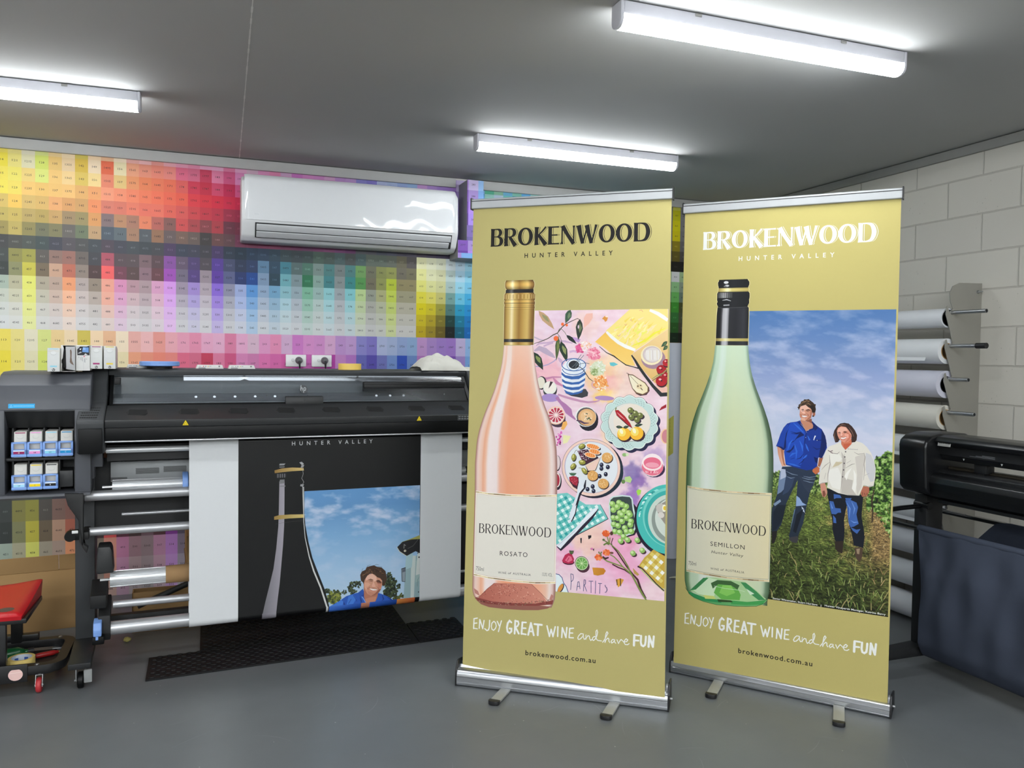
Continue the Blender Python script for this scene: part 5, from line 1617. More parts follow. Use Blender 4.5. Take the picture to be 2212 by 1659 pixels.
    e((783,1335), 122, 112, E, (222, 212, 206))
    for i in range(9):
        x = -90 + i * 22
        p = (783,1335)
        art.stroke([(p[0] + x * .26, p[1] + 18), (p[0] + x * .26 + 2, p[1] - 20)], 3, rr.choice(((238, 234, 228), (214, 204, 198), (232, 222, 200))))
    for c, r in (((819,1277), 76), ((839,1304), 60), ((838,1250), 66), ((819,1232), 84)):
        e((c[0] + 2, c[1] - 5), r, r, E, (58, 36, 44))
        e(c, r, r * .95, E, (186, 38, 46), 0, 20, (160, 28, 38))
        e((c[0] - 5, c[1] + 6), r * .25, r * .2, E, (240, 170, 170))
        e((c[0] + 1, c[1] + 1), r * .14, r * .14, E, (40, 34, 40))
    art.stroke([(781,1239),(803,1254),(825,1262),(842,1280)], [2, 4, 4, 3], (150, 160, 100))
    art.stroke([(783,1232),(800,1244),(820,1257)], 3, (120, 96, 90))
    leaf((841,1388), (816,1366), 16, (58, 84, 60), (96, 120, 80))
    leaf((842,1371), (824,1353), 16, (58, 84, 60), (96, 120, 80))
    # branch and leaves
    leaf((303,1514), (373,1437), 30, (196, 158, 120), (150, 148, 106))
    leaf((441,1518), (420,1461), 30, (66, 92, 72), (112, 132, 100))
    leaf((482,1479), (476,1393), 32, (54, 62, 54), (112, 124, 88))
    e((476,1447), 12, 30, E, (226, 206, 214))
    leaf((425,1414), (470,1377), 18, (44, 48, 48), (44, 52, 50))
    leaf((391,1411), (384,1309), 21, (80, 96, 60), (124, 134, 76))
    leaf((402,1389), (430,1303), 33, (46, 62, 50), (146, 154, 100))
    leaf((285,1344), (328,1270), 36, (44, 60, 50), (136, 150, 88))
    art.stroke([(284,1378),(317,1388),(347,1400),(368,1414),(387,1422),(405,1445),(424,1460),(450,1472),(472,1481),(480,1475)], [2, 3, 3.5, 4, 4, 4, 3.5, 3, 2.5, 2], (82, 74, 62))
    art.stroke([(387,1422),(395,1439),(405,1438),(419,1424),(425,1414)], 2, (96, 100, 70))
    art.stroke([(387,1420),(398,1406),(407,1386)], 2, (70, 74, 56))
    for c, r in (((408,1458), 24), ((426,1454), 20), ((381,1400), 38)):
        e(c, r, r * 1.1, E, (240, 112, 62))
    art.poly([(498,1482),(508,1500),(535,1502),(535,1482),(520,1459),(499,1442)], (240, 186, 170))
    art.poly([(574,1479),(587,1492),(599,1484),(595,1471),(588,1466),(582,1475)], (220, 148, 70))
    art.poly([(585,1490),(598,1491),(599,1484),(590,1485)], (246, 222, 208))
    # striped vase
    art.poly([(424,1178),(451,1166),(496,1159),(520,1167),(522,1181),(511,1196),(496,1195),(472,1177)], (62, 64, 68))
    art.poly([(407,1281),(408,1240),(416,1199),(427,1178),(451,1170),(478,1174),(497,1185),(506,1213),(510,1259),(511,1292),(496,1312),(459,1317),(427,1306)], (238, 241, 244), (222, 228, 236), 0)
    B = (58, 100, 166)
    for p in ([(407,1263),(425,1250),(455,1246),(484,1250),(510,1265),(510,1254),(482,1235),(450,1233),(423,1240),(408,1252)],
              [(410,1236),(426,1226),(455,1221),(484,1225),(509,1240),(508,1230),(482,1214),(450,1212),(423,1217),(411,1225)],
              [(413,1213),(429,1204),(456,1201),(485,1205),(506,1218),(505,1207),(482,1192),(451,1190),(427,1195),(416,1201)],
              [(419,1192),(435,1184),(459,1179),(485,1185),(501,1194),(497,1182),(478,1174),(451,1170),(428,1177)]):
        art.poly(p, B)
    art.stroke([((459,1293)[0] + 190 * .267 * math.cos(a), (459,1293)[1] + 100 * .25 * math.sin(a)) for a in [2 * PI * i / 24 for i in range(24)]], 3.4, B, closed=True)
    art.stroke([((458,1276)[0] + 175 * .267 * math.cos(a), (458,1276)[1] + 95 * .25 * math.sin(a)) for a in [PI + PI * i / 14 for i in range(15)]], 3, B)
    e((459,1293), 112, 100, E, (120, 150, 190))
    e((459,1293), 102, 88, E, (236, 240, 244))
    e((460,1293), 84, 68, E, (44, 46, 52))
    # flowers
    def blossom(c, r, cols, n, small=10):
        e(c, r * .95, r * .95, E, tuple(int(sum(q[k] for q in cols) / len(cols)) for k in range(3)))
        for i in range(n):
            a, q = rr.uniform(0, 2 * PI), r * math.sqrt(rr.random())
            e((c[0] + q * E[0] * math.cos(a), c[1] + q * E[1] * math.sin(a)), rr.uniform(small, small * 2.6), rr.uniform(small * .6, small * 1.5), E, rr.choice(cols), rr.uniform(0, PI), 9)
    blossom((485,1360), 75, ((226, 96, 150), (236, 130, 170), (214, 80, 130)), 26, 13)
    blossom((509,1370), 85, ((246, 226, 226), (240, 196, 206), (250, 238, 232), (244, 190, 150)), 34, 12)
    blossom((543,1337), 105, ((236, 128, 156), (242, 160, 178), (230, 108, 140), (248, 200, 206)), 60, 10)
    for p in ([(451,1282),(467,1296),(475,1314),(490,1335)], [(465,1279),(473,1294),(480,1309),(501,1332)], [(467,1289),(486,1297),(509,1301),(525,1297)], [(454,1284),(470,1299)]):
        art.stroke(p, 2.2, (96, 108, 116))
    art.stroke([(468,1279),(483,1285),(497,1276),(510,1259),(524,1239),(541,1227)], [2, 2.4, 3, 3, 3, 2], (62, 66, 68))
    blossom((561,1279), 120, ((226, 228, 204), (238, 238, 226), (196, 206, 158), (214, 220, 188)), 90, 10)
    blossom((547,1264), 60, ((150, 170, 106), (130, 152, 92), (206, 214, 170)), 26, 8)
    e((569,1214), 135, 85, E, (226, 176, 170))
    blossom((573,1220), 112, ((240, 164, 84), (246, 196, 130), (232, 134, 62), (248, 232, 214), (240, 150, 80)), 80, 10)
    art.poly([(609,1303),(627,1304),(644,1296),(625,1288),(612,1291)], (104, 190, 198))
    # coconut halves
    e((323,1217), 80, 112, E, (58, 50, 56))
    e((319,1218), 68, 96, E, (232, 224, 206))
    e((360,1186), 112, 112, E, (74, 82, 80))
    e((361,1191), 110, 105, E, (52, 44, 50))
    e((359,1198), 108, 108, E, (236, 236, 224))
    e((358,1200), 84, 86, E, (244, 236, 224))
    art.poly([(360,1224),(372,1222),(364,1208),(353,1194)], (62, 44, 52))
    # pear
    art.poly([(753,1217),(771,1207),(773,1192),(761,1176),(736,1172),(716,1181),(746,1184)], (74, 50, 58))
    art.poly([(684,1258),(705,1256),(730,1240),(756,1225),(769,1207),(768,1187),(746,1175),(718,1182),(703,1200),(691,1231)], (120, 90, 66))
    art.poly([(688,1254),(705,1252),(729,1237),(753,1222),(765,1206),(764,1189),(745,1179),(721,1186),(705,1202),(694,1231)], (242, 232, 208), (238, 222, 180), 0)
    art.stroke([(694,1251),(718,1226),(731,1214)], 1.6, (140, 116, 84))
    e((732,1209), 48, 40, E, (228, 206, 164))
    e((726,1210), 10, 14, E, (90, 66, 50)); e((737,1213), 12, 10, E, (90, 66, 50)); e((741,1199), 26, 8, E, (120, 92, 70), -.8)
    art.stroke([(679,1262),(687,1259),(689,1253)], 2, (90, 70, 56))
    # spoons and their shade
    art.stroke([(394,1171),(427,1161),(460,1153),(491,1146),(522,1142),(552,1145),(570,1150)], [8, 9, 10, 9, 8, 6, 4], (200, 146, 178))
    e((590,1160), 155, 40, F, (178, 140, 190), -.03)
    e((362,1157), 150, 70, F, (170, 142, 200))
    art.stroke([(388,1160),(406,1140),(422,1126),(441,1104),(454,1085),(472,1070)], [14, 13, 20, 30, 12, 5], (178, 122, 168))
    # grapefruit half
    e((396,1061), 132, 100, F, (76, 56, 72)); e((392,1073), 142, 140, F, (72, 54, 70))
    e((387,1085), 150, 155, F, (246, 200, 168)); e((387,1085), 134, 140, F, (246, 226, 222))
    c = (388,1087)
    for i in range(12):
        a = 2 * PI * i / 12 + .15
        P = lambda r, da: (c[0] + r * F[0] * math.cos(a + da), c[1] + r * F[1] * math.sin(a + da))
        art.poly([P(22, 0), P(118, -.2), P(128, 0), P(118, .2)], rr.choice(((196, 62, 84), (206, 90, 108), (180, 48, 70))))
    art.poly([(418,1059),(434,1064),(437,1050),(422,1027),(410,1030)], (240, 178, 96))
    # dip bowl
    e((525,1064), 158, 158, F, (36, 34, 44)); e((526,1074), 156, 170, F, (38, 34, 44))
    e((514,1084), 170, 172, F, (240, 238, 234)); e((516,1083), 158, 158, F, (88, 82, 84))
    e((519,1081), 146, 142, F, (226, 176, 122)); e((517,1084), 100, 96, F, (234, 192, 142))
    for i in range(16):
        a, q = rr.uniform(0, 2 * PI), rr.uniform(10, 80)
        e((c[0] + 500 * F[0] + q * F[0] * math.cos(a), c[1] - 35 * F[1] + q * F[1] * math.sin(a)), rr.uniform(8, 22), rr.uniform(6, 14), F, rr.choice(((60, 90, 66), (48, 74, 56), (246, 226, 200))), rr.uniform(0, 3), 7)
    art.stroke([(475,1068),(493,1064),(508,1057),(528,1058)], [5, 8, 7, 2], (92, 66, 92))
    # scalloped plate
    def scallop(c, R, k, n, amp, col):
        art.poly([(c[0] + (R + amp * abs(math.sin(n * a / 2))) * k[0] * math.cos(a), c[1] + (R + amp * abs(math.sin(n * a / 2))) * k[1] * math.sin(a)) for a in [2 * PI * i / 120 for i in range(120)]], col)
    pc_ = (693,1064)
    scallop((pc_[0] + 9, pc_[1] - 9), 425, F, 14, 34, (42, 40, 72))
    scallop(pc_, 425, F, 14, 38, (92, 104, 104)); scallop(pc_, 419, F, 14, 38, (234, 240, 234)); scallop(pc_, 408, F, 14, 36, (196, 218, 212))
    e((693,1065), 338, 322, F, (146, 158, 152)); e((694,1066), 332, 316, F, (226, 222, 214)); e((703,1069), 290, 290, F, (234, 222, 208))
    for i in range(150):
        a, q = 2 * PI * (i % 50) / 50 + (i // 50) * .05, 352 + 24 * (i // 50)
        if (i % 50) % 7 < 4:
            e((pc_[0] + q * F[0] * math.cos(a), pc_[1] + q * F[1] * math.sin(a)), 6, 5, F, (86, 104, 104), 0, 6)
    art.poly([(636,1109),(648,1114),(675,1090),(696,1064),(707,1042),(688,1052),(663,1073),(641,1092)], (56, 30, 38))
    art.poly([(634,1112),(647,1114),(677,1088),(696,1063),(706,1043),(688,1056),(663,1077),(641,1094)], (176, 36, 46))
    art.stroke([(643,1104),(658,1090),(676,1076)], [1, 5, 1], (232, 150, 150)); art.stroke([(637,1111),(638,1121),(641,1122)], 4, (110, 130, 70))
    for x in ((697,1114), (717,1102), (737,1094), (701,1087), (724,1077)):
        e((x[0] + 5, x[1] - 5), 50, 44, F, (60, 44, 60)); e(x, 46, 48, F, (110, 116, 62)); e((x[0] - 3, x[1] + 4), 14, 14, F, (206, 206, 150))
    for x in ((672,1019), (724,1023)):
        e((x[0] + 4, x[1] - 6), 118, 112, F, (62, 36, 48)); e(x, 106, 108, F, (246, 186, 58), .5); e((x[0] - 8, x[1] + 6), 62, 70, F, (250, 222, 110), .5); e((x[0] - 10, x[1] + 10), 26, 46, F, (252, 244, 206), .4)
    leaf((639,1047), (669,1044), 13, (48, 64, 54), (80, 96, 76)); leaf((669,1044), (693,1049), 13, (48, 64, 54), (80, 96, 76)); leaf((715,1053), (749,1059), 14, (48, 64, 54), (80, 96, 76))
    art.poly([(811,1114),(821,1130),(840,1141),(840,1128),(823,1120)], (160, 34, 48))
    e((840,1015), 80, 125, F, (244, 204, 160)); e((842,1015), 70, 110, F, (206, 132, 140))
    art.poly([(419,1007),(453,1003),(438,976),(420,970)], (238, 232, 176))
    for i in range(26):
        p = (398,994)
        e((p[0] + rr.uniform(-8, 15), p[1] + rr.uniform(-32, 28)), rr.uniform(10, 26), rr.uniform(8, 20), F, rr.choice(((214, 70, 160), (226, 110, 190), (190, 50, 140), (120, 40, 90))), rr.uniform(0, 3), 7)
    # checked teal cloth under cutlery
    cloth = [(387,764),(442,772),(521,729),(580,732),(596,705),(612,677),(562,648),(482,603),(450,591),(400,557),(390,649)]
    art.stroke([(580,732),(596,705),(612,677),(562,648),(482,602)], [3, 4, 5, 6, 5], (52, 40, 60))
    art.poly(cloth, (122, 200, 194))
    from mathutils.geometry import intersect_point_tri_2d
    def inside(p, poly):
        r = False
        for i in range(len(poly)):
            a, b = poly[i - 1], poly[i]
            if (a[1] > p[1]) != (b[1] > p[1]) and p[0] < (b[0] - a[0]) * (p[1] - a[1]) / (b[1] - a[1]) + a[0]:
                r = not r
        return r
    a1, a2 = Vector((11.2, 6.6)), Vector((-7.2, 10.6))
    o = Vector((424,699))
    for i in range(-34, 35):
        for j in range(-34, 35):
            q = o + a1 * i + a2 * j
            sq = [q + a1 * .46 * x + a2 * .46 * y for x, y in ((-1, -1), (1, -1), (1, 1), (-1, 1))]
            if all(inside(s, cloth) for s in sq):
                if i % 2 == 0 and j % 2 == 0:
                    art.poly([tuple(s) for s in sq], (232, 246, 242))
                elif i % 2 and j % 2:
                    art.poly([tuple(s) for s in sq], rr.choice(((46, 158, 158), (58, 172, 166))))
                elif rr.random() < .5:
                    art.poly([tuple(s) for s in sq], rr.choice(((150, 214, 206), (104, 190, 184))))
    e((399,890), 55, 150, G, (40, 32, 44)); e((398,892), 48, 135, G, (226, 206, 206)); e((401,816), 72, 165, G, (40, 32, 44)); e((399,822), 60, 140, G, (240, 226, 222)); e((397,821), 52, 120, G, (170, 44, 64))
    # round plate of nibbles
    e((549,872), 545, 550, G, (30, 30, 46), 0, 40); e((560,865), 500, 480, G, (38, 50, 62), 0, 40)
    e((539,879), 542, 552, G, (110, 84, 96), 0, 44); e((539,879), 536, 546, G, (242, 208, 192), 0, 44)
    e((539,880), 492, 494, G, (176, 158, 190), 0, 44); e((540,880), 484, 486, G, (226, 229, 233), 0, 44)
    art.poly([(481,944),(523,953),(568,923),(570,918),(516,888),(501,907)], (74, 38, 54))
    for i in range(46):
        u, v = rr.random(), rr.random()
        p = Vector((483,944)).lerp(Vector((523,951)), u).lerp(Vector((504,899)).lerp(Vector((548,918)), u), v)
        e(p, rr.uniform(5, 15), rr.uniform(4, 9), G, rr.choice(((232, 216, 222), (150, 90, 120), (240, 232, 234))), rr.uniform(0, 3), 6)
    art.poly([(516,886),(580,923),(560,868),(527,859)], (64, 40, 50)); art.poly([(516,887),(579,922),(557,869),(529,866)], (240, 214, 176), (234, 200, 186)); art.poly([(523,880),(571,913),(556,871),(530,868)], (240, 204, 190))
    for c, ax, ay in (((546,964), 132, 52), ((553,944), 112, 52), ((536,929), 112, 50)):
        e((c[0] + 4, c[1] - 5), ax, ay, G, (52, 40, 48), -.15); e(c, ax, ay, G, (246, 232, 214), -.2); e(c, ax * .88, ay * .8, G, (240, 142, 66), -.2)
        for i in range(5):
            art.stroke([(c[0] + (i - 2) * 9 - 2, c[1] - 7), (c[0] + (i - 2) * 9 + 2, c[1] + 7)], 1.6, (248, 196, 140))
    for c in ((605,922), (547,847), (591,817)):
        e((c[0] + 2, c[1] - 3), 104, 100, G, (60, 42, 46)); e(c, 98, 96, G, (226, 170, 100))
        for i in range(18):
            e((c[0] + rr.uniform(-14, 14), c[1] + rr.uniform(-13, 13)), rr.uniform(6, 16), rr.uniform(5, 10), G, rr.choice(((238, 196, 136), (206, 146, 78), (244, 214, 160))), rr.uniform(0, 3), 7)
    for c in ((583,892), (609,884), (583,877), (601,855), (576,846), (527,791), (548,803), (552,785)):
        e(c, 37, 44, G, (36, 38, 58)); e((c[0] - 2, c[1] + 3), 12, 12, G, (150, 160, 190))
    for c, a in (((499,964), .5), ((466,918), 1.4), ((502,899), 0), ((464,881), .9), ((512,865), -.8)):
        e((c[0] + 3, c[1] - 4), 66, 46, G, (58, 50, 54), a); e(c, 64, 44, G, (150, 146, 62), a); e((c[0] - 2, c[1] + 3), 34, 16, G, (214, 208, 130), a)
    art.stroke([(510,974),(523,980)], 1.6, (90, 90, 60)); art.stroke([(468,934),(474,945),(481,948)], 1.6, (90, 90, 60)); art.stroke([(503,873),(496,876),(488,876)], 1.6, (110, 110, 60))
    art.poly([(449,834),(488,838),(490,816),(484,788),(466,798),(451,819)], (66, 36, 48))
    art.poly([(448,836),(465,842),(481,840),(488,825),(482,802),(468,807),(452,821)], (168, 44, 62))
    for i in range(16):
        e(Vector((468,825)) + Vector((rr.uniform(-16, 16), rr.uniform(-16, 10))), 6, 5, G, (226, 130, 140), 0, 6)
    for d in (-60, -25, 10, 45, 70):
        leaf((463,843), ((463,843)[0] + d * .25, (463,843)[1] + 14 - abs(d) * .04), 8, (56, 92, 66), (80, 118, 84))
    FK = (226, 231, 238)
    art.stroke([(519,828),(513,800),(498,778),(491,761),(481,726),(469,669)], [3, 14, 12, 12, 13, 6], (34, 32, 46))
    art.poly([(484,788),(486,801),(493,808),(510,807),(511,796),(500,783),(493,774),(485,747),(472,704),(466,673),(449,668),(459,703),(474,747),(484,773)], FK)
    for q in ([(489,803),(497,838)], [(495,804),(503,837)], [(502,804),(510,837)], [(508,803),(517,835)]):
        art.stroke(q, 4.2, FK)
    art.poly([(449,651),(454,663),(470,711),(482,726),(484,712),(473,678),(459,654)], (228, 233, 240)); art.stroke([(484,726),(478,690),(462,656)], 4, (34, 32, 46))
    art.stroke([(572,714),(547,678),(513,640),(482,608),(451,572),(419,541),(402,551)], [5, 10, 12, 12, 13, 12, 3], (44, 36, 54))
    art.poly([(568,721),(572,717),(568,709),(547,685),(513,650),(480,612),(451,582),(418,543),(401,554),(445,597),(479,631),(494,649),(527,689),(551,713)], (226, 232, 239))
    art.stroke([(409,557),(446,591),(479,622)], 1.2, (150, 160, 176)); art.stroke([(494,649),(532,682),(565,717)], 2, (246, 248, 250))
    # bowl of green berries
    art.poly([(713,747),(730,727),(738,671),(736,643),(722,619),(692,609),(651,612),(692,613),(719,642)], (40, 28, 44))
    art.poly([(618,757),(629,768),(670,776),(702,774),(712,764)] + [(718,726),(728,680),(726,647),(715,623),(685,613),(651,616),(628,634),(619,687),(615,729)], (206, 222, 218))
    art.poly([(622,753),(634,764),(670,770),(700,769),(707,760)] + [(712,723),(722,680),(720,649),(709,628),(683,619),(654,621),(634,637),(624,688),(621,727)], (62, 74, 72))
    for x, y in ((1180, 1340), (1300, 1310), (1430, 1370), (1200, 1450), (1270, 1390), (1360, 1340), (1400, 1460), (1320, 1500), (1480, 1490)):
        c = ((367,1023)[0] + x * ((590,1030)[0] - (367,1023)[0]) / 1000, (367,1023)[1] + y * ((594,817)[1] - (590,1030)[1]) / 1000)
        e(c, 54, 56, G, (148, 190, 98)); e((c[0] - 3, c[1] + 3), 30, 30, G, (196, 222, 150))
    for x, y in ((1070, 160), (1140, 160), (1210, 100), (1290, 150), (1360, 200), (1080, 270), (1150, 290), (1215, 210), (1260, 320), (1350, 260), (1100, 390), (1180, 400), (1290, 380), (1370, 370), (1245, 470), (1340, 90)):
        c = ((373,720)[0] + x * ((618,734)[0] - (373,720)[0]) / 1000, (373,720)[1] + y * ((622,500)[1] - (618,734)[1]) / 1000)
        e(c, 48, 50, I, (140, 184, 92)); e((c[0] - 3, c[1] + 3), 27, 27, I, (200, 226, 160))
    for c in ((666,592), (694,599), (733,600), (716,547), (753,561)):
        e((c[0] + 5, c[1] - 6), 48, 40, I, (72, 44, 52)); e(c, 46, 46, I, (148, 190, 102)); e((c[0] - 3, c[1] + 3), 24, 24, I, (206, 226, 164))
    # pink jelly
    e((795,886), 195, 165, G, (60, 40, 74)); e((789,900), 195, 215, G, (248, 232, 232)); e((789,892), 190, 160, G, (232, 118, 140)); e((788,904), 172, 128, G, (250, 222, 222)); e((788,908), 152, 108, G, (232, 112, 138)); e((788,900), 120, 50, G, (240, 160, 176))
    for i in range(8):
        art.stroke([((763,876)[0] + i * 7, (763,876)[1] - 2 * math.sin(i)), ((765,868)[0] + i * 6, (765,868)[1])], 3, rr.choice(((250, 226, 226), (214, 84, 116), (244, 190, 198))))
    art.poly([(678,847),(699,852),(708,840),(702,825),(680,830)], (186, 214, 140)); e((676,936), 42, 34, G, (150, 184, 116)); e((687,937), 26, 28, G, (220, 232, 190))
    art.poly([(726,794),(734,802),(746,798),(743,783),(732,776)], (166, 216, 82)); e((673,829), 34, 40, G, (110, 140, 80))
    # teal plate
    tc = (856,690)
    e((tc[0] - 4, tc[1] - 8), 530, 605, I, (38, 34, 52), 0, 60); e(tc, 512, 588, I, (74, 186, 176), 0, 60); e((tc[0] + 4, tc[1] + 8), 430, 500, I, (120, 206, 194), 0, 60); e((tc[0] + 4, tc[1] + 4), 400, 470, I, (60, 170, 162), 0, 60); e((tc[0] + 6, tc[1]), 352, 420, I, (200, 212, 200), 0, 60); e((tc[0] + 12, tc[1] - 4), 318, 380, I, (140, 150, 142), 0, 60); e((tc[0] + 20, tc[1] + 4), 296, 350, I, (206, 214, 204), 0, 60)
    for i in range(16):
        a = PI * .62 + i * .07
        art.stroke([(tc[0] + r * I[0] * math.cos(a + d), tc[1] + r * I[1] * 1.14 * math.sin(a + d)) for r, d in ((455, 0), (470, .06), (465, .12))], rr.uniform(3, 7), rr.choice(((214, 240, 234), (44, 150, 146), (150, 220, 210))))
    art.poly([(802,740),(820,746),(843,761),(844,669),(819,700)], (150, 142, 132)); e((823,732), 70, 80, I, (196, 190, 182)); e((826,705), 50, 50, I, (216, 208, 200)); e((838,733), 34, 62, I, (244, 240, 214)); e((840,733), 24, 36, I, (236, 200, 60))
    # lower right checked cloth
    mc = [(798,568),(846,545),(848,417),(834,420),(788,455),(740,498),(763,534)]
    art.poly([(736,495),(788,446),(841,404),(841,416),(764,488)], (200, 206, 140))
    art.poly(mc, (202, 168, 70))
    b1_, b2_ = Vector((12.5, -9.6)), Vector((9.5, 12.0))
    o = Vector((787,516))
    for i in range(-14, 15):
        for j in range(-14, 15):
            q = o + b1_ * i * .95 + b2_ * j * .95
            sq = [q + b1_ * .45 * x + b2_ * .45 * y for x, y in ((-1, -1), (1, -1), (1, 1), (-1, 1))]
            if all(inside(s, mc) for s in sq):
                if i % 2 == 0 and j % 2 == 0:
                    art.poly([tuple(s) for s in sq], (242, 240, 230))
                elif (i + j) % 2:
                    art.poly([tuple(s) for s in sq], (222, 202, 110))
    art.stroke([(736,497),(755,489),(783,462),(811,434),(842,409)], [7, 4, 4, 4, 4], (58, 38, 48))
    # small things on the pink cloth
    art.poly([(500,592),(507,593),(506,572),(502,572)], (38, 30, 36)); art.poly([(532,605),(546,607),(546,598),(535,589)], (38, 30, 36)); e((549,552), 26, 20, I, (220, 128, 176)); art.poly([(553,549),(559,556),(558,543)], (60, 40, 56))
    e((452,491), 100, 50, I, (70, 34, 50)); art.poly([(425,494),(437,519),(452,528),(467,523),(476,505),(472,488),(450,484),(433,487)], (186, 44, 82)); art.poly([(437,497),(452,517),(464,514),(469,500),(452,490)], (226, 112, 140)); art.stroke([(447,496),(455,510)], 3, (170, 40, 76))
    for d in (-40, -10, 25, 55):
        leaf((464,523), ((464,523)[0] + d * .2, (464,523)[1] + 18), 9, (66, 82, 52), (106, 120, 72))
    e((513,479), 112, 112, I, (84, 46, 62)); e((508,490), 116, 125, I, (54, 70, 50)); e((508,490), 106, 114, I, (226, 236, 196)); e((508,490), 96, 104, I, (112, 170, 84))
    c = (508,490)
    for i in range(9):
        a = 2 * PI * i / 9
        art.stroke([c, (c[0] + 88 * I[0] * math.cos(a), c[1] + 92 * I[1] * math.sin(a))], 1.6, (214, 232, 180))
    art.poly([(552,477),(572,478),(599,478),(608,468),(599,453),(575,446),(558,448)], (214, 148, 56), (196, 124, 40), 0)
    art.poly([(648,436),(666,443),(682,439),(671,417),(659,406)], (222, 160, 62))
    for x in ([(653,438),(655,414)], [(667,443),(669,412)]):
        art.stroke(x, 3.4, (48, 36, 34))
    art.poly([(717,489),(743,465),(736,459),(722,468)], (190, 152, 82))
    # long stemmed flowers
    art.stroke([(635,602),(629,582),(633,569),(652,549),(672,520),(691,494),(718,463),(737,444),(751,406),(770,373)], [3, 3, 4, 5, 5, 5, 6, 8, 8, 8], (74, 38, 46))
    art.stroke([(611,607),(618,584),(633,571),(657,552),(679,523),(696,496),(710,467),(723,445),(742,412),(756,390),(772,364)], [4, 4, 4, 4, 4.5, 5, 6, 6, 7, 7, 8], (122, 140, 70))
    art.stroke([(634,497),(658,486),(684,479),(708,465)], 5, (84, 40, 52)); art.stroke([(591,521),(612,508),(646,499),(677,490),(703,471),(715,458)], 5, (130, 148, 74)); art.stroke([(624,535),(641,527),(660,510),(677,490)], 4, (130, 148, 74)); art.stroke([(594,592),(611,584),(621,577)], 4, (104, 124, 60)); art.stroke([(597,571),(609,579),(621,575)], 6, (104, 124, 60)); art.stroke([(623,603),(621,584)], 4, (130, 148, 74))
    for c, n in (((606,618), 8), ((610,542), 7), ((577,520), 6)):
        for i in range(n):
            a = 2 * PI * i / n
            e((c[0] + 34 * I[0] * math.cos(a), c[1] + 26 * I[1] * math.sin(a)), 34, 28, I, rr.choice(((240, 120, 66), (244, 150, 96), (226, 98, 50))), a, 8)
    e((629,620), 26, 34, I, (84, 58, 44)); e((597,592), 22, 20, I, (96, 110, 66)); art.stroke([(594,525),(605,517),(619,523)], [5, 8, 5], (70, 38, 44)); art.stroke([(588,525),(586,537),(590,544)], 5, (110, 124, 70)); art.stroke([(581,534),(577,543)], 5, (110, 124, 70)); e((631,542), 30, 20, I, (120, 84, 66))
    # corner dish
    art.poly([(400,439),(414,437),(427,425),(433,406),(445,391),(454,368),(402,363)], (228, 238, 240)); art.stroke([(400,439),(414,437),(427,425),(433,406),(445,391),(454,368)], 3, (64, 76, 130)); e((422,381), 40, 100, I, (40, 44, 66), -.5); e((421,383), 30, 84, I, (222, 150, 70), -.5)
    art.clip = None
    # name brushed on the cloth
    INK = (78, 78, 118)
    for p in ([(463,445),(465,411),(464,379)], [(462,444),(472,443),(475,431),(472,419),(465,412)], [(489,378),(493,414)], [(493,414),(498,415),(503,386)], [(492,395),(501,397)], [(517,378),(519,425)], [(519,425),(525,424),(525,409),(520,402)], [(521,402),(531,379)], [(538,421),(557,422)], [(548,421),(549,374)], [(567,425),(566,373)], [(577,415),(593,416)], [(585,416),(584,374)], [(606,412),(608,405),(613,401),(615,393),(611,384),(606,382)]):
        art.stroke(p, 2.6, INK)

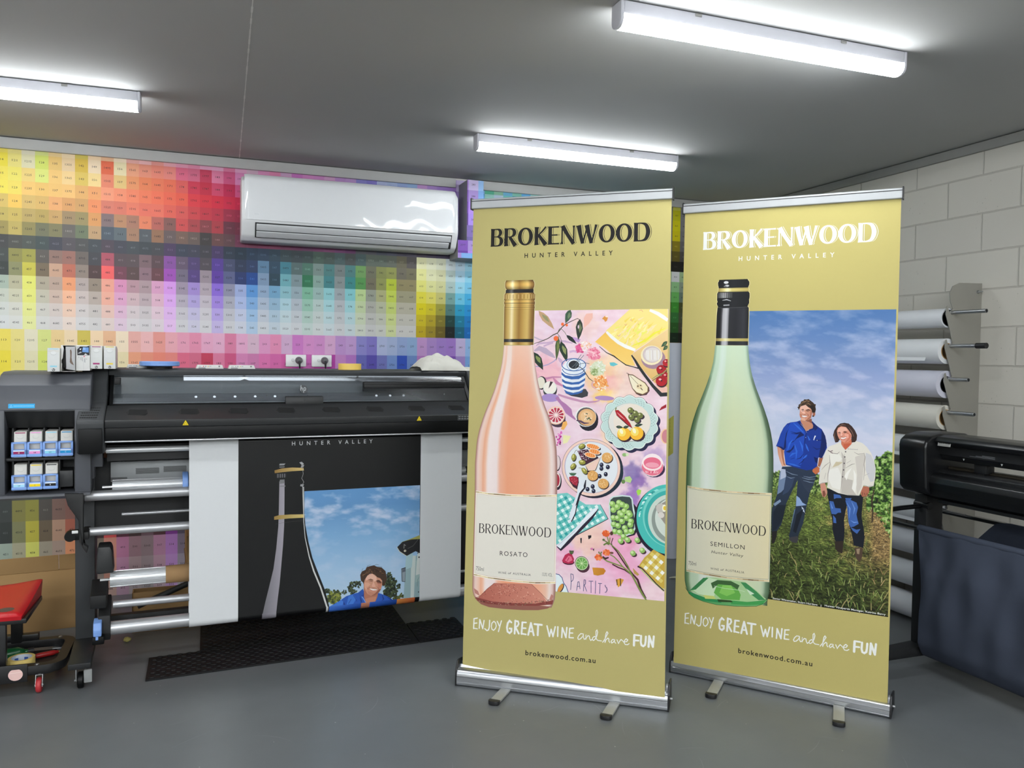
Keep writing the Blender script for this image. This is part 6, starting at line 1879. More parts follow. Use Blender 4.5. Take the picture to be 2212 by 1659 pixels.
# ---- right banner: white wine and a vineyard photograph
def vineyard(art):
    art.clip = (272, 338, 844, 1524)
    hz = (419,853)[1]
    vt = [(776,920),(781,946),(790,957),(802,951),(811,968),(827,976),(844,973)]
    def scene(X, Y):
        f = np.clip((Y - hz) / (1523 - hz), 0, 1)
        c1 = fbm(X / 130 + Y / 400, Y / 60 + 3, 41, 5)
        c2 = fbm(X / 60, Y / 26 + X / 300, 51, 5)
        sky = [np.interp(f, [0, .18, .35, .6, .85, 1], v) for v in ((200, 196, 180, 142, 96, 78), (203, 201, 191, 158, 128, 116), (220, 220, 216, 198, 178, 168))]
        k = np.clip((c1 * .6 + c2 * .5 - .50 + .10 * (1 - f)) * 3.4, 0, 1) * np.interp(f, [0, .3, .8, 1], [.75, .75, .5, .35])
        cloud = (212, 210, 226)
        S = [s * (1 - k) + c * k for s, c in zip(sky, cloud)]
        # grass
        d = np.clip((hz - Y) / (hz - 338), 0, 1)
        sc = .35 + d * 1.3
        g1 = fbm((X - 560) / (7 * sc) + fbm(X / 40, Y / 40, 77) * 5, Y / (5 * sc), 61, 4)
        g2 = fbm(X / 45, Y / 26, 71, 4)
        g3 = fbm(X / (3.2 * sc), Y / (9 * sc) + X / (11 * sc), 81, 3)
        straw = np.clip(1 - np.abs(X - (640 + 190 * d)) / (50 + 110 * d) + (g2 - .5) * 2.4, 0, 1) * np.interp(d, [0, .1, .55, .75], [.9, 1, .9, .1])
        right = np.clip((X - 730 - 20 * d) / 50, 0, 1) * np.interp(d, [0, .55, .7], [1, .9, .2])
        straw = np.maximum(straw * .75, right)
        lum = np.interp(d, [0, .25, .5, .75, 1], [1.05, .9, .76, .64, .46]) * (.12 + 1.7 * g1 * (.4 + 1.2 * g3)) * (.68 + .65 * g2)
        base = [104 * (1 - straw) + 186 * straw, 120 * (1 - straw) + 150 * straw, 56 * (1 - straw) + 98 * straw]
        Gc = [np.clip(b * lum, 8, 235) for b in base]
        up_ = Y > hz + (fbm(X / 14, Y * 0, 91, 2) - .5) * 14
        C = [np.where(up_, s, g) for s, g in zip(S, Gc)]
        # low vine rows behind the people
        rowt = hz + 14 + (fbm(X / 9, Y * 0 + 3, 95, 3) - .5) * 22
        rowb = hz - 62 + (fbm(X / 16, Y * 0 + 9, 96, 3) - .5) * 24
        inrow = (Y < rowt) & (Y > rowb) & ((X < 470) | (X > 520))
        l1 = fbm(X / 5, Y / 5, 98, 3)
        leafc = [np.interp(l1, [.25, .45, .6, .75], v) for v in ((26, 74, 120, 176), (36, 98, 146, 196), (22, 48, 70, 118))]
        C = [np.where(inrow, l, c) for c, l in zip(C, leafc)]
        # near vines at the right
        tv = np.interp(X, [p[0] for p in vt], [p[1] for p in vt]) + (fbm(X / 7, Y / 7, 101, 2) - .5) * 14
        bv = np.interp(X, [760, 790, 815, 845], [hz - 105, hz - 120, hz - 150, hz - 205]) + (fbm(X / 9, Y / 12, 103, 2) - .5) * 46
        inv = (X > 755) & (Y < tv) & (Y > bv)
        l2 = fbm(X / 9, Y / 8, 105, 3)
        l3 = fbm(X / 4, Y / 4, 106, 2)
        v = l2 * .75 + l3 * .25
        lf = [np.interp(v, [.28, .42, .52, .62, .74], q) for q in ((18, 46, 92, 142, 190), (28, 74, 130, 176, 212), (20, 30, 50, 92, 146))]
        return [np.where(inv, l, c) for c, l in zip(C, lf)]
    art.field(274, 338, 843.5, 1523.5, 300, 620, scene)
    rr = random.Random(8)
    for i in range(420):      # single blades and dry stalks in the foreground
        y = 345 + (hz - 420) * rr.random() ** 1.5
        x = rr.uniform(400, 838)
        k = 1 - (y - 340) / (hz - 300)
        h = rr.uniform(10, 42) * (.35 + k)
        lean = rr.uniform(-.9, .9) * h * .8
        c = rr.choice(((120, 140, 72), (92, 112, 54), (148, 160, 96), (70, 88, 42), (164, 150, 100), (46, 58, 30), (34, 42, 22)))
        if x > 770 and y > 420:
            c = rr.choice(((184, 156, 110), (150, 122, 82), (196, 174, 130), (110, 88, 56)))
        art.stroke([(x, y), (x + lean * .5, min(y + h * .6, 1200)), (x + lean, y + h * .75)], [2.2 * (.5 + k), 1.8 * (.5 + k), .3], c)
    # vine trunk
    art.stroke([(782,825),(775,779),(780,738),(778,696)], [5, 6, 5, 4], (60, 48, 36))
    art.stroke([(745,786),(761,797),(780,808)], [4, 3, 2], (140, 124, 96))
    # --- man in a blue work shirt
    SK, SKD, SKL = (206, 142, 112), (150, 92, 70), (232, 182, 156)
    jean = [(435.2,887.4),(428.8,865.3),(426.3,844.7)] + [(422,825),(416,767),(405,732),(399,712),(398,663),(401,591),(402,570),(413,581),(422,623),(438,653),(454,737),(476,791),(497,837),(494,774),(491,721),(479,653),(468,608),(471,601),(487,604),(503,608),(522,663),(532,725),(544,786),(562,846),(568,866)] + [(569.3,868.6),(553.5,887.5),(499.1,893.4)]
    art.poly(jean, (34, 44, 58), (44, 56, 76), 1)
    art.poly([(427,868),(451,861),(456,837),(452,806),(434,783),(418,772),(421,803),(423,839)], (112, 130, 160)); art.poly([(431,878),(448,877),(451,846),(428,833)], (176, 184, 206))
    art.poly([(451,851),(483,842),(475,808),(460,785),(439,771),(443,793)], (52, 66, 92)); art.poly([(501,853),(565,851),(559,825),(542,788),(521,812)], (48, 58, 76))
    for p in ([(513,849),(538,844),(565,848)], [(518,838),(543,833),(561,832)], [(450,870),(474,860),(497,857)], [(453,849),(470,843),(486,847)], [(519,855),(542,852),(567,858)]):
        art.stroke(p, [1, 3, 1], (124, 140, 162))
    art.poly([(404,732),(430,753),(434,744),(410,723)], (126, 146, 172)); art.poly([(494,774),(506,766),(518,748),(534,740),(513,735),(493,731)], (140, 164, 204)); art.poly([(514,733),(523,725),(528,708),(519,715)], (196, 208, 224))
    art.poly([(487,716),(491,721),(479,658),(473,633),(477,658)], (96, 122, 158)); art.poly([(454,732),(442,668),(417,627),(403,621),(404,698),(422,729)], (26, 34, 46)); art.poly([(523,725),(506,661),(496,622),(484,628),(496,698)], (22, 28, 38))
    art.poly([(471,602),(503,611),(506,597),(499,582),(481,584),(469,592)], (60, 58, 62)); art.poly([(401,618),(422,623),(420,599),(412,571),(401,570)], (34, 30, 30))
    # arms
    art.poly([(413.2,968.1),(432.2,966.3),(440.4,956.6),(440.1,929.9),(445.7,903.6),(451.9,891.8),(434.2,888.4),(424.6,912.3),(416.9,938.5)], SK, SKL, 0); art.poly([(426.4,959.7),(438.4,956.4),(439.1,927.8),(443.7,903.5),(448,891.5),(440,895),(433.3,923.2)], (176, 112, 84))
    art.poly([(577.2,933.7),(592.3,936.8),(587.1,916.3),(580,895.7),(578.5,881.4),(565.5,868.3),(551.7,879.3),(555.4,887.7),(572.3,901.1)], (170, 104, 72)); art.poly([(555.4,887.7),(578.1,895.5),(579.6,877.5),(565.5,866.3),(553.8,875.4)], (196, 108, 68)); art.stroke([(573.3,899.2),(581,894.7)], 3, (214, 206, 190))
    # shirt
    BL, BD, BM = (32, 74, 178), (18, 34, 92), (24, 54, 142)
    art.poly([(500.2,1079.6),(486.6,1073.8),(463.2,1069.6),(449.5,1063.7),(436.1,1046.6),(424.8,1021.3),(415.6,989.9),(408.2,968.8),(414.2,968.2),(428.1,968.1),(442.4,956.7),(440.6,948.4),(444.2,924),(448.9,895.7),(463.8,892.7),(499.3,885.3),(530.5,879.6),(553.5,885.5),(570.4,898.9),(571.6,927.2),(575.2,935.6),(586.7,932.4),(595.8,951.1),(605.5,975.8),(602,1005.7),(593.7,1031.2),(583.8,1048.7),(564.4,1061.7),(546.7,1079),(534.2,1039.9),(522.6,1039.2)], BM)
    art.poly([(463.2,1068.5),(486.7,1072.8),(514.6,1046.9),(522.9,1027.1),(516.2,986.1),(515.8,925.2),(508.6,900.2),(463.7,894.7),(448.8,899.7),(442.6,946.5),(449.9,969.5),(447.1,1002.1),(452,1043.4)], BL)
    art.poly([(436.1,1044.6),(449.6,1061.7),(455.6,1055.9),(446.6,1022.6),(443.5,989.6),(446.2,963.1),(432.1,968.3),(410.1,970),(417.5,994.1),(424.8,1019.3)], (30, 66, 160))
    for p in ([(461.6,1056.2),(452.3,1031.1),(447.1,1002.1),(447.1,965.2),(438.3,958.5),(441.5,989.5),(446.6,1022.6)], [(503.3,1034.1),(519.2,1020.8),(503.8,1013.8),(488.4,1004.7),(477,991.7),(457.6,980.3),(480.7,998.1)], [(583.8,1046.7),(597.7,1023.4),(604.2,991.8),(595.8,951.1),(588.6,934.5),(575.2,935.6),(580.1,970.1),(583.1,1000.5)], [(544.8,1076.8),(564.4,1061.7),(568.4,1051.9),(559.1,1041.3),(547.2,1056.8)], [(556.1,936.2),(573.4,931.4),(571.1,909.1),(562.3,916.5)], [(446.5,948.8),(467.9,960.5),(481.2,981.8),(477.7,963.2),(462.4,945.8)], [(408.1,969.9),(428.1,969.1),(444.3,958.9),(438.4,954.4),(422.3,964.6)]):
        art.poly(p, BD)
    for p in ([(475,1067.1),(495.1,1049.9),(515,1030.7)], [(500.3,997.3),(510.6,975.6),(513.1,955.4)], [(481.2,981.8),(489.7,953.8),(488.5,923.2)], [(523.9,986.6),(530.1,970.8),(536.3,957)], [(530.8,1019.4),(539,1001.7)], [(462.8,929.5),(474.3,942.6),(489.9,947.7)], [(515.8,925.2),(525.2,936),(530.9,942.5)], [(454.3,955.5),(461.5,982.6),(472.8,999.6)], [(453.6,904.2),(479.4,898),(506.9,892)]):
        art.stroke(p, [2, 7, 2], (48, 104, 208))
    for p in ([(464.2,1031.8),(487.8,1027.1),(503.3,1032),(507.3,1028.2),(487.9,1024),(466.3,1024.8)], [(554.1,1014.8),(565.8,1003.4),(584.9,1004.6),(586.7,1008.7)], [(551.2,976.2),(566.8,967.2),(581.9,972.2)], [(520,986.3),(521.3,1014.8),(526.6,1033.4)], [(490.5,921.3),(506,928.5),(517.2,945.6)], [(498.9,901.5),(514.1,914.9),(521.5,927.6)], [(467,919.5),(482.6,926.8)]):
        art.stroke(p, [1.2] + [3.4] * (len(p) - 2) + [1.2], (16, 34, 96))
    art.stroke([(560.6,1021.2),(557,1012.9),(554.4,1002.7)], [5, 4, 3], (226, 230, 240)); art.ell((567.4,1003.1), 1.5, 1.5, (200, 206, 220)); art.ell((523.7,1011.9), 1.5, 1.5, (180, 190, 216)); art.ell((526.6,1033.4), 1.5, 1.5, (180, 190, 216))
    # neck, head
    art.poly([(501.1,1082.7),(504.3,1070.7),(512.4,1058.9),(524.6,1037.3),(534.1,1043.9),(549.3,1050.8),(551,1061),(544.8,1076.8),(544.5,1088.9),(525.5,1075.8)], (196, 134, 106)); art.poly([(513.8,1078.3),(544.5,1088.9),(546.9,1068.9),(533.2,1076.2)], (138, 84, 64))
    art.stroke([(494.5,1074.2),(502.6,1062.5),(514.6,1048.9),(524.6,1035.3)], [3, 4, 4, 2], (20, 36, 96)); art.stroke([(546.7,1076.9),(552.8,1065.2),(564.5,1057.7),(553.2,1049),(534.2,1039.9),(525.6,1033.3)], [4, 6, 6, 5, 3, 2], (20, 36, 96)); art.stroke([(502.4,1066.5),(518.5,1047.1),(525.6,1035.3)], 1.4, (170, 160, 150))
    head = [(497.3,1129.3),(500.7,1135.5),(510.2,1143),(523.8,1143.6),(535.6,1135),(543.6,1123.2),(545.8,1111.2),(544.2,1101),(542.5,1092.9),(533.1,1082.3),(517.7,1077.5),(506.9,1082),(499.8,1092.8),(497.2,1102.9),(498.3,1115.1)]
    art.poly(head, (212, 148, 122)); art.poly([(502.5,1139.7),(519.9,1143.4),(531.8,1132.8),(535.8,1126.9),(520.4,1124.2),(512.8,1117.8),(511.1,1107.6),(501.2,1117.3),(498.9,1127.3)], (234, 184, 164)); art.poly([(539.7,1127.1),(545.5,1111.2),(542.5,1092.9),(531.2,1082.2),(519.6,1078),(525.3,1083.9),(538.4,1100.8)], (178, 112, 86)); art.poly([(502,1082.8),(506.7,1091.1),(517.4,1091.6),(521.5,1079.7),(511.9,1079.2)], (222, 168, 142)); art.poly([(498.7,1107),(504.4,1105.2),(506.6,1093.1),(501.9,1088.9)], (190, 122, 98))
    art.ell((552.6,1108.5), 5.5, 10, (196, 130, 104)); art.ell((553.2,1107.9), 2.5, 6, (140, 82, 64)); art.ell((550,1099.3), 4, 3, (60, 40, 34))
    art.stroke([(503.9,1122.5),(510.7,1124.2),(513.7,1122.3)], [2, 4, 2], (92, 58, 46)); art.stroke([(521.5,1121.2),(530.1,1124.2),(538.8,1122)], [2, 5, 3], (84, 52, 42)); art.stroke([(505,1118.5),(512.8,1118.8)], [1, 2.6, 1][:2], (70, 44, 38)); art.stroke([(524.4,1118.3),(535.1,1118.4)], [2.8, 1.4], (70, 44, 38))
    art.poly([(513.7,1119.9),(519.8,1110),(521.8,1106.1),(511.2,1106.6),(511.1,1109.6)], (238, 184, 162)); art.stroke([(512.1,1106),(518,1104.9),(522.8,1107.1)], [1.4, 2.6, 1.4], (150, 86, 70)); art.stroke([(524.7,1108.2),(532.6,1102.5),(530.8,1096.4)], [1, 2.4, 1], (160, 94, 76)); art.stroke([(507.3,1103.3),(504.6,1098.1)], [2, 1], (168, 100, 82))
    art.poly([(505.9,1100.2),(513.3,1099.6),(528.8,1099.3),(523.1,1094),(513.5,1092.5),(508.5,1095.3)], (240, 232, 226)); art.stroke([(504.5,1100.8),(513.3,1100.4),(529.7,1099.7)], 1.6, (140, 66, 58)); art.stroke([(508,1094.8),(514.5,1091.5),(524.1,1093.6)], 2, (186, 96, 86))
    hair = [(493.3,1121),(491.1,1129),(488.1,1132.9),(492.9,1135.2),(492.7,1142.3),(500.4,1147.7),(502.1,1155.9),(511.7,1160.3),(513.5,1165.5),(523.2,1164.8),(530.9,1167.2),(540.8,1159.5),(548.6,1153.7),(553.5,1147.9),(559.3,1147.1),(557.6,1138),(559.9,1126),(557.3,1113.8),(547.7,1112.3),(545.8,1113.2),(542.6,1125.2),(537.6,1131.1),(529.8,1134.8),(519.9,1143.4),(510.3,1140),(500.7,1136.5),(497.9,1130.3)]
    art.poly(hair, (62, 46, 36))
    for p in ([(502.4,1145.8),(511.8,1156.3),(523.4,1158.8)], [(512,1150.2),(523.3,1160.8),(533.1,1159.2)], [(523.6,1152.7),(535,1159.2)], [(496.7,1137.4),(502.4,1143.7)], [(519.9,1145.5),(531.4,1149),(541.2,1141.3)]):
        art.stroke(p, [1, 4, 1][:len(p)], (128, 100, 72))
    art.poly([(531.6,1140.9),(550.8,1143.7),(556.9,1129.9),(555.3,1115.7),(547.7,1115.3),(541.5,1129.2)], (40, 30, 26))
    # --- woman in a cream work shirt
    art.poly([(610,815),(613,785),(620,749),(628,712),(633,689),(634,654),(644,613),(650,605),(678,613),(679,659),(676,694),(682,736),(686,755),(691,709),(696,673),(706,642),(715,599),(749,594),(753,638),(747,679),(740,712),(741,747),(744,798),(719,804),(654,803)], (22, 26, 36))
    for p in ([(620,765),(635,764),(642,741),(656,724),(645,714),(630,714),(623,739)], [(635,794),(659,792),(665,781),(646,779),(637,774)], [(679,773),(698,777),(720,768),(726,750),(721,722),(726,699),(730,686),(713,673),(701,669),(694,682),(689,718),(686,750)], [(701,669),(722,662),(737,666),(725,646),(710,656)], [(635,710),(646,698),(648,679),(637,680)], [(678,782),(702,784),(698,777),(681,775)], [(643,739),(662,739),(665,723),(652,721)]):
        art.poly(p, (62, 98, 166))
    for p in ([(685,764),(697,742),(695,705)], [(702,771),(714,744),(710,721)], [(700,696),(713,689),(728,693)], [(625,758),(632,736)]):
        art.stroke(p, [1, 5, 1], (104, 142, 206))
    art.poly([(644,606),(676,613),(675,578),(673,561),(658,566),(647,576)], (48, 38, 32)); art.poly([(718,590),(747,594),(746,559),(738,535),(725,547),(720,565)], (80, 62, 50)); art.poly([(724,586),(737,590),(735,567),(727,568)], (150, 128, 104))
    art.poly([(583,834),(601,836),(608,815),(611,799),(608,787),(602,777),(593,781),(587,802)], (206, 144, 122)); art.poly([(593,802),(601,805),(606,789),(600,778),(594,783)], (130, 76, 62)); art.poly([(743,834),(764,836),(765,813),(757,797),(740,793),(734,806),(737,825)], (178, 106, 82)); art.stroke([(740,811),(742,797)], 2, (100, 56, 46)); art.stroke([(748,809),(751,798)], 2, (100, 56, 46)); art.stroke([(757,810),(757,801)], 2, (100, 56, 46))
    CR_, CS, CD = (226, 220, 208), (196, 188, 178), (162, 152, 144)
    art.poly([(654.2,1003.6),(636.7,992),(613.2,982),(601.7,964.4),(594.3,938.4),(585.1,908.1),(580.1,865.2),(578.1,826.8),(591,832.2),(612.8,838.3),(609.3,819),(623.5,811.8),(651.5,799.6),(686.9,794.6),(729.5,796.5),(736.6,817.9),(743.8,837.3),(763,832.8),(780,838.4),(784.9,871.8),(785.9,907),(779.4,937.4),(767.3,967.4),(751.5,989.1),(735.8,1002.6),(714.5,1009.5),(701,1004.5),(685.9,986.8),(674.6,971.4),(662.5,985.3)], CR_)
    art.poly([(659.1,964.1),(666.8,893.4),(663.3,800.7),(686.9,795),(719.8,796.6),(701.8,821),(704.8,854.7),(689.2,857.5),(673.5,862.5),(677.5,936.1)], CS); art.poly([(710.3,946.8),(742.6,963.6),(748.9,941.3),(742,909.7),(739.5,857.6),(736.3,830.4),(721.7,797.8),(716.9,834.9),(719.7,876.8),(715,911.8)], (208, 200, 190))
    art.poly([(748.2,966.1),(767.5,959.2),(779.6,931.2),(785,902.8),(779.5,857),(768.2,853.9),(758.1,875.8),(749.9,900)], (204, 202, 204)); art.poly([(705.7,898.5),(715.8,878.5),(718.8,839.2),(713.8,805.4),(701.7,823.1),(708.7,855)], (240, 236, 228)); art.poly([(680.7,884),(699.7,904.3),(688.7,878.4),(681.5,852.7),(673.3,868.7)], (240, 236, 228)); art.poly([(613.9,952.5),(649.5,957.1),(663.8,935.1),(627.2,900.7),(620.7,919.2)], (234, 230, 220)); art.poly([(613.6,889.1),(648.9,900.3),(661.5,871.9),(659,812.9),(629.2,818.7),(614.5,851.2)], (236, 232, 224))
    art.poly([(627.2,898.6),(640.5,922.8),(666.1,922.7),(650.7,908.9)], (206, 192, 160))
    for p in ([(742.5,965.7),(746.7,949.4),(743.6,920.2),(746.1,899.7),(743.3,858)], [(616,948.4),(619,910.7),(612,872.1),(610.9,838.1)], [(611.6,965),(625.8,955.5),(645.6,954.8),(653.2,963.7)], [(705.9,965.2),(721.6,958),(742.6,963.6)], [(676.4,900.4),(699.4,916.8),(710.9,919.8)], [(679.8,919.5),(695.1,931.1)], [(746.7,876.9),(763.6,886.6)], [(745.7,839.5),(759.2,834.5),(780,840.5)], [(579,829),(593,834.5),(611.9,838.2)], [(587.6,887.1),(601.2,905.1),(616.8,918.9)], [(598.6,849.8),(603.9,875.6)], [(661.3,800.5),(665.4,872.3),(671.1,956.5)], [(686.8,796.6),(731.3,798.8)]):
        art.stroke(p, [1] + [2.6] * (len(p) - 2) + [1], CD)
    for p in ((675.2,964.8), (673,944.1), (671.3,918.9), (669.6,892.5), (666.7,865)):
        art.ell(p, 2.6, 3, (90, 82, 84), n=10)
    for p in ([(609.6,966),(617.7,961.2),(627.5,966.1)], [(619.7,959.3),(627.8,955.6)]):
        art.stroke(p, 3, (112, 92, 96))
    art.text('Brokenwood', 683, 719, (711.5,974.4)[1], 5, (140, 136, 140), slope=0.0)
    # hair behind, neck, face
    art.poly([(668,1078.8),(652.4,1074.9),(640.9,1063.8),(631.4,1046.4),(626.9,1027.2),(632.3,1010.7),(636.6,998.3),(646.4,1001),(653.9,1014.1),(694.8,1020.8),(695.3,1002.1),(708.8,1005),(714.4,1013.7),(715.8,1032.5),(707.6,1050.7),(695.6,1066.7),(683.7,1076.5)], (60, 42, 38))
    art.poly([(658,1008.1),(669.9,1002.5),(694.9,1016.6),(697.3,998),(685.9,986.8),(674.6,971.4),(664.5,983.3),(658.4,993.4)], (206, 116, 86)); art.poly([(666.2,993.9),(689.5,999.6),(695.4,995.8),(682.2,980.3),(674.6,972.5),(668.5,981.5)], (196, 96, 68))
    art.poly([(640.3,1046.9),(642.9,1059.7),(656.6,1064.6),(672.3,1063.4),(684.3,1053.6),(692.4,1039.4),(696.5,1031.3),(694.8,1020.8),(691.1,1012.2),(681.6,1003.3),(670,1000.5),(658.1,1006),(649,1015.9),(643.7,1028.2)], (222, 150, 128)); art.poly([(643.2,1047.1),(652.8,1060.2),(672.4,1061.3),(682.4,1049.3),(664.9,1046.2),(657.4,1033.2),(647.5,1034.7)], (236, 180, 160)); art.poly([(676.7,1044.8),(694.6,1031.2),(689.2,1012.1),(677.7,1003),(670,1000.5),(681.3,1015.8)], (206, 122, 98)); art.poly([(669.1,1036),(684.7,1034.8),(685.1,1020.2),(675.4,1017.5)], (236, 168, 148))
    art.stroke([(645.5,1037.8),(651.3,1040.2),(655.3,1037.3)], [2, 3.5, 1.5], (86, 54, 48)); art.stroke([(665,1041),(670.8,1043.4),(678.7,1042.4)], [2, 4, 1.5], (86, 54, 48)); art.stroke([(647.5,1034.3),(654.4,1034.7)], 2, (66, 42, 40)); art.stroke([(667.1,1038.4),(675.8,1040.2)], 2, (66, 42, 40))
    art.poly([(658.3,1037.5),(662.4,1029.3),(659.6,1024.9),(653.6,1026.7)], (238, 182, 164)); art.stroke([(652.6,1026.2),(659.6,1024.5),(664.4,1027.3)], [1, 2, 1], (160, 90, 78))
    art.poly([(654.8,1020),(665.6,1020.1),(677.2,1024.3),(673.5,1017),(663.8,1013),(657.8,1015.2)], (246, 238, 232)); art.stroke([(653.8,1020.4),(665.6,1020.3),(678.3,1025.2)], 1.5, (160, 70, 66)); art.stroke([(657.5,1014.3),(664.8,1012.3),(674.4,1017.1)], 2, (200, 104, 98))
    art.poly([(641,1057.5),(644.7,1066.1),(660.2,1075.3),(675.9,1074),(687.9,1062.1),(699.9,1048.2),(710.1,1030.1),(712.4,1013.6),(704.9,1004.8),(697.2,1004.3),(696.6,1025.1),(694.4,1035.4),(686.4,1047.4),(674.3,1062.4),(656.6,1064.6),(645,1057.7),(640.3,1044.8),(641.8,1026),(648.1,1011.7),(642.4,1000.8),(635.5,1000.4),(629.1,1021),(631.5,1042.2)], (58, 40, 36))
    for p in ([(646.8,1064.1),(660.3,1071.1),(674.1,1069.8)], [(684,1061.9),(696.1,1045.9),(704.4,1025.6)], [(633.6,1038.1),(632,1021.2),(638.4,1004.7)], [(652.6,1067.5),(664.3,1071.3)]):
        art.stroke(p, [1, 3.5, 1][:len(p)], (124, 92, 78))
    # caption strip
    art.poly([(400, 338), (844, 338), (844, 343), (400, 343)], (14, 14, 12))
    art.clip = None
    W_ = (240, 240, 236)
    art.text('Senior Winemaker, Stuart Hordern', 411, 585, 341, 7.6, W_, bold=.012, res=2)
    art.text('|', 598, 600, 341, 7, W_, bold=.02)
    art.text('Hunter Vineyards Manager, Katrina Barry', 613, 835, 343, 7.6, W_, bold=.012, res=2)

def paint_semillon(art):
    gold = (190, 177, 110)
    art.poly([(0, -8), (850, -8), (850, 1962), (0, 1962)], gold)
    wordmark(art, 82, 768, 1787, 75, (226, 226, 222), gold)
    common_print(art, (226, 226, 222))
    vineyard(art)
    capL = [(156,1653),(151,1645),(152,1633),(155,1624),(154,1613),(153,1606),(149,1600),(149,1584),(149,1570),(152,1563),(148,1557),(151,1548),(155,1542),(150,1534),(148,1380)]
    capR = [(275,1656),(283,1645),(283,1634),(278,1623),(282,1614),(280,1604),(285,1599),(286,1581),(283,1570),(285,1559),(281,1550),(277,1545),(284,1536),(284,1381)]
    halo = [(p[0] - 2.2, p[1] + 1) for p in capL] + [(p[0] + 2.2, p[1] + 1) for p in capR[::-1]]
    art.poly(halo, (216, 204, 150))
    dk = [(0, (28, 28, 30)), (.12, (34, 34, 36)), (.17, (96, 94, 98)), (.19, (172, 170, 174)), (.3, (196, 194, 198)), (.36, (150, 148, 152)), (.39, (48, 48, 52)), (.6, (42, 42, 46)), (.85, (56, 56, 62)), (1, (30, 30, 33))]
    plain = [(0, (26, 26, 28)), (.5, (40, 40, 43)), (1, (28, 28, 31))]
    g = [(0, (150, 130, 70)), (.2, (214, 200, 136)), (.3, (238, 230, 186)), (.45, (198, 182, 112)), (1, (176, 158, 92))]
    y = [p[1] for p in [(215,1657),(216,1622),(216,1605),(217,1577),(218,1537),(222,1410),(222,1398),(222,1381)]]
    bottle_strip(art, capL, capR, y[0], y[1], 6, plain)
    bottle_strip(art, capL, capR, y[1], y[2], 4, g, 36, lambda c, u, v: c * (.8 + .3 * math.sin(PI * v)))
    bottle_strip(art, capL, capR, y[2], y[4], 10, plain)
    art.ell((186,1645), 10, 5.5, (216, 216, 218)); art.ell((190,1631), 9, 4.5, (190, 190, 194)); art.ell((182,1629), 6, 3, (120, 120, 124))
    for i in range(15):
        x = 458 + i * 9
        c = 90 + 130 * math.exp(-((i - 6) / 4.5) ** 2)
        p0 = (-53,1611)[0] + x * ((400,1600)[0] - (-53,1611)[0]) / 1000
        art.stroke([(p0, y[2] - 3), (p0, y[3] + 3)], 1.6, (c, c, c + 2))
    art.stroke([(172,1570),(190,1573),(208,1567)], [2, 4, 2], (190, 190, 194)); art.stroke([(177,1549),(202,1550)], 5, (160, 160, 164)); art.stroke([(153,1541),(173,1537),(280,1541)], 1.5, (90, 90, 94))
    bottle_strip(art, capL, capR, y[4], y[5], 4, dk)
    bottle_strip(art, capL, capR, y[5], y[6], 1, g)
    bottle_strip(art, capL, capR, y[6], y[7], 1, dk)
    GL = [(146,1380),(144,1353),(140,1312),(130,1266),(113,1211),(94,1160),(74,1109),(57,1053),(45,1002),(38,947),(35,891),(35,822),(35,753)] + [(39,555),(39,393),(40,366),(47,332),(60,309)]
    GR = [(285,1381),(287,1354),(293,1310),(303,1261),(320,1209),(338,1165),(356,1122),(373,1074),(385,1031),(395,979),(399,926),(401,852),(399,786)] + [(397,642),(398,422),(397,364),(390,334)]
    s = [(0, (56, 86, 60)), (.015, (84, 118, 82)), (.045, (122, 148, 108)), (.07, (188, 208, 178)), (.16, (196, 214, 186)), (.185, (214, 224, 206)), (.24, (224, 230, 220)), (.33, (214, 224, 204)), (.37, (206, 218, 178)), (.55, (212, 220, 178)), (.8, (208, 218, 180)), (.89, (202, 214, 180)), (.93, (176, 194, 162)), (.955, (112, 136, 108)), (.985, (84, 108, 80)), (1, (60, 84, 60))]
    def tint(c, u, v):
        k = max(0, 1 - v / .3) * .55
        c = c * (1 - k) + np.array((204, 228, 210)) * k
        if .12 < v < .6 and (u < .07 or u > .94):
            c = c * .86
        return c
    bottle_strip(art, GL, GR, GL[0][1], GL[-1][1], 60, s, 64, tint)
    art.poly([(60,309),(84,294),(119,286),(179,281),(242,285),(304,292),(347,301),(373,312),(390,334),(303,312),(169,302)], (76, 150, 88), (120, 186, 116), 0)
    for p, c in (([(135,393),(297,394),(346,365),(385,336),(303,312),(205,304),(123,305),(67,324)], (172, 208, 150)), ([(139,392),(185,387),(169,312),(100,315),(76,330)], (206, 228, 190)), ([(185,378),(257,384),(281,338),(277,315),(201,307),(168,330)], (104, 176, 78)),
                 ([(121,387),(144,390),(90,332),(62,323)], (60, 132, 78)), ([(279,391),(301,392),(346,361),(381,333),(355,327),(315,352)], (66, 142, 86)), ([(53,321),(123,305),(201,303),(201,292),(123,289),(72,301)], (48, 142, 84)), ([(241,309),(312,313),(385,332),(369,311),(304,299),(242,293)], (70, 160, 84)),
                 ([(154,369),(181,386),(239,390),(275,377),(267,358),(240,372),(186,369),(163,347)], (64, 100, 58)), ([(183,305),(241,309),(250,302),(188,294)], (50, 78, 40)), ([(123,314),(169,316),(178,304),(132,299)], (206, 214, 120)), ([(302,368),(337,351),(320,344)], (212, 232, 206)), ([(204,367),(240,372),(258,343),(223,324),(191,333)], (136, 202, 96))):
        art.poly(p, c)
    art.stroke([(168,359),(213,355),(276,357),(298,354)], 1.4, (214, 232, 206)); art.stroke([(43,334),(67,305),(124,286),(179,281),(260,287),(347,301),(381,320)], 1.6, (40, 92, 54))
    label_print(art, 'semillon')

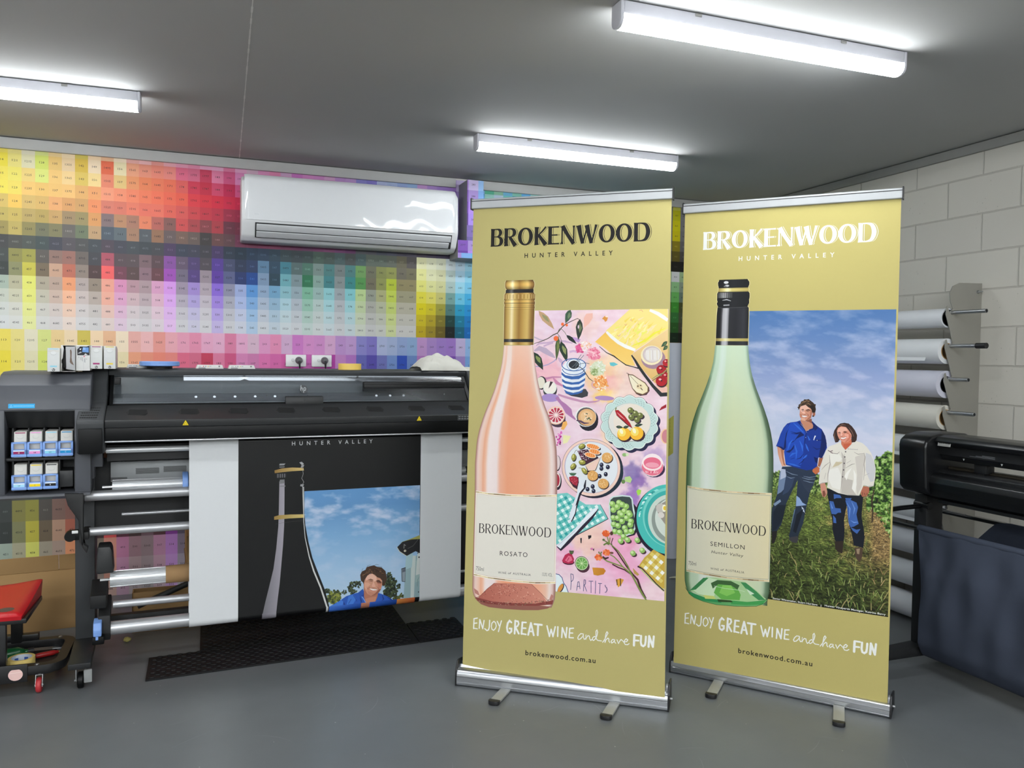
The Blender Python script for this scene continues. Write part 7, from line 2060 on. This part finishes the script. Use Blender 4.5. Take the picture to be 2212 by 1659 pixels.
k1, k2 = 1.018, 1.032
q1 = [(a * k1, b * k1) for a, b in ((.0080, 1.9414), (.8349, 1.9453), (.0067, -.0089), (.8536, .0021))]
q2 = [(a * k2, b * k2) for a, b in ((.0029, 1.9452), (.8446, 1.9416), (.0038, -.0012), (.8495, -.0010))]
banner_stand('gold roll-up banner with a pink wine bottle and a painted picnic, dark lettering', (.9991 * k1, 3.2593 * k1), -.668, .050, .0336, q1, EYE - (EYE - .0898) * k1, paint_rose, ((.212, -.04, .150), (.668, -.06, .130)))
banner_stand('gold roll-up banner with a green wine bottle and a vineyard photograph, white lettering', (1.8885 * k2, 3.0295 * k2), -.8575, -.018, .0206, q2, EYE - (EYE - .0899) * k2, paint_semillon, ((.212, .06, .172), (.700, .12, .182)))

# ------------------------------------------------------------ cardboard behind the printer
M_board = mat('corrugated_board', (172, 138, 94), 0.85, spec=0.15, var=0.07, scale=9, bump=0.15, bscale=60)
cb = thing('cardboard_box', 'flattened brown cardboard box standing behind the red stool and the printer leg', 'box', (-.83, 4.60, 0), .10)
b = MB()
b.box(-.42, .26, 0, .03, 0, .300, .002)
b.build('box_wall', M_board, cb)
b = MB()
for x0, x1, l in ((-.42, .1195, .008), (.1225, .26, .006)):
    b.prism([(.0, .302), (-.010 - l * .3, .380), (-.006 - l * .3, .3805), (.004, .302)], 'x', x0, x1)
b.build('box_flap', M_board, cb)
cb2 = thing('cardboard_box', 'brown cardboard carton standing under the printer in front of the chart wall', 'box', (.11, 4.55, 0), .05)
MB().box(-.22, .45, .02, .36, 0, .446, .004).build('box_wall', M_board, cb2)
MB().box(-.225, .455, .015, .365, .300, .306, .001).build('tape_seam', mat('kraft_tape', (150, 118, 78), .5), cb2)
cb3 = thing('cardboard_box', 'low open cardboard tray on the floor behind the printer cross beam', 'box', (-.10, 4.44, 0), .03)
b = MB()
b.box(-.26, .30, 0, .006, .0, .200)
b.box(-.26, .30, .08, .086, .0, .200)
b.box(-.26, -.254, 0, .086, 0, .200)
b.box(.294, .30, 0, .086, 0, .200)
b.box(-.26, .30, 0, .086, 0, .005)
b.build('box_wall', M_board, cb3)
MB().prism([(-.012, .165), (-.002, .202), (.004, .202), (-.006, .163)], 'x', -.255, .295).build('box_flap', M_board, cb3)

# ------------------------------------------------------------ rubber mats
M_mat = mat('black_rubber', (22, 22, 23), 0.5, spec=0.3, var=0.15, scale=40, bump=0.15, bscale=90)
def rubber_mat(label, P, hexes):
    b = MB()
    n = len(P)
    b.add([(x, y, .0008) for x, y in P] + [(x, y, .009) for x, y in P], [tuple(range(n))[::-1], tuple(range(n, 2 * n))] + [(i, (i + 1) % n, n + (i + 1) % n, n + i) for i in range(n)])
    if hexes:
        A, B, D = Vector(P[0]), Vector(P[1]), Vector(P[3])
        U, V = B - A, D - A
        nu, nv = int(U.length / .041), int(V.length / .0245)
        for j in range(nv):
            for i in range(nu):
                u = (i + .6 + (.5 if j % 2 else 0)) / nu
                v = (j + .6) / nv
                if u > .985 or v > .97:
                    continue
                c = A + U * u + V * v
                o, q = [], []
                for k in range(6):
                    a = PI / 3 * k
                    o.append((c.x + .0155 * math.cos(a), c.y + .0105 * math.sin(a), .0095))
                    q.append((c.x + .0115 * math.cos(a), c.y + .0075 * math.sin(a), .0125))
                b.add(o + q, [(k, (k + 1) % 6, 6 + (k + 1) % 6, 6 + k) for k in range(6)] + [tuple(range(6, 12))])
    o = b.build('rubber_mat', M_mat, None, sharp=20)
    return tag(o, label, 'mat', 'rubber mats under the printer')
rubber_mat('long black honeycomb rubber mat on the floor in front of the printer', [(-.254, 3.753), (.960, 3.845), (.960, 4.10), (-.257, 4.022)], True)
rubber_mat('black rubber mat on the floor under the printer behind the front mat', [(-.040, 4.048), (.960, 4.11), (.960, 4.50), (-.041, 4.444)], True)
rubber_mat('short black rubber mat on the floor beside the left banner foot', [(.966, 3.846), (1.235, 3.866), (1.235, 4.136), (.966, 4.131)], True)

# ------------------------------------------------------------ crumbs on the floor
def crumple(name, label, loc, s, m, seed, flat=.6):
    bm = bmesh.new()
    bmesh.ops.create_icosphere(bm, subdivisions=3, radius=1)
    r = random.Random(seed)
    d = [Vector((r.gauss(0, 1), r.gauss(0, 1), r.gauss(0, 1))).normalized() for _ in range(26)]
    for v in bm.verts:
        k = min(1.0, .62 + .5 * min(abs(v.co.dot(q) - .55) for q in d) * 2.2)
        v.co = Vector((v.co.x * s[0], v.co.y * s[1], max(-.98, v.co.z) * s[2])) * k
    lo = min(v.co.z for v in bm.verts)
    for v in bm.verts:
        v.co.z -= lo
    o = MB().bm(bm).build(name, m, None, loc, 0, 25)
    return tag(o, label, 'scrap')
crumple('paper_scrap', 'crumpled yellow scrap on the floor behind the bottom printer roller', (-.372, 4.31, 0), (.026, .02, .017), mat('yellow_scrap', (196, 184, 110), .8, var=.1), 3)
crumple('paper_scrap', 'pale paper scrap on the floor by the cutter foot', (3.125, 2.955, 0), (.022, .03, .012), mat('pale_scrap', (186, 184, 172), .8, var=.1), 5)
crumple('paper_scrap', 'small pale paper scrap on the floor nearest the cutter basket', (3.19, 2.955, 0), (.014, .026, .008), mat('pale_scrap_small', (176, 174, 164), .8, var=.1), 6)
crumple('paper_scrap', 'tiny pale twist of paper on the floor between the two banners', (2.788, 4.483, 0), (.05, .012, .01), mat('twist_scrap', (180, 176, 160), .8, var=.1), 7)

# ------------------------------------------------------------ rolling stool
M_red = mat('red_vinyl', (196, 26, 36), 0.34, spec=0.5, var=0.05, scale=12, bump=0.08, bscale=60)
M_frame = mat('black_powder_coat', (24, 24, 25), 0.35, spec=0.5, var=0.08)
st_ = thing('rolling_stool', 'low black rolling work stool with a red padded seat, at the left edge', 'stool', (-.86, 3.93, 0))
ring = MB()
def rrect(hx, hy, r, z, n=8):
    P = []
    for cx, cy, a0 in ((hx - r, hy - r, 0), (-hx + r, hy - r, PI / 2), (-hx + r, -hy + r, PI), (hx - r, -hy + r, 1.5 * PI)):
        P += [(cx + r * math.cos(a0 + PI / 2 * i / n), cy + r * math.sin(a0 + PI / 2 * i / n), z) for i in range(n + 1)]
    return P
levels = [rrect(.30, .185, .075, .088), rrect(.304, .189, .078, .100), rrect(.300, .185, .075, .122), rrect(.262, .147, .045, .122), rrect(.258, .143, .042, .100), rrect(.262, .147, .045, .088)]
n = len(levels[0])
vs = [p for L in levels for p in L]
fs = []
for l in range(6):
    for i in range(n):
        fs.append((l * n + i, l * n + (i + 1) % n, ((l + 1) % 6) * n + (i + 1) % n, ((l + 1) % 6) * n + i))
ring.add(vs, fs)
ring.build('base_ring', M_frame, st_)
MB().prism([(x, y) for x, y, _ in rrect(.26, .145, .042, 0)], 'z', .070, .076).build('tray', M_pmatte, st_)
MB().box(-.25, .17, -.193, -.187, .062, .135, .002).build('front_rail', M_frame, st_)
MB().box(-.25, .15, .150, .186, .122, .150, .003).build('rear_rail', M_frame, st_)
for x, y, z0 in ((.068, -.155, .10), (.066, .160, .10), (-.22, -.155, .10), (-.22, .160, .10)):
    MB().box(x - .022, x + .022, y - .014, y + .014, z0, .305, .003).build('post', M_frame, st_)
MB().box(-.24, .165, -.180, .16, .298, .318, .003).build('seat_plate', M_frame, st_)
seat = MB()
def seat_top(u, v):
    x = -.34 + .505 * u
    y = -.200 + .370 * v
    d = min(u, 1 - u) * .505
    e = min(v, 1 - v) * .37
    z = .335 + .030 * (v ** 1.6) + .022 * (2 * u - 1) ** 2 * v
    z += .016 * (1 - math.exp(-max(0, min(d, e)) / .014))
    return (x - .012 * (1 - v) * (1 if u > .5 else -1), y, z)
seat.grid(seat_top, 44, 34)
A = [seat_top(i / 44, 0) for i in range(45)] + [seat_top(1, j / 34) for j in range(1, 35)] + [seat_top(1 - i / 44, 1) for i in range(1, 45)] + [seat_top(0, 1 - j / 34) for j in range(1, 34)]
m_ = len(A)
seat.add(A + [(p[0] * .985 - .002, p[1] * .97, .318) for p in A], [(i, m_ + i, m_ + (i + 1) % m_, (i + 1) % m_) for i in range(m_)] + [tuple(range(m_, 2 * m_))])
so = seat.build('seat', M_red, st_, sharp=60)
pa = Art(lambda x, y, h: (x / 1000, y / 1000, seat_top((x / 1000 + .34) / .505, (y / 1000 + .2) / .37)[2] + .0006 + h / 1000))
cx_, cy_ = 88, -152
pa.raw([(cx_, cy_)] + [(cx_ + 30 * math.cos(2 * PI * i / 24), cy_ + 22 * math.sin(2 * PI * i / 24)) for i in range(24)], [(0, i + 1, (i + 1) % 24 + 1) for i in range(24)], [lin((92, 76, 74))] * 25)
pa.build('seat_patch', M_ink, so, 'grey worn patch on the red seat')


for x, y in ((.20, -.168), (.235, .166), (-.10, -.168)):
    MB().lathe([(0, .004), (.006, .003), (.009, 0)], (x, y, .122), 'z', 16).build('bolt', M_steel, st_)
for x, y in ((.205, -.135), (.235, .14), (-.24, -.135), (-.24, .14)):
    c = MB()
    c.box(x - .026, x + .026, y - .022, y + .022, .083, .088, .001)
    c.tube((x, y, .070), (x, y, .084), .012, 14)
    for s in (-1, 1):
        c.prism([(y - .018, .072), (y + .016, .072), (y - .018, .024), (y - .030, .026)], 'x', x + s * .0125 - .001, x + s * .0125 + .001)
    c.box(x - .0135, x + .0135, y - .018, y + .016, .070, .073)
    c.tube((x - .016, y - .020, .031), (x + .016, y - .020, .031), .004, 10)
    fk = c.build('caster_fork', M_steel, st_)
    w = MB().lathe([(.006, -.009), (.020, -.0095), (.027, -.0095), (.030, -.006), (.031, 0), (.030, .006), (.027, .0095), (.020, .0095), (.006, .009)], (x, y - .020, .0315), 'x', 30)
    w.build('caster_wheel', mat('red_wheel', (190, 52, 58), .45, var=.1), fk, None)

pk = Art(lambda x, z, h: (x / 1000, -.1938 - h / 1000, z / 1000))
pk.poly([(128 + 26 * math.cos(2 * PI * i / 24), 96 + 24 * min(.86, math.sin(2 * PI * i / 24))) for i in range(24)], (236, 196, 190))
pk.poly([(106, 101), (150, 104), (150, 107), (106, 105)], (246, 214, 208))
pk.build('round_sticker', M_ink, st_, 'round pink sticker')
tp = thing('tape_roll', 'cream masking tape roll with a blue and white core in the stool tray', 'tape', (-.735, 3.868, .0765))
MB().tube((0, 0, 0), (0, 0, .046), .050, 44, .039).build('tape', mat('masking_tape', (226, 200, 120), 0.6, var=.03), tp)
MB().tube((0, 0, .001), (0, 0, .0455), .0392, 44, .0365).build('tape_core', mat('tape_core_white', (200, 208, 220), .6), tp)
ca2 = Art(lambda s, z, h: (.0363 * math.cos(s / 36.3), .0363 * math.sin(s / 36.3), z / 1000))
for k in range(6):
    s0 = k * 38
    ca2.raw([(s0 + i * 4, z) for z in (12, 34) for i in range(5)], [(i, i + 1, 6 + i, 5 + i) for i in range(4)], [lin((60, 96, 170))] * 10, 0)
ca2.build('core_print', M_ink, tp, 'blue lettering patches inside the core')
gb = thing('spray_bottle', 'green plastic bottle lying in the stool tray behind the tape roll', 'bottle', (-.80, 3.985, .102), .25)
MB().lathe([(0, -.07), (.018, -.07), (.025, -.062), (.025, .03), (.016, .05), (.010, .055), (.010, .068), (0, .068)], (0, 0, 0), 'x', 24).build('bottle_body', mat('green_plastic', (20, 84, 44), .25, spec=.6), gb)
MB().lathe([(0, .066), (.013, .066), (.013, .088), (0, .088)], (0, 0, 0), 'x', 20).build('bottle_cap', M_pmatte, gb)
sd = thing('screwdriver', 'red handled screwdriver lying in the stool tray', 'screwdriver', (-.655, 3.985, .0875), .38)
MB().lathe([(0, -.05), (.009, -.05), (.011, -.04), (.011, .02), (.007, .03), (.007, .038), (0, .038)], (0, 0, 0), 'x', 14).build('handle', mat('red_handle', (150, 26, 26), .35), sd)
MB().tube((.036, 0, 0), (.075, 0, 0), .003, 10).build('blade', mat('brass_blade', (206, 176, 96), .4, metal=.6), sd)

# ------------------------------------------------------------ standing roll between the banners
vr = thing('vinyl_roll', 'tall silver-white roll standing on its end between the two banners', 'roll', (3.062, 4.975, 0))
M_vin = mat('silver_white_vinyl', (198, 201, 212), 0.32, spec=0.5, var=0.02, scale=5)
prof = [(.049 * math.cos(2 * PI * i / 40), .049 * math.sin(2 * PI * i / 40)) for i in range(40)] + [(.056, -.004), (.052, -.008)]
prof = [(.050 * (1 + .012 * (i / 40)) * math.cos(2 * PI * i / 40 - .5), .050 * (1 + .012 * (i / 40)) * math.sin(2 * PI * i / 40 - .5)) for i in range(41)]
MB().prism(prof, 'z', .002, 1.518, 0).build('roll_sheet', M_vin, vr)
MB().tube((0, 0, 1.5), (0, 0, 1.5195), .040, 30, .037).build('roll_core', M_board, vr)
def ontube(s, z, h):
    a = -2.06 + s / 50.0
    r = .0512 + h / 1000
    return (r * math.cos(a), r * math.sin(a), z / 1000)
na = Art(ontube)
na.raw([(s, z + .8 * s) for z in (745, 1010) for s in range(-40, 8, 4)], [(i, i + 1, 13 + i, 12 + i) for i in range(11)], [lin((186, 180, 84))] * 24)
for i in range(9):
    z = 780 + i * 24
    na.stroke([(-22, z), (-19, z + 7), (-23, z + 12), (-20, z + 18)], 1.6, (110, 112, 70))
na.build('note_strip', M_ink, vr, 'yellow note strip with handwriting')

# ------------------------------------------------------------ roll rack on the block wall
RKY = 3.163
M_plate = mat('rack_steel', (168, 166, 158), 0.42, metal=0.55, var=0.06, scale=7)
rack = thing('roll_rack', 'grey steel wall rack with stepped hook plates and rods on the block wall', 'rack', (RIGHT, RKY, 0))
pts = [(-.001, 1.823), (-.160, 1.819), (-.205, 1.80), (-.224, 1.765), (-.218, 1.72), (-.199, 1.683)]
for i in range(10):
    z = 1.657 - .1725 * i
    pts += [(-.222, z + .006), (-.236, z + .040), (-.243, z + .036), (-.246, z - .004), (-.236, z - .030), (-.192, z - .150)]
pts += [(-.19, .03), (-.001, .03)]
for y0 in (0, 1.72):
    MB().prism(pts, 'y', y0, y0 + .004).build('hook_plate', M_plate, rack)
b = MB()
b.tube((-.03, -.010, 1.777), (-.03, .004, 1.777), .009, 6)
b.tube((-.03, -.028, 1.777), (-.03, -.008, 1.777), .004, 10)
b.build('bolt', M_steel, rack)
ext = [.20, .20, .11, .15, .14, .13, .12, .12, .12, .12]
RODZ = [1.664 - .1725 * i for i in range(10)]
for i, z in enumerate(RODZ):
    r = MB().tube((-.205, -ext[i], z), (-.205, 1.82, z), .0105, 18, .0085)
    ro = r.build('rod', M_steel, rack)
    if i == 1:
        MB().tube((-.205, -ext[i] - .006, z), (-.205, -ext[i] + .05, z), .0145, 18).build('rod_cap', M_black, ro, None)['label'] = 'black rubber cap'

ROLLS = [('white', (226, 228, 232), .050, .0, 'topmost'), ('bright white', (232, 234, 236), .066, .0, 'second from the top'), ('lilac white', (216, 216, 230), .071, .0, 'third from the top'), ('cream white', (222, 219, 208), .064, .0, 'fourth from the top'),
         ('white', (222, 224, 226), .060, .0, 'fifth from the top'), ('grey white', (200, 203, 208), .068, .0, 'sixth from the top'), ('white', (218, 220, 224), .060, .0, 'seventh from the top'), ('pale grey', (206, 208, 214), .064, .0, 'eighth from the top'), ('white', (214, 216, 220), .066, .0, 'second from the bottom'), ('white', (216, 217, 221), .066, .0, 'lowest')]
for i, (nm, c, R_, off, wh) in enumerate(ROLLS):
    z = RODZ[i] - .027
    ln = 1.62
    t = thing('paper_roll', '%s media roll on the wall rack, %s' % (nm, wh), 'roll', (RIGHT - .205 - .004, RKY + .018 - off, z), 0, 'media rolls on the wall rack')
    prof = [(R_ * math.cos(2 * PI * k / 48), R_ * math.sin(2 * PI * k / 48)) for k in range(48)]
    mm = mat('media_%d' % i, c, .38, spec=.4, var=.015, scale=4)
    MB().tube((0, 0, 0), (0, ln, 0), R_, 48, .042).build('roll_sheet', mm, t)
    MB().tube((0, -.002, 0), (0, ln + .002, 0), .0425, 36, .0390).build('roll_core', M_board if i % 2 else M_pmatte, t)
    if i in (1, 4, 6):       # loose outer edge of the sheet
        b = MB()
        for y0, y1 in ((.05, ln - .03),):
            a0, a1 = (PI * .62, PI * 1.16)
            n = 12
            P = [((R_ + .0015) * math.cos(a0 + (a1 - a0) * k / n), (R_ + .0015) * math.sin(a0 + (a1 - a0) * k / n)) for k in range(n + 1)]
            P.append((P[-1][0] - .004, P[-1][1] - .018))
            b.add([(x, y0 + (.03 * k / n), zz) for k, (x, zz) in enumerate(P)] + [(x, y1, zz) for x, zz in P], [(k, k + 1, len(P) + k + 1, len(P) + k) for k in range(len(P) - 1)])
        b.build('loose_edge', mm, t)

# ------------------------------------------------------------ vinyl cutter with its catch basket
M_cut = mat('cutter_black', (17, 18, 20), 0.30, spec=0.5, var=0.06)
M_cutm = mat('cutter_matt', (24, 25, 27), 0.5, var=0.06)
CXF = 2.975
vc = thing('vinyl_cutter', 'black vinyl cutter on a stand with rollers, at the right edge beside the block wall', 'cutter', (3.10, 2.80, 0))
def V(x, y, z):
    return (x - 3.10, y - 2.80, z)
cap = [(2.955, .955), (2.952, 1.03), (2.958, 1.055), (2.99, 1.078), (3.05, 1.090), (3.20, 1.088), (3.26, 1.06), (3.27, .93), (3.22, .82), (3.06, .806), (2.99, .818), (2.962, .845)]
MB().prism([(x - 3.10, z) for x, z in cap], 'y', 2.715 - 2.80, 2.865 - 2.80, .012, 3).build('end_cover', M_cut, vc)
hood = [(3.015, 1.040), (3.005, 1.060), (3.02, 1.078), (3.06, 1.086), (3.18, 1.084), (3.22, 1.06), (3.22, 1.035)]
MB().prism([(x - 3.10, z) for x, z in hood], 'y', 1.20 - 2.80, 2.715 - 2.80, .004).build('hood', M_cut, vc)
MB().box(*[a for p in ((3.035 - 3.10, 3.06 - 3.10), (1.20 - 2.80, 2.715 - 2.80)) for a in p], 1.0, 1.040).build('hood_front', M_cutm, vc)
MB().box(3.05 - 3.10, 3.10 - 3.10, 1.20 - 2.80, 2.715 - 2.80, .975, .999, .002).build('pinch_rail', M_cut, vc)
for y in (2.60, 2.42, 2.26, 2.08, 1.9):
    ta = Art(lambda u, z, h, y=y: (3.0485 - 3.10 - h / 1000, y - 2.80 - u / 1000, z / 1000))
    ta.poly([(-5, 992), (5, 992), (0, 983)], (236, 238, 238))
    ta.build('position_mark', M_ink, vc, 'white triangle mark')
sl = Art(lambda u, z, h: (3.034 - 3.10 - h / 1000, 2.50 - 2.80 - u / 1000, z / 1000))
for k in range(3):
    sl.poly([(-60 + k * 30, 1008 + k * 4), (60, 1008 + k * 4), (60, 1009.2 + k * 4), (-60 + k * 30, 1009.2 + k * 4)], (150, 152, 156))
sl.build('rail_print', M_ink, vc, 'fine white lines')
for y in (2.53, 2.15):
    b = MB().box(3.06 - 3.10, 3.11 - 3.10, y - .03 - 2.80, y + .03 - 2.80, .936, .975, .004)
    b.tube(V(3.075, y - .018, .932), V(3.075, y + .018, .932), .010, 14)
    b.build('pinch_roller', M_cutm, vc)
MB().prism([(x - 3.10, z) for x, z in [(3.03, .922), (3.04, .930), (3.20, .934), (3.22, .92), (3.22, .88), (3.03, .88)]], 'y', 1.20 - 2.80, 2.72 - 2.80, .002).build('platen', M_cutm, vc)
MB().tube(V(3.10, 2.72, .936), V(3.10, 1.2, .936), .008, 14).build('grit_roller', mat('grit_bronze', (70, 64, 54), .5, metal=.4), vc)
lip = [(3.03, .918), (3.005, .914), (2.988, .900), (2.980, .875), (2.985, .845), (3.0, .815), (3.03, .80), (3.20, .80), (3.20, .90)]
MB().prism([(x - 3.10, z) for x, z in lip], 'y', 1.20 - 2.80, 2.735 - 2.80, .003).build('front_lip', M_cut, vc)
MB().box(3.02 - 3.10, 3.18 - 3.10, 1.20 - 2.80, 2.70 - 2.80, .785, .80, .003).build('under_beam', M_cutm, vc)
bd = Art(lambda u, z, h: (3.0075 - 3.10 - h / 1000 + (z - 1050) * .0002, 2.665 - 2.80 - u / 1000, z / 1000))
bd.poly([(-33, 1040), (33, 1040), (33, 1064), (-33, 1064)], (184, 184, 180))
bd.poly([(-30, 1050), (30, 1050), (30, 1062), (-30, 1062)], (120, 120, 118))
bd.text('D160', -27, 27, 1051.5, 9, (24, 24, 26), bold=.01)
for k in range(14):
    bd.poly([(-26 + k * 3.8, 1043), (-23.6 + k * 3.8, 1043), (-23.6 + k * 3.8, 1046), (-26 + k * 3.8, 1046)], (110, 110, 108))
bd.build('name_plate', M_ink, vc, 'silver plate lettered D160')
def cleg(y):
    l = MB().box(3.065 - 3.10, 3.165 - 3.10, y - .035 - 2.80, y + .035 - 2.80, .105, .80, .006)
    leg = l.build('leg', M_cutm, vc)
    MB().prism([(x - 3.10, z) for x, z in [(2.78, .062), (2.79, .092), (3.07, .108), (3.40, .108), (3.46, .090), (3.46, .062)]], 'y', y - .04 - 2.80, y + .04 - 2.80, .004).build('foot', M_cutm, leg)
    for x in (2.86, 3.42):
        w = MB().lathe([(.008, -.014), (.026, -.014), (.031, -.008), (.031, .008), (.026, .014), (.008, .014)], V(x, y + .0, .0315), 'y', 26)
        w.tube(V(x, y - .018, .0315), V(x, y + .018, .0315), .006, 10)
        w.box(x - .02 - 3.10, x + .02 - 3.10, y - .02 - 2.80, y + .02 - 2.80, .055, .064, .001)
        w.build('caster', M_cut, leg)
cleg(2.835)
cleg(1.45)
for x0, x1, z in ((2.70, 3.235, .745),):
    MB().sweep([V(x0, 2.84, z - .02), V(2.95, 2.84, z - .004), V(x1, 2.84, z + .004)], .011, 14).build('roll_arm', M_cut, vc)
MB().tube(V(3.075, 2.79, .752), V(3.075, 2.87, .752), .016, 16).build('arm_knob', M_cut, vc)
MB().tube(V(3.16, 2.90, .78), V(3.33, 2.0, .80), .012, 14).build('rear_brace', M_cut, vc)
MB().tube(V(3.02, 3.25, .655), V(3.02, 1.22, .655), .0085, 14).build('front_basket_bar', M_cut, vc)
MB().tube(V(3.30, 2.95, .69), V(3.30, 1.22, .69), .0085, 14).build('rear_basket_bar', M_cut, vc)
M_cloth = mat('slate_blue_cloth', (64, 70, 84), 0.85, spec=0.2, var=0.05, scale=20, bump=0.25, bscale=700)
bk = thing('catch_basket', 'slate blue fabric catch basket slung below the black cutter', 'basket', (3.10, 2.80, 0))
def sling(u, v):
    # u along the cutter, v from the front bar down, under, and up to the rear bar
    y = 2.790 - 1.28 * u
    key = [(0, 3.0245, .667), (.02, 3.0075, .660), (.05, 3.006, .640), (.25, 2.985, .47), (.42, 2.99, .28), (.52, 3.01, .135), (.58, 3.05, .072), (.63, 3.11, .062), (.70, 3.18, .12), (.82, 3.25, .38), (.95, 3.289, .66), (.97, 3.289, .695), (1, 3.30, .702)]
    for (a, xa, za), (b_, xb, zb_) in zip(key[:-1], key[1:]):
        if v <= b_ + 1e-9:
            f = (v - a) / (b_ - a)
            x, z = xa + (xb - xa) * f, za + (zb_ - za) * f
            break
    amp = math.sin(PI * min(1, v / .6)) if v < .6 else math.sin(PI * (v - .6) / .4) * .6
    w = .010 * math.sin(u * 17 + v * 7) + .007 * math.sin(u * 31 - v * 12) + .006 * math.sin(9 * v + u * 60)
    x += w * amp - .010 * amp * math.exp(-u * 14)
    y -= .055 * max(0, amp) * math.exp(-u * 10) * (0.4 + v) + (0.0 if v < .9 else .22 * math.exp(-u * 5) * (v - .9) * 10)
    z += .012 * math.sin(u * 6 + 1) * amp * .5
    return V(x, y, z)
MB().grid(sling, 70, 60).build('sling', M_cloth, bk, sharp=80)
cu_ = MB()
cu_.tube(V(3.02, 2.795, .655), V(3.02, 1.52, .655), .0155, 22, .0095)
cu_.build('front_hem', M_cloth, bk)
